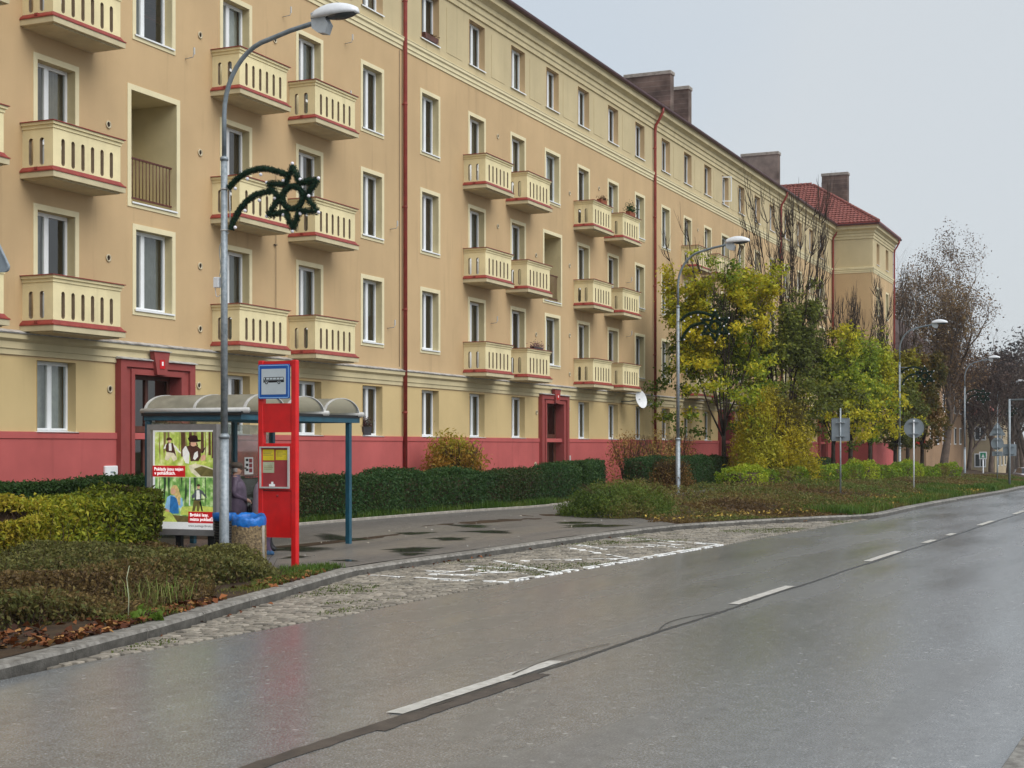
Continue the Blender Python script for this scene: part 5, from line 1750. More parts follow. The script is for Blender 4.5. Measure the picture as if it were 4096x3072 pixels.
# timetable case
cy0, cy1, cz0, cz1 = TY0 + 0.125, TY1 - 0.045, 1.42, 2.10
b = MB(); w = 0.024
b.box(TX - 0.075, TX - 0.036, cy0, cy0 + w, cz0, cz1); b.box(TX - 0.075, TX - 0.036, cy1 - w, cy1, cz0, cz1); b.box(TX - 0.075, TX - 0.036, cy0 + w, cy1 - w, cz0, cz0 + w); b.box(TX - 0.075, TX - 0.036, cy0 + w, cy1 - w, cz1 - w, cz1)
case = b.build('timetable_case', 'alu', tot, TN)
MB().box(TX - 0.042, TX - 0.0365, cy0 + w, cy1 - w, cz0 + w, cz1 - w).build('backing', 'totem_wine', case)
def paper(m, s0, s1, t0, t1):
    W_, H_ = cy1 - cy0 - 2 * w, cz1 - cz0 - 2 * w
    MB().box(TX - 0.045, TX - 0.0425, cy1 - w - s1 * W_, cy1 - w - s0 * W_, cz1 - w - t1 * H_, cz1 - w - t0 * H_).build('timetable_sheet', m, case)
paper('paper_yellow', 0.03, 0.47, 0.04, 0.32); paper('paper_yellow', 0.53, 0.98, 0.05, 0.31); paper('paper_green', 0.03, 0.47, 0.36, 0.64); paper('paper_white', 0.28, 0.50, 0.93, 0.99); paper('paper_white', 0.36, 0.44, 0.87, 0.93)
b = MB()
for s0, s1, t0 in ((0.06, 0.40, 0.10), (0.06, 0.36, 0.14), (0.06, 0.42, 0.18), (0.56, 0.80, 0.10), (0.56, 0.9, 0.15), (0.56, 0.78, 0.20), (0.10, 0.40, 0.46), (0.10, 0.43, 0.50), (0.10, 0.38, 0.54)):
    W_, H_ = cy1 - cy0 - 2 * w, cz1 - cz0 - 2 * w
    b.box(TX - 0.0458, TX - 0.0452, cy1 - w - s1 * W_, cy1 - w - s0 * W_, cz1 - w - (t0 + 0.012) * H_, cz1 - w - t0 * H_)
tag(b.build('print_lines', 'olive_print', case), kind='stuff')

# ------------------------------------------------------------------ litter bins
bx_, by_ = 19.78, 13.25
bg_ = gz(bx_, by_)
binn = thing('litter_bin', 'pebbled concrete litter bin with bright blue liner beside the red totem', 'litter bin', (bx_, by_, bg_))
MB().lathe([(0.275, -0.05), (0.278, 0.0), (0.277, 0.35), (0.27, 0.72), (0.262, 0.76), (0.22, 0.76), (0.21, 0.66), (0.21, 0.2)], 28).build('bin_body', 'pebble_concrete', binn)
b = MB()
for a in (268,): # smooth ribs cast in the pebbled side
    t = R(a); b.tube([(0.262 * math.cos(t), 0.262 * math.sin(t), 0.0), (0.255 * math.cos(t), 0.255 * math.sin(t), 0.73)], 0.035, 8)
b.build('bin_rib', 'concrete', binn)
b = MB(); n = 40; vs = []; fs = []
rings = [(0.19, 0.45, 0.0), (0.215, 0.83, 0.006), (0.24, 0.885, 0.012), (0.258, 0.88, 0.013), (0.270, 0.84, 0.010), (0.274, 0.78, 0.010), (0.270, 0.735, 0.012)]
rr_ = random.Random(5); ph = [rr_.uniform(0, 6.28) for _ in range(6)]
for r_, z_, am in rings:
    for k in range(n):
        t = 2 * math.pi * k / n
        wv = math.sin(5 * t + ph[0]) + 0.7 * math.sin(9 * t + ph[1]) + 0.5 * math.sin(14 * t + ph[2] + z_ * 20)
        vs.append(((r_ + am * wv * 0.5) * math.cos(t), (r_ + am * wv * 0.5) * math.sin(t), z_ + am * wv * 0.9 + 0.03 * math.sin(t + 1)))
for i in range(len(rings) - 1):
    for k in range(n):
        k2 = (k + 1) % n; fs.append((i * n + k, i * n + k2, (i + 1) * n + k2, (i + 1) * n + k))
b.add(vs, fs, 0, True).build('bin_liner', 'bag_blue', binn, recalc=False)
bn2 = thing('litter_bin', 'black ribbed litter bin with blue liner half hidden behind the lamp post', 'litter bin', (21.93, 15.21, gz(21.7, 15.4)))
prof = []
for i in range(14):
    z_ = 0.05 + i * 0.048; prof += [(0.165, z_), (0.182, z_ + 0.012), (0.182, z_ + 0.03), (0.165, z_ + 0.044)]
MB().lathe([(0.165, -0.05)] + prof + [(0.14, 0.74)], 20).build('bin_body', 'black_rubber', bn2)
MB().lathe([(0.13, 0.6), (0.17, 0.80), (0.205, 0.80), (0.21, 0.72), (0.185, 0.66)], 18, jit=0.06).build('bin_liner', 'bag_blue', bn2)

# ------------------------------------------------------------------ road signs seen from behind (their faces look along +x)
def sign_post(name, label, x, y, z, h, plates, m='galvanised', r=0.03, striped=False):
    t = thing(name, label, 'road sign', (x, y, z))
    MB().tube([(0, 0, -0.2), (0, 0, h)], r, 10).build('post', m, t)
    for kind_, zc, w_, h_ in plates:
        b = MB()
        if kind_ == 'rect': poly = rrect(-w_ / 2, w_ / 2, zc - h_ / 2, zc + h_ / 2, 0.04)
        elif kind_ == 'round': poly = [(w_ / 2 * math.cos(2 * math.pi * k / 32), zc + w_ / 2 * math.sin(2 * math.pi * k / 32)) for k in range(32)]
        else:
            poly = []
            for k in range(3):
                a = R(90 + 120 * k); cx_, cz_ = (w_ * 0.50) * math.cos(a), zc + (w_ * 0.50) * math.sin(a)
                for q in range(-3, 4):
                    aa = a + R(20 * q); poly.append((cx_ + 0.045 * math.cos(aa), cz_ + 0.045 * math.sin(aa)))
        p = b.prism(poly, r + 0.01, r + 0.025, 'x').build('sign_plate', 'sign_back', t)
        # folded rim and clamps
        b = MB(); n = len(poly)
        cx_ = sum(q[0] for q in poly) / n; cz_ = sum(q[1] for q in poly) / n
        inn_ = [(cx_ + (a - cx_) * 0.965, cz_ + (c - cz_) * 0.965) for a, c in poly]
        b.add([(r - 0.002, *q) for q in poly] + [(r - 0.002, *q) for q in inn_] + [(r + 0.012, *q) for q in poly], [(i, (i + 1) % n, n + (i + 1) % n, n + i) for i in range(n)] + [(i, (i + 1) % n, 2 * n + (i + 1) % n, 2 * n + i) for i in range(n)])
        b.build('sign_rim', 'galvanised', p)
        hh = (h_ if kind_ != 'tri' else w_ * 0.5) * 0.3
        for dz in (-hh, hh): MB().box(-r - 0.008, r + 0.012, -w_ * 0.24, w_ * 0.24, zc + dz - 0.018, zc + dz + 0.018).build('clamp', 'galvanised', p)
    return t


sign_post('road_sign', 'rectangular road sign seen from its grey back on thin post', 54.2, 10.75, 0.15, 3.35, [('rect', 2.57, 0.66, 0.84)])
sg2 = sign_post('road_sign', 'round road sign seen from its grey back on a flaking white post', 61.6, 9.25, 0.13, 3.05, [('round', 2.72, 0.80, 0.80)], m='lamp_white')
sign_post('road_sign', 'triangular sign above a round one, both seen from behind', 92.2, 9.0, -0.25, 3.75, [('tri', 3.28, 0.95, 0.9), ('round', 2.52, 0.74, 0.74), ('rect', 1.92, 0.6, 0.28)])
sign_post('road_sign', 'grey triangular sign back cut by the frame edge in front of the balconies', 10.475, 10.12, 0.13, 4.4, [('tri', 3.86, 1.0, 0.9), ('round', 3.28, 0.70, 0.7)])
ms = thing('overhead_mast', 'slim grey mast with overhead arm and square sign near the frame edge', 'mast', (78.8, 7.1, 0.0))
MB().tube([(0, 0, -0.3), (0, 0, 4.5)], 0.06, 10).build('post', 'galvanised', ms)
MB().tube([(0, 0.05, 4.46), (0, -4.2, 4.55)], 0.04, 8).build('arm', 'galvanised', ms)
p_ = MB().prism(rrect(-0.33, 0.33, 1.62, 2.22, 0.04), 0.07, 0.085, 'x').build('sign_plate', 'sign_back', ms)
MB().box(0.0, 0.07, -0.22, 0.22, 1.72, 1.75).build('clamp', 'galvanised', p_)
MB().box(0.0, 0.07, -0.22, 0.22, 2.08, 2.11).build('clamp', 'galvanised', p_)
gs = thing('pedestrian_sign', 'small green and white square sign on pale post in the distance', 'road sign', (126, 13.4, -0.9))
MB().tube([(0, 0, -0.3), (0, 0, 2.1)], 0.05, 8).build('post', 'lamp_white', gs)
mat('sign_green', (0.02, 0.22, 0.12), 0.5, 0.1)
MB().prism(rrect(-0.30, 0.30, 1.97, 2.57, 0.03), -0.06, -0.03, 'x').build('sign_plate', 'lamp_white', gs)
MB().box(-0.068, -0.062, -0.22, 0.22, 2.05, 2.49).build('sign_field', 'sign_green', gs)
MB().prism([(-0.12, 2.10), (0.12, 2.10), (0.0, 2.42)], -0.075, -0.07, 'x').build('sign_figure', 'lamp_white', gs)

# ------------------------------------------------------------------ satellite dish, planters
ds = thing('satellite_dish', 'white satellite dish on the wall between balcony and drainpipe', 'satellite dish', (59.25, 20.1, 4.1))
n = 20; vs = []; fs = []
for i in range(6):
    r_ = 0.36 * i / 5
    for k in range(n):
        t = 2 * math.pi * k / n; vs.append((r_ * math.cos(t), -0.10 * (1 - (i / 5) ** 2) * -1, r_ * 1.1 * math.sin(t)))
for i in range(5):
    for k in range(n):
        fs.append((i * n + k, i * n + (k + 1) % n, (i + 1) * n + (k + 1) % n, (i + 1) * n + k))
dd = MB().add(vs, fs, 0, True).build('dish', 'lamp_white', ds, recalc=False); dd.rotation_euler = (R(-14), 0, R(-20))
MB().tube([(0, 0.05, 0), (-0.1, 0.5, -0.1), (-0.1, 0.9, -0.1)], 0.02, 8).build('arm', 'pole_paint', ds)
MB().tube([(0.05, 0, -0.35), (0.45, -0.25, -0.22)], 0.012, 6).sphere((0.47, -0.27, -0.2), 0.035, 8, 6).build('feed_arm', 'pole_paint', ds)


def planter(label, x, y, z, w, d, h, m, pal, n, ph_, spread):
    t = thing('planter', label, 'planter', (x, y, z))
    MB().prism([(-w / 2 * 0.85, 0), (w / 2 * 0.85, 0), (w / 2, h), (w / 2 - 0.02, h), (-w / 2 + 0.02, h), (-w / 2, h)], -d / 2, d / 2, 'y').build('pot', m, t)
    P = np.stack([RNG.normal(0, w * spread, n), RNG.normal(0, d * 0.45, n), h + np.abs(RNG.normal(0, ph_, n))], 1)
    No = P - np.array([0, 0, h - 0.1]); No /= np.linalg.norm(No, axis=1, keepdims=True)
    obj('leaves', leaf_mesh('leaves', P, No, RNG.uniform(0.05, 0.1, n), mixcols(n, pal, jitter=0.3), 'leaf', 0.45), t)


bz = 4.53 + 1.004
planter('terracotta planter with reddish stems on a top balcony ledge', 54.95, FY - 0.72, bz + 6.14, 0.7, 0.18, 0.16, 'terracotta', [(0.12, 0.05, 0.03), (0.16, 0.10, 0.04)], 160, 0.07, 0.25)
planter('terracotta planter with bushy green plant on a top balcony ledge', 58.4, FY - 0.72, bz + 6.14, 0.75, 0.18, 0.18, 'terracotta', [(0.02, 0.055, 0.015), (0.04, 0.09, 0.02)], 420, 0.16, 0.26)
planter('dark pot with reddish heather on ground-floor window sill by the drainpipe', 37.30, FY + 0.02, 2.43, 0.48, 0.16, 0.24, 'pot_dark', [(0.12, 0.04, 0.05), (0.16, 0.10, 0.09), (0.07, 0.08, 0.05)], 260, 0.12, 0.24)
planter('low planter of pale dry flowers on second-floor balcony ledge', 48.3, FY - 0.72, bz, 0.9, 0.16, 0.08, 'pot_dark', [(0.28, 0.14, 0.17), (0.20, 0.12, 0.10)], 130, 0.10, 0.3)
planter('narrow brown window box on the attic sill beside the first drainpipe', 41.37, FY + 0.0, 14.79, 0.95, 0.14, 0.17, 'wood_frame', [(0.10, 0.06, 0.03)], 60, 0.03, 0.2)

# ------------------------------------------------------------------ people at the stop
mat('skin', (0.46, 0.27, 0.19), 0.55, 0.08, 12); mat('coat_plum', (0.085, 0.062, 0.095), 0.5, 0.25, 9, 0.3, 14); mat('coat_lilac', (0.30, 0.24, 0.30), 0.6, 0.15, 9, 0.2, 14)
mat('coat_sage', (0.36, 0.40, 0.31), 0.7, 0.12, 9); mat('trousers_dark', (0.012, 0.012, 0.016), 0.7, 0.2, 9); mat('trousers_plum', (0.07, 0.045, 0.08), 0.7, 0.2, 9)
mat('shoe_blue', (0.035, 0.10, 0.20), 0.6, 0.2, 12); mat('shoe_black', (0.012, 0.012, 0.014), 0.4, 0.2, 12); mat('hair_grey', (0.42, 0.41, 0.40), 0.7, 0.25, 30); mat('cap_brown', (0.075, 0.058, 0.046), 0.8, 0.25, 20)


def person(label, loc, rz, h, coat, trousers, shoes, hairm, cap=None, hem=0.70, arms='fold'):
    k = h / 1.66
    V = []; E = []; RAD = []
    def add(p, r, parent=None):
        V.append((p[0] * k, p[1] * k, p[2] * k)); RAD.append((r[0] * k, r[1] * k) if hasattr(r, '__len__') else (r * k, r * k))
        if parent is not None: E.append((parent, len(V) - 1))
        return len(V) - 1
    pel = add((0, 0, 0.90), (0.17, 0.15))
    wai = add((0.0, 0, 1.06), (0.165, 0.145), pel); che = add((0.0, 0, 1.26), (0.18, 0.14), wai); shb = add((-0.01, 0, 1.37), (0.12, 0.10), che)
    nec = add((0.01, 0, 1.44), 0.058, shb); hd0 = add((0.03, 0, 1.50), (0.066, 0.075), nec); hd1 = add((0.03, 0, 1.57), (0.078, 0.092), hd0); hd2 = add((0.015, 0, 1.63), (0.062, 0.07), hd1)
    nose = add((0.115, 0, 1.545), 0.016, hd1)
    for s in (-1, 1):
        add((0.02, s * 0.082, 1.545), 0.018, hd1)
        sh = add((-0.01, s * 0.17, 1.355), 0.072, shb); el = add((-0.05, s * 0.245, 1.10), 0.062, sh)
        if arms == 'fold': wr = add((0.17, s * 0.15, 1.00), 0.043, el); pa = add((0.235, s * 0.12, 0.985), 0.036, wr); fd = (0.035, -s * 0.012, -0.03)
        else: wr = add((0.03, s * 0.25, 0.86), 0.042, el); pa = add((0.045, s * 0.25, 0.79), 0.034, wr); fd = (0.012, 0, -0.04)
        for q in range(4):
            a = add((V[pa][0] / k + fd[0] * 0.9, V[pa][1] / k + (q - 1.5) * 0.017, V[pa][2] / k + fd[2] * 0.7 + (q - 1.5) * 0.004), 0.010, pa)
            add((V[a][0] / k + fd[0] * 0.5, V[a][1] / k, V[a][2] / k + fd[2] * (1.0 + 0.1 * q)), 0.009, a)
        a = add((V[wr][0] / k + 0.03, V[wr][1] / k - s * 0.03, V[wr][2] / k + 0.012), 0.012, wr); add((V[a][0] / k + 0.03, V[a][1] / k - s * 0.01, V[a][2] / k - 0.012), 0.010, a)
        hp = add((0, s * 0.09, 0.82), 0.105, pel); kn = add((0.015, s * 0.10, 0.47), 0.075, hp); an = add((-0.02, s * 0.105, 0.11), 0.052, kn)
        he = add((-0.045, s * 0.105, 0.045), 0.044, an); to = add((0.14, s * 0.12, 0.04), 0.038, an)
    me = bpy.data.meshes.new('body'); me.from_pydata(V, E, [])
    o = bpy.data.objects.new('body', me); COL.objects.link(o)
    md = o.modifiers.new('skin', 'SKIN'); o.modifiers.new('sub', 'SUBSURF').levels = 2
    sv = me.skin_vertices[0].data if me.skin_vertices else None
    if sv is None:
        bm = bmesh.new(); bm.from_mesh(me); bm.verts.layers.skin.verify(); bm.to_mesh(me); bm.free(); sv = me.skin_vertices[0].data
    for i, r in enumerate(RAD):
        sv[i].radius = r; sv[i].use_root = (i == 0)
    dg = bpy.context.evaluated_depsgraph_get()
    me2 = bpy.data.meshes.new_from_object(o.evaluated_get(dg))
    bpy.data.objects.remove(o)
    for m in (coat, trousers, shoes, 'skin'): me2.materials.append(MATS[m])
    for p in me2.polygons:
        p.use_smooth = True
        c = p.center / k
        hand = (arms == 'fold' and c.x > 0.20 and 0.85 < c.z < 1.1) or (arms != 'fold' and abs(c.y) > 0.2 and c.z < 0.83 and c.z > 0.6)
        if c.z > 1.43 or hand: p.material_index = 3
        elif c.z > hem: p.material_index = 0
        elif c.z > 0.105: p.material_index = 1
        else: p.material_index = 2
    t = thing('person', label, 'person', loc, rz)
    obj('body', me2, t)
    # coat: flared lower part and collar, a shell over the body
    b = MB(); n = 20; vs = []; fs = []
    rr_ = random.Random(3)
    for z, rx, ry in ((hem, 0.215, 0.255), (0.80, 0.22, 0.26), (0.95, 0.215, 0.25), (1.08, 0.205, 0.238), (1.22, 0.195, 0.238), (1.33, 0.155, 0.215), (1.40, 0.095, 0.12), (1.46, 0.088, 0.092)):
        for q in range(n):
            a = 2 * math.pi * q / n; w = 1 + rr_.uniform(-0.025, 0.025)
            vs.append((rx * w * math.cos(a) * k, ry * w * math.sin(a) * k, (z + rr_.uniform(-0.008, 0.008)) * k))
    for i in range(7):
        for q in range(n):
            fs.append((i * n + q, i * n + (q + 1) % n, (i + 1) * n + (q + 1) % n, (i + 1) * n + q))
    b.add(vs, fs, 0, True).build('coat', coat, t, recalc=False)
    b = MB(); vs = []; fs = []                      # hair: cap over the back and sides of the skull
    for i in range(7):
        ph = math.pi * 0.5 * i / 6 * 1.35
        for q in range(13):
            a = R(82) + R(196) * q / 12
            vs.append(((0.02 + 0.088 * math.sin(ph) * math.cos(a)) * k, 0.098 * math.sin(ph) * math.sin(a) * k, (1.565 + 0.105 * math.cos(ph)) * k))
    for i in range(6):
        for q in range(12): fs.append((i * 13 + q, i * 13 + q + 1, (i + 1) * 13 + q + 1, (i + 1) * 13 + q))
    b.add(vs, fs, 0, True).build('hair', hairm, t, recalc=False)
    b = MB()
    for s in (-1, 1): b.sphere((0.098 * k, s * 0.032 * k, 1.562 * k), 0.009 * k, 8, 6)
    b.build('eyes', 'ink', t)
    b = MB(); b.box(0.094 * k, 0.104 * k, -0.022 * k, 0.022 * k, 1.498 * k, 1.504 * k); b.build('mouth', 'paper_red', t)
    if cap:
        b = MB(); n = 18; vs = []; fs = []
        for z, r_, dx in ((1.585, 0.108, 0.0), (1.61, 0.128, 0.0), (1.645, 0.128, -0.005), (1.675, 0.10, -0.005), (1.688, 0.05, 0.0)):
            for q in range(n):
                a = 2 * math.pi * q / n; vs.append(((0.015 + dx + r_ * math.cos(a)) * k, r_ * 0.95 * math.sin(a) * k, z * k))
        for i in range(4):
            for q in range(n): fs.append((i * n + q, i * n + (q + 1) % n, (i + 1) * n + (q + 1) % n, (i + 1) * n + q))
        fs.append(tuple(4 * n + q for q in range(n)))
        b.add(vs, fs, 0, True)
        br = [(0.10, -0.085), (0.16, -0.075), (0.195, -0.04), (0.205, 0), (0.195, 0.04), (0.16, 0.075), (0.10, 0.085)]
        b.add([(x * k, y * k, 1.592 * k) for x, y in br] + [(x * k, y * k, 1.575 * k - (x - 0.1) * 0.2 * k) for x, y in br], [tuple(range(7)), tuple(range(13, 6, -1))] + [(i, i + 1, 8 + i, 7 + i) for i in range(6)])
        b.build('cap', cap, t, recalc=False)
    return t


g0 = gz(22.8, 15.4)
person('person in plum quilted coat and brown peaked cap waiting under the shelter', (22.71, 15.51, g0), R(-52), 1.66, 'coat_plum', 'trousers_dark', 'shoe_black', 'hair_grey', 'cap_brown', 0.68)
person('person in lilac coat and blue shoes half hidden behind the red totem', (22.56, 14.78, gz(22.6, 14.6)), R(-30), 1.60, 'coat_lilac', 'trousers_plum', 'shoe_blue', 'hair_grey', None, 0.62, 'down')
person('person in sage jacket and black trousers almost hidden by the red totem', (23.5, 15.3, gz(23.5, 15.3)), R(-60), 1.66, 'coat_sage', 'trousers_dark', 'shoe_black', 'hair_grey', None, 0.84, 'down')
hb = thing('handbag', 'dark handbag held in front of the person in the brown cap', 'handbag', (22.71 + 0.30 * math.cos(R(-52)), 15.51 + 0.30 * math.sin(R(-52)), g0 + 0.66), R(-52))
MB().bbox(-0.07, 0.07, -0.15, 0.15, 0.0, 0.24, 0.03).build('bag_body', 'black_rubber', hb)
MB().tube([(0, -0.10, 0.22), (0, -0.08, 0.31), (0, 0, 0.345), (0, 0.08, 0.31), (0, 0.10, 0.22)], 0.012, 7).build('handle', 'black_rubber', hb)

# ------------------------------------------------------------------ oncoming car far down the road
mat('car_paint', (0.55, 0.52, 0.54), 0.25, 0.03, 2, 0, 40, 0.5); mat('car_glass', (0.02, 0.024, 0.028), 0.06, 0.1, 2, 0, 40, 0.5); mat('tyre', (0.018, 0.018, 0.018), 0.8, 0.1)
emis_mat('headlight_on', (1.0, 0.97, 0.9), 14.0)
car = thing('car', 'pale car with lit headlights coming up the road at the frame edge', 'car', (136.5, 10.75, road_z(136.5)), R(-162))
prof = [(-2.05, 0.32), (-2.1, 0.62), (-1.98, 0.92), (-1.15, 1.02), (1.05, 0.98), (1.85, 0.80), (2.08, 0.62), (2.1, 0.30)]


def loft_y(b, prof, ws):
    """side profile narrowed towards the flanks"""
    n = len(prof); vs = []; fs = []
    rows = [(-1, 0.0), (-0.97, 0.05), (0.97, 0.05), (1, 0.0)]
    ys = [-0.86, -0.80, 0.80, 0.86]
    cx_ = sum(p[0] for p in prof) / n; cz_ = sum(p[1] for p in prof) / n
    for y, sc in zip(ys, (0.95, 1.0, 1.0, 0.95)):
        for x, z in prof: vs.append((cx_ + (x - cx_) * sc, y, cz_ + (z - cz_) * sc))
    for i in range(3):
        for q in range(n): fs.append((i * n + q, i * n + (q + 1) % n, (i + 1) * n + (q + 1) % n, (i + 1) * n + q))
    fs += [tuple(range(n - 1, -1, -1)), tuple(3 * n + q for q in range(n))]
    b.add(vs, fs)


b = MB(); loft_y(b, prof, None); b.build('body', 'car_paint', car)
b = MB(); g1 = [(-1.75, -0.74, 0.98), (1.0, -0.76, 0.98), (1.0, 0.76, 0.98), (-1.75, 0.74, 0.98)]; g2 = [(-1.25, -0.58, 1.44), (0.25, -0.60, 1.46), (0.25, 0.60, 1.46), (-1.25, 0.58, 1.44)]
b.add(g1 + g2, [(0, 1, 5, 4), (1, 2, 6, 5), (2, 3, 7, 6), (3, 0, 4, 7)], 0); b.build('windows', 'car_glass', car)
b = MB(); b.prism([(-1.27, 1.44), (-1.1, 1.49), (0.1, 1.50), (0.28, 1.46)], -0.60, 0.60, 'y'); b.build('roof', 'car_paint', car)
for x in (-1.3, 1.3):
    for y in (-0.86, 0.70):
        w_ = MB().lathe([(0.20, 0), (0.31, 0.01), (0.32, 0.05), (0.32, 0.13), (0.31, 0.16), (0.20, 0.16)], 20).build('tyre', 'tyre', car, (x, y, 0.32)); w_.rotation_euler = (R(-90), 0, 0)
        r_ = MB().lathe([(0.0, 0.03), (0.2, 0.02), (0.2, 0.14), (0.0, 0.13)], 16).build('rim', 'alu', w_)
for y in (-0.62, 0.62):
    MB().sphere((2.0, y, 0.68), 0.13, 12, 8, 0, 0.6, 1.2, 0.8).build('headlight', 'headlight_on', car)
MB().box(2.06, 2.12, -0.5, 0.5, 0.36, 0.56).build('grille', 'tyre', car)
MB().box(2.115, 2.13, -0.26, 0.26, 0.42, 0.53).build('number_plate', 'paper_white', car)

# ------------------------------------------------------------------ houses beyond the trees
mat('far_wall', (0.42, 0.34, 0.22), 0.9, 0.1, 0.5); mat('far_orange', (0.30, 0.19, 0.11), 0.9, 0.1, 0.5)


def house(name, label, x0, x1, y0, y1, zb, ze, zr, wallm, roofm, wins, sign=None):
    t = thing(name, label, 'house', ((x0 + x1) / 2, (y0 + y1) / 2, zb)); N_ = (-(x0 + x1) / 2, -(y0 + y1) / 2, -zb)
    MB().box(x0, x1, y0, y1, zb - 1, ze).build('wall', wallm, t, N_)
    b = MB(); o_ = 0.5; ym = (y0 + y1) / 2; hx = min((y1 - y0) / 2, (x1 - x0) / 2.5)
    c = [(x0 - o_, y0 - o_, ze), (x1 + o_, y0 - o_, ze), (x1 + o_, y1 + o_, ze), (x0 - o_, y1 + o_, ze), (x0 + hx, ym, zr), (x1 - hx, ym, zr)]
    b.add(c, [(0, 1, 5, 4), (1, 2, 5), (2, 3, 4, 5), (3, 0, 4), (3, 2, 1, 0)]); b.build('roof', roofm, t, N_)
    for face, a, z, w_, h_ in wins:
        wm = MB(); fr = MB()
        if face == 'x':                            # on the wall facing -x
            fr.box(x0 - 0.06, x0 + 0.02, a - w_ / 2 - 0.12, a + w_ / 2 + 0.12, z - 0.12, z + h_ + 0.12); wm.box(x0 - 0.075, x0 - 0.062, a - w_ / 2, a - 0.05, z, z + h_).box(x0 - 0.075, x0 - 0.062, a + 0.05, a + w_ / 2, z, z + h_)
        else:
            fr.box(a - w_ / 2 - 0.12, a + w_ / 2 + 0.12, y0 - 0.06, y0 + 0.02, z - 0.12, z + h_ + 0.12); wm.box(a - w_ / 2, a - 0.05, y0 - 0.075, y0 - 0.062, z, z + h_).box(a + 0.05, a + w_ / 2, y0 - 0.075, y0 - 0.062, z, z + h_)
        f = fr.build('window', 'white_frame', t, N_); wm.build('pane', 'lamp_glass', f)
    return t


h2 = house('house', 'block with dark brown roof behind bare trees past the wing', 135, 165, 19.2, 31, -0.4, 9.3, 15.2, 'far_orange', 'dark_roof',
           [('x', 21.6 + 2.6 * i, 2.4 + 3.1 * j, 1.1, 1.5) for i in range(3) for j in range(2)] + [('y', 138 + 4.2 * i, 2.4 + 3.1 * j, 1.2, 1.5) for i in range(6) for j in range(2)])
MB().box(134.9, 134.95, 19.3, 20.4, 2.3, 2.75).build('sign_plate', 'paper_red', h2, (-150, -25.1, 0.4))
house('house', 'cream house with red tiled roof seen through the far trees', 172, 186, 17.0, 27, -1.2, 5.6, 10.0, 'far_wall', 'roof_tile',
      [('x', 18.6, -0.1, 1.0, 1.3), ('x', 21.4, -0.1, 1.0, 1.3), ('x', 24.4, -0.1, 1.0, 1.3), ('x', 18.6, 2.9, 1.0, 1.3), ('x', 21.4, 2.9, 1.0, 1.3), ('x', 24.4, 2.9, 1.0, 1.3), ('y', 175, 0, 1.2, 1.3), ('y', 179, 0, 1.2, 1.3), ('y', 183, 0, 1.2, 1.3), ('y', 175, 2.9, 1.2, 1.3), ('y', 179, 2.9, 1.2, 1.3)])

# ------------------------------------------------------------------ hedges and shrubs
DARK = [(0.036, 0.070, 0.02), (0.048, 0.10, 0.025), (0.070, 0.13, 0.034), (0.046, 0.115, 0.044)]
DARKB = [(0.10, 0.075, 0.03), (0.075, 0.08, 0.028), (0.042, 0.085, 0.022), (0.040, 0.10, 0.034), (0.062, 0.115, 0.03)]


def polyline(path):
    P = [Vector((*p, 0)) for p in path]
    L = [0]
    for a, b in zip(P, P[1:]): L.append(L[-1] + (b - a).length)
    return P, L


def at_len(P, L, s):
    for i in range(len(P) - 1):
        if s <= L[i + 1] or i == len(P) - 2:
            d = (P[i + 1] - P[i]); n = d.normalized()
            return P[i] + n * (s - L[i]), n


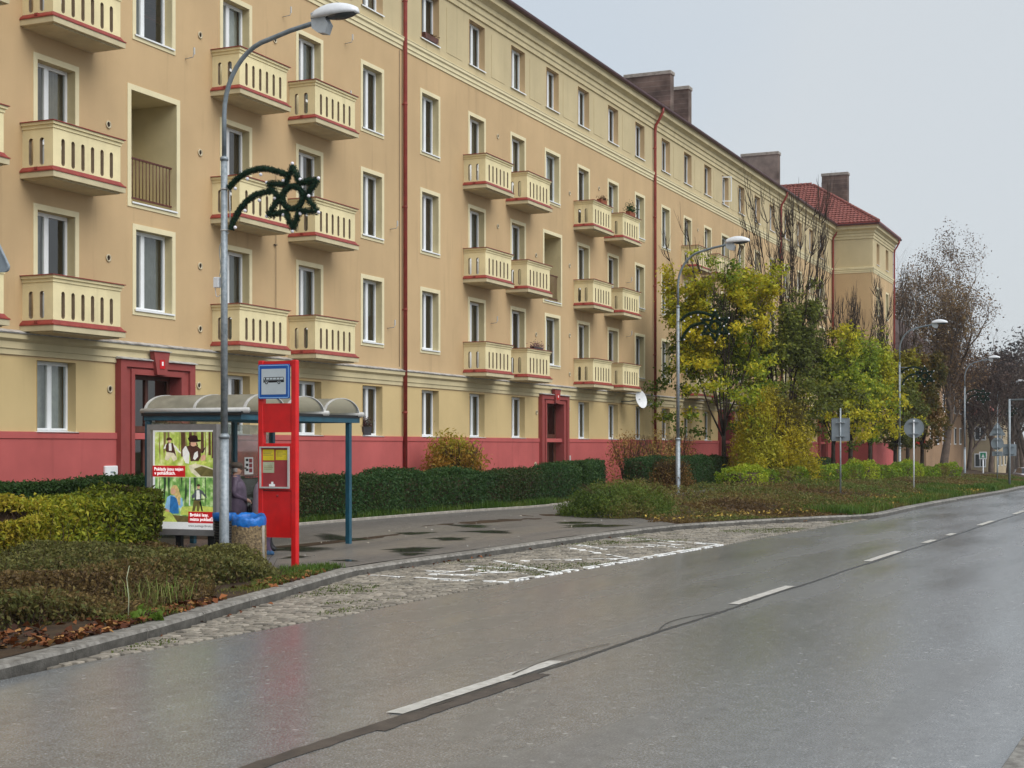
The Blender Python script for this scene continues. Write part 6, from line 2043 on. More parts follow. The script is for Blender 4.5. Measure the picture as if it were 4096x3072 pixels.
def hedge(label, path, w, h, n, leaf, pal, seed, rough=0.07, name='hedge', aspect=0.55, lo=0.0, group=None, topround=0.25, hvar=0.0, hgrow=0.0):
    P, L = polyline(path); tot = L[-1]
    base = P[0] + (P[-1] - P[0]) / 2; zb = gz(base.x, base.y)
    t = thing(name, label, name, (base.x, base.y, zb), group=group)
    per = 2 * h + w
    s = RNG.uniform(0, tot, n); q = RNG.uniform(0, per, n)
    # extra leaves for the two ends
    ne = int(n * w / (tot + w)); es = RNG.choice([0.0, tot], ne); eq = np.stack([RNG.uniform(-w / 2, w / 2, ne), RNG.uniform(0, h, ne)], 1)
    pts = []; nor = []
    for i in range(n):
        p, d = at_len(P, L, s[i]); nrm = Vector((d.y, -d.x, 0))
        if q[i] < h: o_, z_ = w / 2, q[i]; nn = nrm
        elif q[i] < h + w: o_, z_ = w / 2 - (q[i] - h), h; nn = Vector((0, 0, 1))
        else: o_, z_ = -w / 2, q[i] - h - w; nn = -nrm
        r_ = topround; m_ = abs(o_) - (w / 2 - r_); zz = z_ - (h - r_)
        if m_ > 0 and zz > 0:
            l_ = math.hypot(m_, zz)
            if l_ > r_: o_ = math.copysign(w / 2 - r_ + m_ * r_ / l_, o_); z_ = h - r_ + zz * r_ / l_
        pts.append((p.x + nrm.x * o_, p.y + nrm.y * o_, z_)); nor.append(tuple(nn))
    for i in range(ne):
        p, d = at_len(P, L, es[i]); nrm = Vector((d.y, -d.x, 0)); sg_ = -1 if es[i] == 0 else 1
        k = 0.32 * (1 - (2 * eq[i, 0] / w) ** 2)
        pts.append((p.x + nrm.x * eq[i, 0] + d.x * sg_ * k, p.y + nrm.y * eq[i, 0] + d.y * sg_ * k, eq[i, 1])); nor.append((d.x * sg_, d.y * sg_, 0))
    pts = np.array(pts); nor = np.array(nor)
    f1 = soft_noise(pts, 3.0, seed); f2 = soft_noise(pts, 0.9, seed + 1)
    depth = rough * (f1 + 0.8 * f2) + RNG.normal(0, 0.035, len(pts)) - np.abs(RNG.normal(0, 0.05, len(pts)))
    pts = pts + nor * depth[:, None]
    if hgrow: pts[:, 2] *= 1 + hgrow * (np.concatenate([s, es]) / tot - 0.62)
    if hvar: pts[:, 2] *= 1 + hvar * soft_noise(pts, 0.7, seed + 5)
    keep = pts[:, 2] > lo - 0.02 + 0.06 * f1
    pts, nor, f2 = pts[keep], nor[keep], f2[keep]
    pts[:, 2] = np.maximum(pts[:, 2], 0.02)
    cols = mixcols(len(pts), pal, jitter=0.28, field=f2 * 0.9 + 0.2)
    loc = np.array([base.x, base.y, 0.0])
    zoff = np.array([gz(a, b_) - zb for a, b_ in pts[:, :2]])
    pts[:, 2] += zoff
    obj('leaves', leaf_mesh('leaves', pts - loc, nor, RNG.uniform(0.7, 1.3, len(pts)) * leaf, cols, 'leaf', aspect), t)
    b = MB(); vs = []; fs = []                      # woody inside
    k = 0.62
    nst = max(2, int(tot / 0.8))
    for i in range(nst + 1):
        p, d = at_len(P, L, tot * i / nst); nrm = Vector((d.y, -d.x, 0))
        for o_, z_ in ((w / 2 * k, 0.05), (w / 2 * k, h * 0.70), (w / 2 * 0.4, h * 0.88), (-w / 2 * 0.4, h * 0.88), (-w / 2 * k, h * 0.70), (-w / 2 * k, 0.05)):
            j_ = random.uniform(-0.05, 0.05)
            vs.append((p.x + nrm.x * (o_ + j_) - base.x, p.y + nrm.y * (o_ + j_) - base.y, z_ + j_ + gz(p.x, p.y) - zb))
    for i in range(nst):
        for q_ in range(5): fs.append((i * 6 + q_, (i + 1) * 6 + q_, (i + 1) * 6 + q_ + 1, i * 6 + q_ + 1))
    fs += [(5, 4, 3, 2, 1, 0), tuple(nst * 6 + q_ for q_ in range(6))]
    b.add(vs, fs).build('inner_twigs', 'twig', t, recalc=False)
    return t


def twigs(b, n, cx, cy, cz, rx, ry, h, r=0.008, base=0.2, seg=3, bend=0.25):
    for _ in range(n):
        a = random.uniform(0, 2 * math.pi); k = math.sqrt(random.random())
        x0, y0 = cx + rx * base * k * math.cos(a), cy + ry * base * k * math.sin(a)
        x1, y1 = cx + rx * k * math.cos(a), cy + ry * k * math.sin(a)
        pts = [(x0, y0, cz)]
        for i in range(1, seg + 1):
            f = i / seg
            pts.append((x0 + (x1 - x0) * f ** 1.4 + random.uniform(-1, 1) * bend * 0.2, y0 + (y1 - y0) * f ** 1.4 + random.uniform(-1, 1) * bend * 0.2, cz + h * f * random.uniform(0.85, 1.05)))
        b.tube(pts, [r * (1 - 0.75 * i / seg) for i in range(seg + 1)], 4, cap=False)


def shrub(label, x, y, rx, ry, h, n, leaf, pal, seed, name='shrub', aspect=0.5, clump=40, cl_r=0.16, droop=0.0, zlo=0.25, sparse=0.0, flat=1.0, group=None, mname='leaf', field=True, tw=60):
    zb = gz(x, y)
    t = thing(name, label, name, (x, y, zb), group=group)
    nc = max(6, n // clump)
    u = RNG.normal(size=(nc, 3)); u /= np.linalg.norm(u, axis=1, keepdims=True); u[:, 2] = np.abs(u[:, 2])
    rad = RNG.uniform(0.55, 1.0, nc) ** 0.5
    rad *= 1 + 0.16 * soft_noise(u * 2, 1.6, seed)
    C = u * rad[:, None] * np.array([rx, ry, h])
    C[:, 2] = h * np.maximum(C[:, 2] / h, 0) ** flat * (1 + 0.06 * soft_noise(C * 3, 1.5, seed + 8))
    C[:, 2] = np.maximum(C[:, 2], zlo * h * RNG.uniform(0.3, 1, nc))
    idx = RNG.integers(0, nc, n)
    P = C[idx] + RNG.normal(0, cl_r, (n, 3))
    if droop: P[:, 2] -= droop * np.hypot(P[:, 0] / rx, P[:, 1] / ry) ** 2 * RNG.uniform(0.4, 1, n)
    P[:, 2] = np.maximum(P[:, 2], 0.03)
    No = P / np.array([rx, ry, h]); No /= np.maximum(np.linalg.norm(No, axis=1, keepdims=True), 1e-6)
    f = soft_noise(P, 1.4, seed + 3) if field else None
    cols = mixcols(n, pal, jitter=0.25, field=f)
    obj('leaves', leaf_mesh('leaves', P, No, RNG.uniform(0.65, 1.35, n) * leaf, cols, mname, aspect, wild=0.95), t)
    b = MB(); twigs(b, tw, 0, 0, 0, rx * 0.9, ry * 0.9, h * 0.92, 0.010 + 0.004 * h)
    b.build('stems', 'twig', t, recalc=False)
    return t


HG = 'clipped dark green hedges in front of the building'
hedge('clipped dark green hedge behind the yellow shrubs, before the meter box', [(13.5, 19.55), (26.0, 19.45)], 0.95, 1.19, 60000, 0.072, DARK, 21, group=HG)
hedge('long clipped hedge with browned patches behind the bus stop pavement', [(27.6, 18.85), (36, 18.55), (45.5, 18.0)], 0.95, 1.08, 70000, 0.066, DARKB, 31, rough=0.09, lo=0.06, group=HG)
hedge('short rounded clipped hedge beside the second entrance path', [(49.9, 19.5), (51.5, 19.4)], 1.0, 1.22, 13000, 0.066, DARK, 41, group=HG, topround=0.4)
hedge('clipped dark hedge behind lamp post and brown twiggy shrubs', [(51.5, 17.7), (62, 17.5)], 0.95, 1.30, 30000, 0.075, DARKB, 51, group=HG, topround=0.4)
hedge('clipped dark hedge against the red plinth under the far trees', [(70, 17.6), (83, 17.2)], 0.95, 1.2, 9000, 0.10, DARKB, 55, group=HG)
LIME = [(0.17, 0.14, 0.035), (0.24, 0.26, 0.03), (0.12, 0.22, 0.02), (0.22, 0.33, 0.025), (0.36, 0.42, 0.03)]
hedge('low loose light green hedge running along the far verge', [(53.0, 14.5), (60, 14.0), (75, 13.3), (98, 12.4)], 1.15, 0.82, 30000, 0.11, LIME, 61, rough=0.13, hvar=0.10, aspect=0.5)

YEL = [(0.10, 0.075, 0.024), (0.10, 0.13, 0.02), (0.18, 0.23, 0.025), (0.31, 0.34, 0.03), (0.42, 0.38, 0.035), (0.38, 0.29, 0.035)]
for lab, path, h, n, sd in (('loose yellow-green hedge between the dark hedge and the ground cover', [(14.5, 17.2), (19.0, 17.15), (21.7, 16.95)], 0.93, 42000, 71),):
    t_ = hedge(lab, path, 1.25, h, n, 0.105, YEL, sd, rough=0.17, aspect=0.38, lo=0.22, hvar=0.08, topround=0.2, hgrow=0.38)
    b = MB()
    for _ in range(420):
        x_ = random.uniform(path[0][0], path[-1][0]) - t_.location.x; y_ = random.uniform(-0.62, 0.45); hh = h * random.uniform(0.5, 1.02)
        b.tube([(x_, y_, 0), (x_ + random.uniform(-.08, .08), y_ + random.uniform(-.08, .08), hh * 0.6), (x_ + random.uniform(-.16, .16), y_ + random.uniform(-.16, .16), hh)], [0.008, 0.006, 0.003], 4, cap=False)
    b.build('stems', 'twig', t_, recalc=False)

# golden bush behind the hedge, brown twiggy shrubs, weeping yellow bush, green mound
GOLD = [(0.10, 0.075, 0.02), (0.24, 0.13, 0.025), (0.38, 0.20, 0.03), (0.30, 0.24, 0.03), (0.40, 0.36, 0.04)]
shrub('rounded golden-brown bush behind the long hedge, beside the drainpipe', 40.7, 19.75, 1.35, 0.85, 2.05, 9000, 0.14, GOLD, 81, aspect=0.3, clump=25, cl_r=0.14, tw=160)
BRN = [(0.26, 0.14, 0.045), (0.36, 0.19, 0.055), (0.42, 0.25, 0.07), (0.28, 0.20, 0.06)]
for i, (x, y, rx, h, lab) in enumerate([(54.2, 18.9, 1.0, 2.3, 'sparse orange-brown twiggy shrub against the red plinth, nearest the lamp post'),
                                        (57.3, 18.8, 1.3, 2.3, 'sparse orange-brown twiggy shrub under the second drainpipe'),
                                        (60.5, 18.8, 1.4, 2.4, 'sparse orange-brown twiggy shrub beside the yellow maple trunk')]):
    shrub(lab, x, y, rx, 0.8, h, 2300, 0.09, BRN, 90 + i, aspect=0.45, clump=14, cl_r=0.14, zlo=0.1, group='orange-brown twiggy shrubs by the plinth', mname='leaf_dry', tw=55)
shrub('brown half-bare shrub in front of the dark hedge beside the lamp post', 52.6, 16.7, 1.3, 0.8, 1.35, 3800, 0.08, [(0.10, 0.05, 0.02), (0.18, 0.10, 0.03), (0.09, 0.08, 0.025)], 95, clump=16, cl_r=0.12, mname='leaf_dry', tw=150)
WEEP = [(0.15, 0.12, 0.02), (0.32, 0.28, 0.025), (0.46, 0.38, 0.025), (0.56, 0.43, 0.025), (0.42, 0.40, 0.035)]
shrub('big drooping golden-yellow bush beside the maple trunk', 61.6, 15.1, 2.2, 1.7, 3.75, 24000, 0.16, WEEP, 97, name='bush', aspect=0.32, clump=30, cl_r=0.17, droop=0.5, zlo=0.12, tw=150)
shrub('low bright green leafy plant at the foot of the drooping yellow bush', 57.0, 14.8, 1.7, 0.8, 0.72, 3600, 0.13, [(0.09, 0.17, 0.02), (0.16, 0.26, 0.02), (0.24, 0.32, 0.03)], 98, name='plant', clump=20, cl_r=0.12, tw=40)
shrub('golden bush behind the second maple trunk by the far hedge', 71.0, 17.0, 1.6, 0.9, 1.9, 3000, 0.16, GOLD, 99, name='bush', clump=25, cl_r=0.18, tw=60)
MOUND = [(0.06, 0.10, 0.02), (0.095, 0.15, 0.026), (0.13, 0.19, 0.03), (0.16, 0.165, 0.036), (0.20, 0.15, 0.055)]
shrub('spreading green mound of shrub at the end of the pavement', 40.3, 14.25, 2.3, 1.65, 0.98, 30000, 0.085, MOUND, 111, name='shrub', aspect=0.3, clump=22, cl_r=0.085, zlo=0.10, tw=90)


# low brown-green ground cover shrubs: one mass that cannot be counted
def cover(name, label, cat, n, region, hfun, leaf, pal, seed, aspect=0.5, mname='leaf', thick=0.16, stems=0, fscale=0.9):
    x0, x1, y0, y1, inside = region
    X = RNG.uniform(x0, x1, n * 3); Y = RNG.uniform(y0, y1, n * 3)
    k = np.array([inside(a, b_) for a, b_ in zip(X, Y)]); X, Y = X[k][:n], Y[k][:n]
    H = np.array([hfun(a, b_) for a, b_ in zip(X, Y)])
    Q = np.stack([X, Y, np.zeros(len(X))], 1)
    f1 = soft_noise(Q, 4.0, seed); f2 = soft_noise(Q, fscale, seed + 1)
    Z = np.maximum(0.02, H * (1 + 0.30 * f1 + 0.2 * f2) - np.abs(RNG.normal(0, thick, len(X))) * np.minimum(1, H / 0.2))
    G = np.array([gz(a, b_) for a, b_ in zip(X, Y)])
    P = np.stack([X, Y, Z + G], 1)
    No = np.zeros((len(X), 3)); No[:, 2] = 1.0
    cols = mixcols(len(X), pal, jitter=0.32, field=f2)
    o = obj(name, leaf_mesh(name, P, No, RNG.uniform(0.6, 1.4, len(X)) * leaf, cols, mname, aspect, wild=1.0))
    tag(o, label, cat, kind='stuff')
    if stems:
        b = MB()
        for _ in range(stems):
            i = RNG.integers(0, len(X)); p = P[i]; a = random.uniform(0, 6.28); l = random.uniform(0.08, 0.22)
            b.tube([(p[0], p[1], G[i]), (p[0] + l * 0.4 * math.cos(a), p[1] + l * 0.4 * math.sin(a), G[i] + max(0.05, Z[i]) * 0.7), (p[0] + l * math.cos(a), p[1] + l * math.sin(a), G[i] + Z[i] + random.uniform(0.02, 0.10))], [0.005, 0.004, 0.002], 3, cap=False)
        b.build('stems', 'twig', o, recalc=False)
    return o


COV = [(0.085, 0.054, 0.026), (0.15, 0.10, 0.038), (0.22, 0.15, 0.058), (0.16, 0.145, 0.046), (0.10, 0.115, 0.034), (0.19, 0.18, 0.055)]


def bed_in(x, y):
    e = kerb_y(x) + 0.27 + 0.35 + 0.35 * math.sin(x * 1.7) * math.sin(x * 0.6 + 1) + (0.55 if x < 13.4 else 0.15)
    right = 20.75 - 0.35 * max(0, y - 13.2) if y < 13.8 else 21.4
    right = interp([(11.5, 19.0), (12.6, 19.5), (13.6, 19.9), (14.6, 20.9), (16.2, 21.8), (17.8, 21.95)], y)
    return y > e and x < right and y < x * 0.97 + 0.9 and y < 17.6


def bed_h(x, y):
    e = kerb_y(x) + 0.5
    return 0.08 + 0.27 * smooth(0.0, 1.1, y - e) + 0.05 * math.sin(x * 1.1) * math.cos(y * 0.9) - 0.12 * smooth(18.2, 20.2, x)


cover('ground_cover', 'low brown-green ground cover shrubs filling the bed by the kerb', 'ground cover', 120000, (8, 22, 10, 17.7, bed_in), bed_h, 0.062, COV, 121, aspect=0.5, thick=0.17, stems=5200)


def bank_in(x, y):
    top = interp([(40, 15.3), (46, 15.4), (53, 14.2), (60, 13.6), (75, 12.9), (98, 12.1), (110, 12.5)], x)
    if x < 42.5 and y > 12.3: return False
    return y > kerb_y(x) + 0.35 and y < top and x > 36.5 + 0.5 * max(0, 12 - y) * 0


def bank_h(x, y):
    d = y - kerb_y(x)
    return (0.05 + 0.33 * smooth(0.3, 2.2, d)) * (0.7 + 0.3 * math.sin(x * 0.5 + y)) * (1.0 if x < 58 else 0.6)


COV2 = [(0.12, 0.075, 0.034), (0.20, 0.13, 0.045), (0.21, 0.16, 0.055), (0.16, 0.16, 0.045), (0.13, 0.18, 0.04)]
cover('ground_cover', 'russet and olive ground cover on the bank before the light green hedge', 'ground cover', 90000, (36, 110, 6, 16, bank_in), bank_h, 0.085, COV2, 131, thick=0.12, stems=1200)


# grass tufts and rough grass
def grass(name, label, n, region, h, w, pal, seed, lean=0.8, thr=-0.1):
    x0, x1, y0, y1, inside = region
    X = RNG.uniform(x0, x1, n * 4); Y = RNG.uniform(y0, y1, n * 4)
    Q = np.stack([X, Y, np.zeros(len(X))], 1); f = soft_noise(Q, 1.6, seed)
    k = np.array([inside(a, b_) for a, b_ in zip(X, Y)]) & (f + RNG.normal(0, 0.35, len(X)) > thr)
    X, Y, f = X[k][:n], Y[k][:n], f[k][:n]
    P = np.stack([X, Y, np.array([gz(a, b_) for a, b_ in zip(X, Y)]) - 0.01], 1)
    o = obj(name, blade_mesh(name, P, RNG.uniform(0.4, 1.2, len(X)) * h * (1 + 0.4 * f), w, mixcols(len(X), pal, jitter=0.3, field=f), 'leaf', lean))
    tag(o, label, 'grass', kind='stuff')


GR = [(0.20, 0.17, 0.05), (0.13, 0.16, 0.03), (0.10, 0.17, 0.025), (0.07, 0.14, 0.02)]
grass('grass', 'ragged grass between kerb and ground cover shrubs', 15000, (12.5, 21, 10, 14, lambda x, y: kerb_y(x) + 0.25 < y < kerb_y(x) + 0.95 + 0.3 * math.sin(x * 1.7) and not (x < 13.3)), 0.10, 0.005, GR, 141, 1.2, -0.6)
grass('grass', 'tall green grass tuft at the edge of the ground cover', 260, (14.4, 15.9, 10.9, 12.4, lambda x, y: math.hypot((x - 15.15) / 0.7, (y - 11.55) / 0.4) < 1), 0.34, 0.005, [(0.10, 0.19, 0.03), (0.14, 0.24, 0.04), (0.24, 0.24, 0.08)], 142, 1.1)
grass('grass', 'rough grass strip below the long hedge', 12000, (22, 46, 17, 19, lambda x, y: interp(WALK_FAR, x) + 0.1 < y < interp(WALK_FAR, x) + 0.65), 0.22, 0.007, GR, 143)
grass('grass', 'wet grass on the bank along the far kerb', 45000, (43, 105, 6, 13, lambda x, y: kerb_y(x) + 0.27 < y < kerb_y(x) + 2.3 + 1.0 * math.sin(x * 0.3)), 0.24, 0.013, GR, 144, 0.8, -0.5)
# weed plant, leaf litter
shrub('small lime green leafy weed at the kerb edge of the bed', 13.75, 10.62, 0.22, 0.16, 0.13, 80, 0.10, [(0.12, 0.21, 0.03), (0.18, 0.27, 0.04)], 151, name='weed', aspect=0.7, clump=6, cl_r=0.03, tw=6)
b = MB(); b.tube([(0, 0, 0), (0.01, 0, 0.25), (-0.015, 0.01, 0.48), (0.02, 0.0, 0.62)], [0.006, 0.005, 0.004, 0.003], 5)
ws = b.build('dry_stem', 'paper_green', None, (13.62, 10.75, gz(13.6, 10.7))); tag(ws, 'thin pale dry stem rising beside the lime green weed', 'stem')


def litter(name, label, cat, n, region, size, pal, zoff, seed, aspect=0.6):
    x0, x1, y0, y1, inside = region
    X = RNG.uniform(x0, x1, n * 6); Y = RNG.uniform(y0, y1, n * 6)
    Q = np.stack([X, Y, np.zeros(len(X))], 1); f = soft_noise(Q, 2.5, seed)
    k = np.array([inside(a, b_) for a, b_ in zip(X, Y)]) & (f + RNG.normal(0, 0.3, len(X)) > 0.0)
    X, Y = X[k][:n], Y[k][:n]
    Z = np.array([zoff(a, b_) for a, b_ in zip(X, Y)]) + RNG.uniform(0.004, 0.03, len(X))
    No = np.zeros((len(X), 3)); No[:, 2] = 1
    o = obj(name, leaf_mesh(name, np.stack([X, Y, Z], 1), No, RNG.uniform(0.6, 1.3, len(X)) * size, mixcols(len(X), pal, jitter=0.35), 'leaf_dry', aspect, wild=0.45, bend=0.16))
    tag(o, label, cat, kind='stuff')


DEAD = [(0.16, 0.055, 0.022), (0.24, 0.09, 0.035), (0.10, 0.035, 0.018), (0.32, 0.17, 0.06), (0.06, 0.03, 0.02)]
litter('fallen_leaves', 'rust-red fallen leaves at the front of the bed', 'leaves', 2600, (9.5, 21, 9.5, 14, lambda x, y: kerb_y(x) + 0.25 < y < kerb_y(x) + (1.4 if x < 13.6 else 0.7)), 0.12, DEAD, gz, 161)
litter('fallen_leaves', 'fallen leaves caught in the gutter along the kerb', 'leaves', 520, (11, 43, 7, 12.2, lambda x, y: kerb_y(x) - 0.16 < y < kerb_y(x) - 0.01), 0.075, DEAD, lambda a, b_: 0.012, 162)
litter('fallen_leaves', 'yellow fallen leaves scattered on the far bank', 'leaves', 900, (36, 75, 7, 13, lambda x, y: kerb_y(x) + 0.3 < y < kerb_y(x) + 2.5), 0.10, [(0.42, 0.30, 0.06), (0.30, 0.20, 0.05)], lambda a, b_: gz(a, b_) + 0.12, 163)
litter('litter', 'scraps of pale litter on the bus stop pavement', 'litter', 46, (20, 38, 11.8, 17, lambda x, y: walk_near(x) + 0.1 < y < interp(WALK_FAR, x) - 0.1), 0.06, [(0.7, 0.7, 0.68), (0.55, 0.5, 0.42)], lambda a, b_: gz(a, b_) + 0.006, 164, 0.4)
# moss and grass in the joints of the cobbles
X = RNG.uniform(12, 43, 60000); Y = RNG.uniform(7.5, 12.2, 60000)
Q = np.stack([X, Y, np.zeros(len(X))], 1); f = soft_noise(Q, 1.5, 171) + 0.7 * soft_noise(Q, 5.0, 172)
k = np.array([edge_y(a) + 0.12 < b_ < kerb_y(a) - 0.1 for a, b_ in zip(X, Y)]) & (f > 0.55)
X, Y = X[k][:9000], Y[k][:9000]
gm = obj('joint_grass', blade_mesh('joint_grass', np.stack([X, Y, np.zeros(len(X))], 1), RNG.uniform(0.02, 0.045, len(X)), 0.007, mixcols(len(X), [(0.07, 0.11, 0.018), (0.11, 0.16, 0.022), (0.14, 0.14, 0.04)], jitter=0.3), 'leaf', 1.6), bay)
tag(gm, kind='stuff')

# ------------------------------------------------------------------ trees
def tree_skeleton(b, x, y, H, clear, r0, crown_r, n_limb, seed, lean=(0, 0), broom=2):
    rr = random.Random(seed)
    top = (lean[0], lean[1], clear)
    b.tube([(0, 0, -0.3), (0.02, 0.01, clear * 0.5), top], [r0 * 1.15, r0, r0 * 0.85], 9)
    ends = []
    for i in range(n_limb):
        a = 2 * math.pi * i / n_limb + rr.uniform(-0.4, 0.4)
        out = crown_r * rr.uniform(0.25, 0.85); hh = (H - clear) * rr.uniform(0.75, 1.0)
        z0 = clear * rr.uniform(0.75, 1.05)
        p = []
        for s in range(7):
            f = s / 6
            p.append((lean[0] * z0 / clear + out * f ** 0.75 * math.cos(a) + rr.uniform(-.10, .10) * f, lean[1] * z0 / clear + out * f ** 0.75 * math.sin(a) + rr.uniform(-.10, .10) * f, z0 + hh * f))
        b.tube(p, [r0 * 0.36 * (1 - 0.9 * s / 6) + 0.006 for s in range(7)], 6)
        for s in range(3, 7):
            for _ in range(broom):
                aa = a + rr.uniform(-1.0, 1.0); l = rr.uniform(0.20, 0.36) * (H - clear) * 0.55
                q = Vector(p[s]); e = q + Vector((math.cos(aa) * l * 0.22, math.sin(aa) * l * 0.22, l))
                b.tube([q, (q + e) / 2 + Vector((math.cos(aa), math.sin(aa), 0)) * l * 0.06, e], [0.019, 0.014, 0.006], 4, cap=False)
                for _ in range(2):
                    g_ = q + (e - q) * rr.uniform(0.3, 0.7); b.tube([g_, g_ + Vector((rr.uniform(-.22, .22), rr.uniform(-.22, .22), 0.8)) * l * 0.4], [0.013, 0.006], 3, cap=False)
        for s in range(2, 7):
            for _ in range(3):
                aa = a + rr.uniform(-1.3, 1.3); l = rr.uniform(0.5, 1.3) * (1 - 0.4 * s / 6) * crown_r / 2.2
                q = Vector(p[s]); e = q + Vector((math.cos(aa) * l * 0.6, math.sin(aa) * l * 0.6, l * rr.uniform(0.7, 1.3)))
                m_ = (q + e) / 2 + Vector((math.cos(aa), math.sin(aa), -0.3)) * l * 0.12
                b.tube([q, m_, e], [0.018, 0.012, 0.005], 4, cap=False)
                ends.append(tuple(e)); ends.append(tuple(m_))
                for _ in range(2):
                    e2 = e + Vector((rr.uniform(-.3, .3), rr.uniform(-.3, .3), rr.uniform(0.2, 0.6))) * l
                    b.tube([m_, e2], [0.010, 0.004], 3, cap=False); ends.append(tuple(e2))
    return ends


def street_tree(label, x, y, H, clear, leaf_top, crown_r, n, leaf, pal, seed, r0=0.12, group='trees in the verge row', drop=0.0, limbs=9, broom=2, tint=-0.1):
    zb = gz(x, y)
    t = thing('tree', label, 'tree', (x, y, zb), group=group)
    b = MB(); ends = tree_skeleton(b, x, y, H, clear, r0, crown_r, limbs, seed, broom=broom)
    b.build('trunk', 'bark', t, recalc=False)
    E_ = np.array(ends); E_ = E_[E_[:, 2] < leaf_top + RNG.normal(0, 0.5, len(E_))]
    nc = 120
    u = RNG.normal(size=(nc, 3)); u /= np.linalg.norm(u, axis=1, keepdims=True)
    rad = RNG.uniform(0.2, 1, nc) ** 0.45
    lo_ = clear * 0.72; zc = (lo_ + leaf_top) / 2; zr = (leaf_top - lo_) / 2
    C = u * rad[:, None] * np.array([crown_r, crown_r, zr]); C[:, 2] += zc
    sh = 1 + 0.22 * soft_noise(C, 0.9, seed); C[:, :2] *= sh[:, None]
    taper = np.clip(1.15 - 0.55 * (C[:, 2] - zc) / zr * 0.8, 0.5, 1.3); C[:, :2] *= taper[:, None]
    C = np.concatenate([C, E_])
    gone = soft_noise(C, 1.3, seed + 9) < -0.42
    C = C[~gone]
    idx = RNG.integers(0, len(C), n)
    P = C[idx] + RNG.normal(0, 0.165, (n, 3)) * np.array([1.2, 1.2, 0.8])
    No = P - np.array([0, 0, zc - 1]); No /= np.maximum(np.linalg.norm(No, axis=1, keepdims=True), 1e-6)
    f = 0.85 * soft_noise(P, 0.9, seed + 2) + 0.3 * (P[:, 2] - zc) / zr + tint
    obj('crown', leaf_mesh('crown', P, No, RNG.uniform(0.6, 1.3, n) * leaf, mixcols(n, pal, jitter=0.28, field=f), 'leaf', 0.62, wild=0.8, up=0.2), t)
    return t


MAPLE = [(0.10, 0.16, 0.022), (0.16, 0.24, 0.025), (0.25, 0.32, 0.028), (0.38, 0.41, 0.03), (0.52, 0.48, 0.03), (0.60, 0.49, 0.028)]
OLIVE = [(0.09, 0.098, 0.026), (0.12, 0.135, 0.03), (0.14, 0.175, 0.032), (0.20, 0.22, 0.034), (0.32, 0.30, 0.034)]
GOLDT = [(0.13, 0.21, 0.022), (0.24, 0.32, 0.026), (0.41, 0.42, 0.03), (0.54, 0.50, 0.03), (0.60, 0.50, 0.03)]
RUST = [(0.05, 0.06, 0.015), (0.09, 0.085, 0.02), (0.15, 0.11, 0.02), (0.18, 0.10, 0.025)]
street_tree('maple with green and yellow crown right behind the second lamp post', 62.0, 17.3, 10.8, 2.6, 8.9, 2.8, 25000, 0.165, MAPLE, 201, 0.10, broom=2, tint=-0.18)
street_tree('dark olive tree between the yellow maple and the golden trees', 69.3, 16.5, 14.0, 2.4, 8.3, 2.5, 11500, 0.18, OLIVE, 202, 0.12, limbs=10, broom=2)
street_tree('tall dark tree with bare broom-like top in front of the inner corner', 75.6, 17.2, 14.4, 2.4, 7.2, 2.6, 7000, 0.18, OLIVE, 209, 0.12, limbs=11, broom=3)
street_tree('golden tree with dark trunk seen left of the rectangular sign back', 76.8, 15.6, 10.0, 2.2, 7.2, 2.2, 10500, 0.18, GOLDT, 203, 0.11, broom=3, tint=0.1)
street_tree('golden-green tree with trunk behind the rectangular sign back', 83.0, 15.9, 10.2, 2.3, 7.2, 2.3, 10500, 0.18, GOLDT, 204, 0.13, tint=0.05)
street_tree('bright yellow tree between the rectangular sign back and third lamp post', 87.4, 15.6, 10.2, 2.2, 7.5, 2.2, 10500, 0.19, GOLDT, 205, 0.13, tint=0.25)
street_tree('olive tree right behind the third lamp post', 95.0, 15.4, 12.4, 2.3, 7.6, 2.2, 11000, 0.22, OLIVE[1:] + [(0.28, 0.24, 0.02)], 206, 0.12, limbs=9, broom=3)
street_tree('rust-tinged tree seen behind the round sign back', 100.0, 15.4, 9.4, 2.4, 7.8, 2.1, 7500, 0.24, RUST, 207, 0.13)
street_tree('rust-brown tree farthest along the verge row', 105.0, 15.2, 8.5, 2.4, 6.8, 2.0, 6500, 0.24, RUST, 208, 0.13)


PULL = [0.0]


def grow(b, p, d, L, r, depth, rr, tips, up, spread, nmin=3):
    pts = [p]; q = p.copy(); dd = d.copy(); seg = 4
    for s in range(seg):
        dd = (dd + Vector((rr.uniform(-1, 1), rr.uniform(-1, 1), rr.uniform(-0.5, 0.8) * up)) * 0.16 + Vector((-q.x, -q.y, 0)) * PULL[0]).normalized()
        q = q + dd * L / seg; pts.append(q.copy())
    b.tube(pts, [r * (1 - 0.5 * s / seg) for s in range(seg + 1)], 7 if depth == 0 else (5 if depth < 3 else 3), cap=False)
    if depth >= 4:
        tips.append(tuple(q)); tips.append(tuple(pts[2])); return
    for s in range(1, seg + 1):
        for _ in range(1 if s < seg else nmin):
            if depth == 0 and s < 2: continue
            ax = dd.orthogonal().normalized(); ax.rotate(Matrix.Rotation(rr.uniform(0, 6.28), 3, dd))
            nd = (dd * math.cos(spread) + ax * math.sin(spread) * rr.uniform(0.7, 1.3)).normalized()
            nd.z += 0.12 * up; nd.normalize()
            grow(b, pts[s].copy(), nd, L * rr.uniform(0.52, 0.74), r * (0.48 if s < seg else 0.45) * (0.7 if depth >= 2 else 1), depth + 1, rr, tips, up, spread, nmin)
    tips.append(tuple(q))


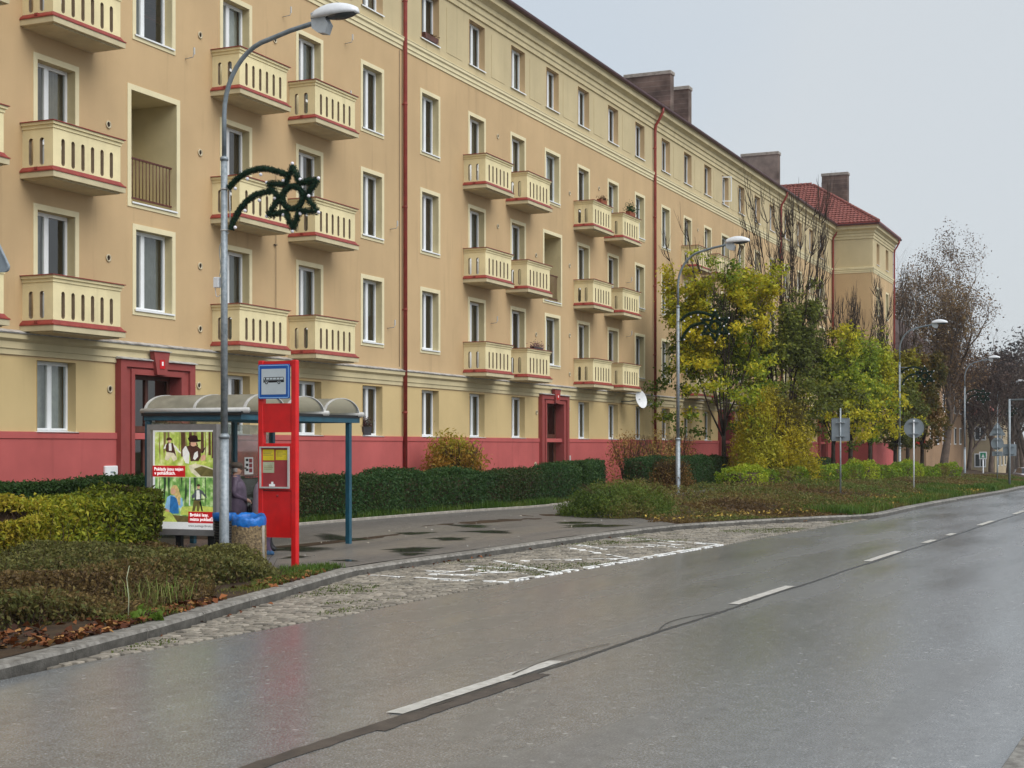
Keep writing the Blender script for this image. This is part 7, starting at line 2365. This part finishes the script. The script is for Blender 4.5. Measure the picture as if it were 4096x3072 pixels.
def big_tree(label, x, y, zb, H, r0, n, pal, seed, spread=0.75, leaf=0.30, lean=(0, 0), group='tall half-bare trees beyond the building', first=0.30, pull=0.02):
    PULL[0] = pull
    t = thing('tree', label, 'tree', (x, y, zb), group=group)
    rr = random.Random(seed); b = MB(); tips = []
    grow(b, Vector((0, 0, -0.5)), Vector((lean[0], lean[1], 1)).normalized(), H * first * 1.25, r0, 0, rr, tips, 0.9, spread)
    b.build('trunk', 'bark_far', t, recalc=False)
    T_ = np.array(tips); zmax = T_[:, 2].max()
    T_ = T_[T_[:, 2] > H * 0.22]
    k = soft_noise(T_, 0.35, seed) > -0.35
    T_ = T_[k]
    idx = RNG.integers(0, len(T_), n)
    P = T_[idx] + RNG.normal(0, 0.38, (n, 3))
    No = np.zeros((n, 3)); No[:, 2] = 0.4
    f = soft_noise(P, 0.4, seed + 3)
    obj('crown', leaf_mesh('crown', P, No, RNG.uniform(0.5, 1.2, n) * leaf, mixcols(n, pal, jitter=0.3, field=f), 'leaf_dry', 0.55, wild=1.0), t)
    return zmax


BROWN = [(0.11, 0.078, 0.055), (0.15, 0.095, 0.055), (0.20, 0.115, 0.055), (0.22, 0.15, 0.065)]
big_tree('tall half-bare tree with rusty leaves just past the building wing', 168, 25.7, -1.0, 29, 0.42, 14000, BROWN, 305, 0.50, 0.24)
big_tree('broad half-bare tree with rusty leaves leaning over the road', 125, 16.4, -0.4, 19, 0.40, 16000, BROWN, 302, 0.64, 0.19, (0.02, -0.03), pull=0.05)
big_tree('dark bare tree behind the overhead mast at the frame edge', 166, 12.6, -1.2, 18, 0.40, 2600, [(0.045, 0.034, 0.034), (0.07, 0.045, 0.036)], 303, 0.6, 0.26)
big_tree('thin dark bare tree behind the triangular sign post', 166, 15.0, -1.2, 15, 0.36, 2300, [(0.045, 0.034, 0.034), (0.075, 0.045, 0.036)], 304, 0.6, 0.26)
big_tree('greyish bare tree near the red roofed house', 156, 15.8, -0.8, 16, 0.3, 4200, [(0.06, 0.05, 0.048), (0.10, 0.06, 0.045)], 306, 0.62, 0.34)
big_tree('russet tree in front of the red roofed house', 160, 18.5, -0.8, 14, 0.3, 4200, [(0.07, 0.05, 0.045), (0.13, 0.07, 0.045)], 307, 0.6, 0.34)
big_tree('bare grey tree rising at the far bend of the road', 176, 14.2, -1.2, 17, 0.32, 3000, [(0.06, 0.05, 0.05), (0.08, 0.06, 0.05)], 308, 0.6, 0.34)

# far wood closing the view
b = MB(); rr = random.Random(9); C = []
for i in range(120):
    x = rr.uniform(200, 275); y = rr.uniform(-5, 70); h = rr.uniform(9, 17)
    b.tube([(x, y, -2.6), (x + rr.uniform(-.5, .5), y, h * 0.5), (x + rr.uniform(-1, 1), y + rr.uniform(-1, 1), h)], [0.25, 0.16, 0.03], 5, cap=False)
    for _ in range(14):
        z0 = rr.uniform(0.3, 0.9) * h; a = rr.uniform(0, 6.28); l = rr.uniform(1.5, 3.5)
        e = (x + l * math.cos(a), y + l * math.sin(a), z0 + l * rr.uniform(0.3, 1.0)); b.tube([(x, y, z0), e], [0.07, 0.015], 3, cap=False); C.append(e)
fw = b.build('far_wood', 'bark_far', None, recalc=False); tag(fw, 'hazy grey-brown wood closing the view down the road', 'wood', kind='stuff')
C = np.array(C); n = 26000; P = C[RNG.integers(0, len(C), n)] + RNG.normal(0, 1.1, (n, 3)); No = np.zeros((n, 3)); No[:, 2] = 0.5
obj('foliage', leaf_mesh('foliage', P, No, RNG.uniform(0.3, 0.7, n), mixcols(n, [(0.06, 0.052, 0.05), (0.085, 0.06, 0.05), (0.055, 0.055, 0.048)], jitter=0.3), 'leaf_dry', 0.6, wild=1.0), fw)

# ------------------------------------------------------------------ damp autumn air
hz = MB().box(-60, 420, -120, 140, -3.4, 36.0).build('haze', 'soil')
hz.data.materials.clear()
hm = bpy.data.materials.new('haze'); hm.use_nodes = True
hm.node_tree.nodes.clear()
ho = hm.node_tree.nodes.new('ShaderNodeOutputMaterial'); hv_ = hm.node_tree.nodes.new('ShaderNodeVolumePrincipled')
hv_.inputs['Color'].default_value = (0.86, 0.90, 0.95, 1); hv_.inputs['Density'].default_value = 0.00028; hv_.inputs['Anisotropy'].default_value = 0.2
hm.node_tree.links.new(hv_.outputs['Volume'], ho.inputs['Volume'])
hz.data.materials.append(hm)
tag(hz, 'thin damp autumn haze over the whole street', 'haze', kind='stuff')
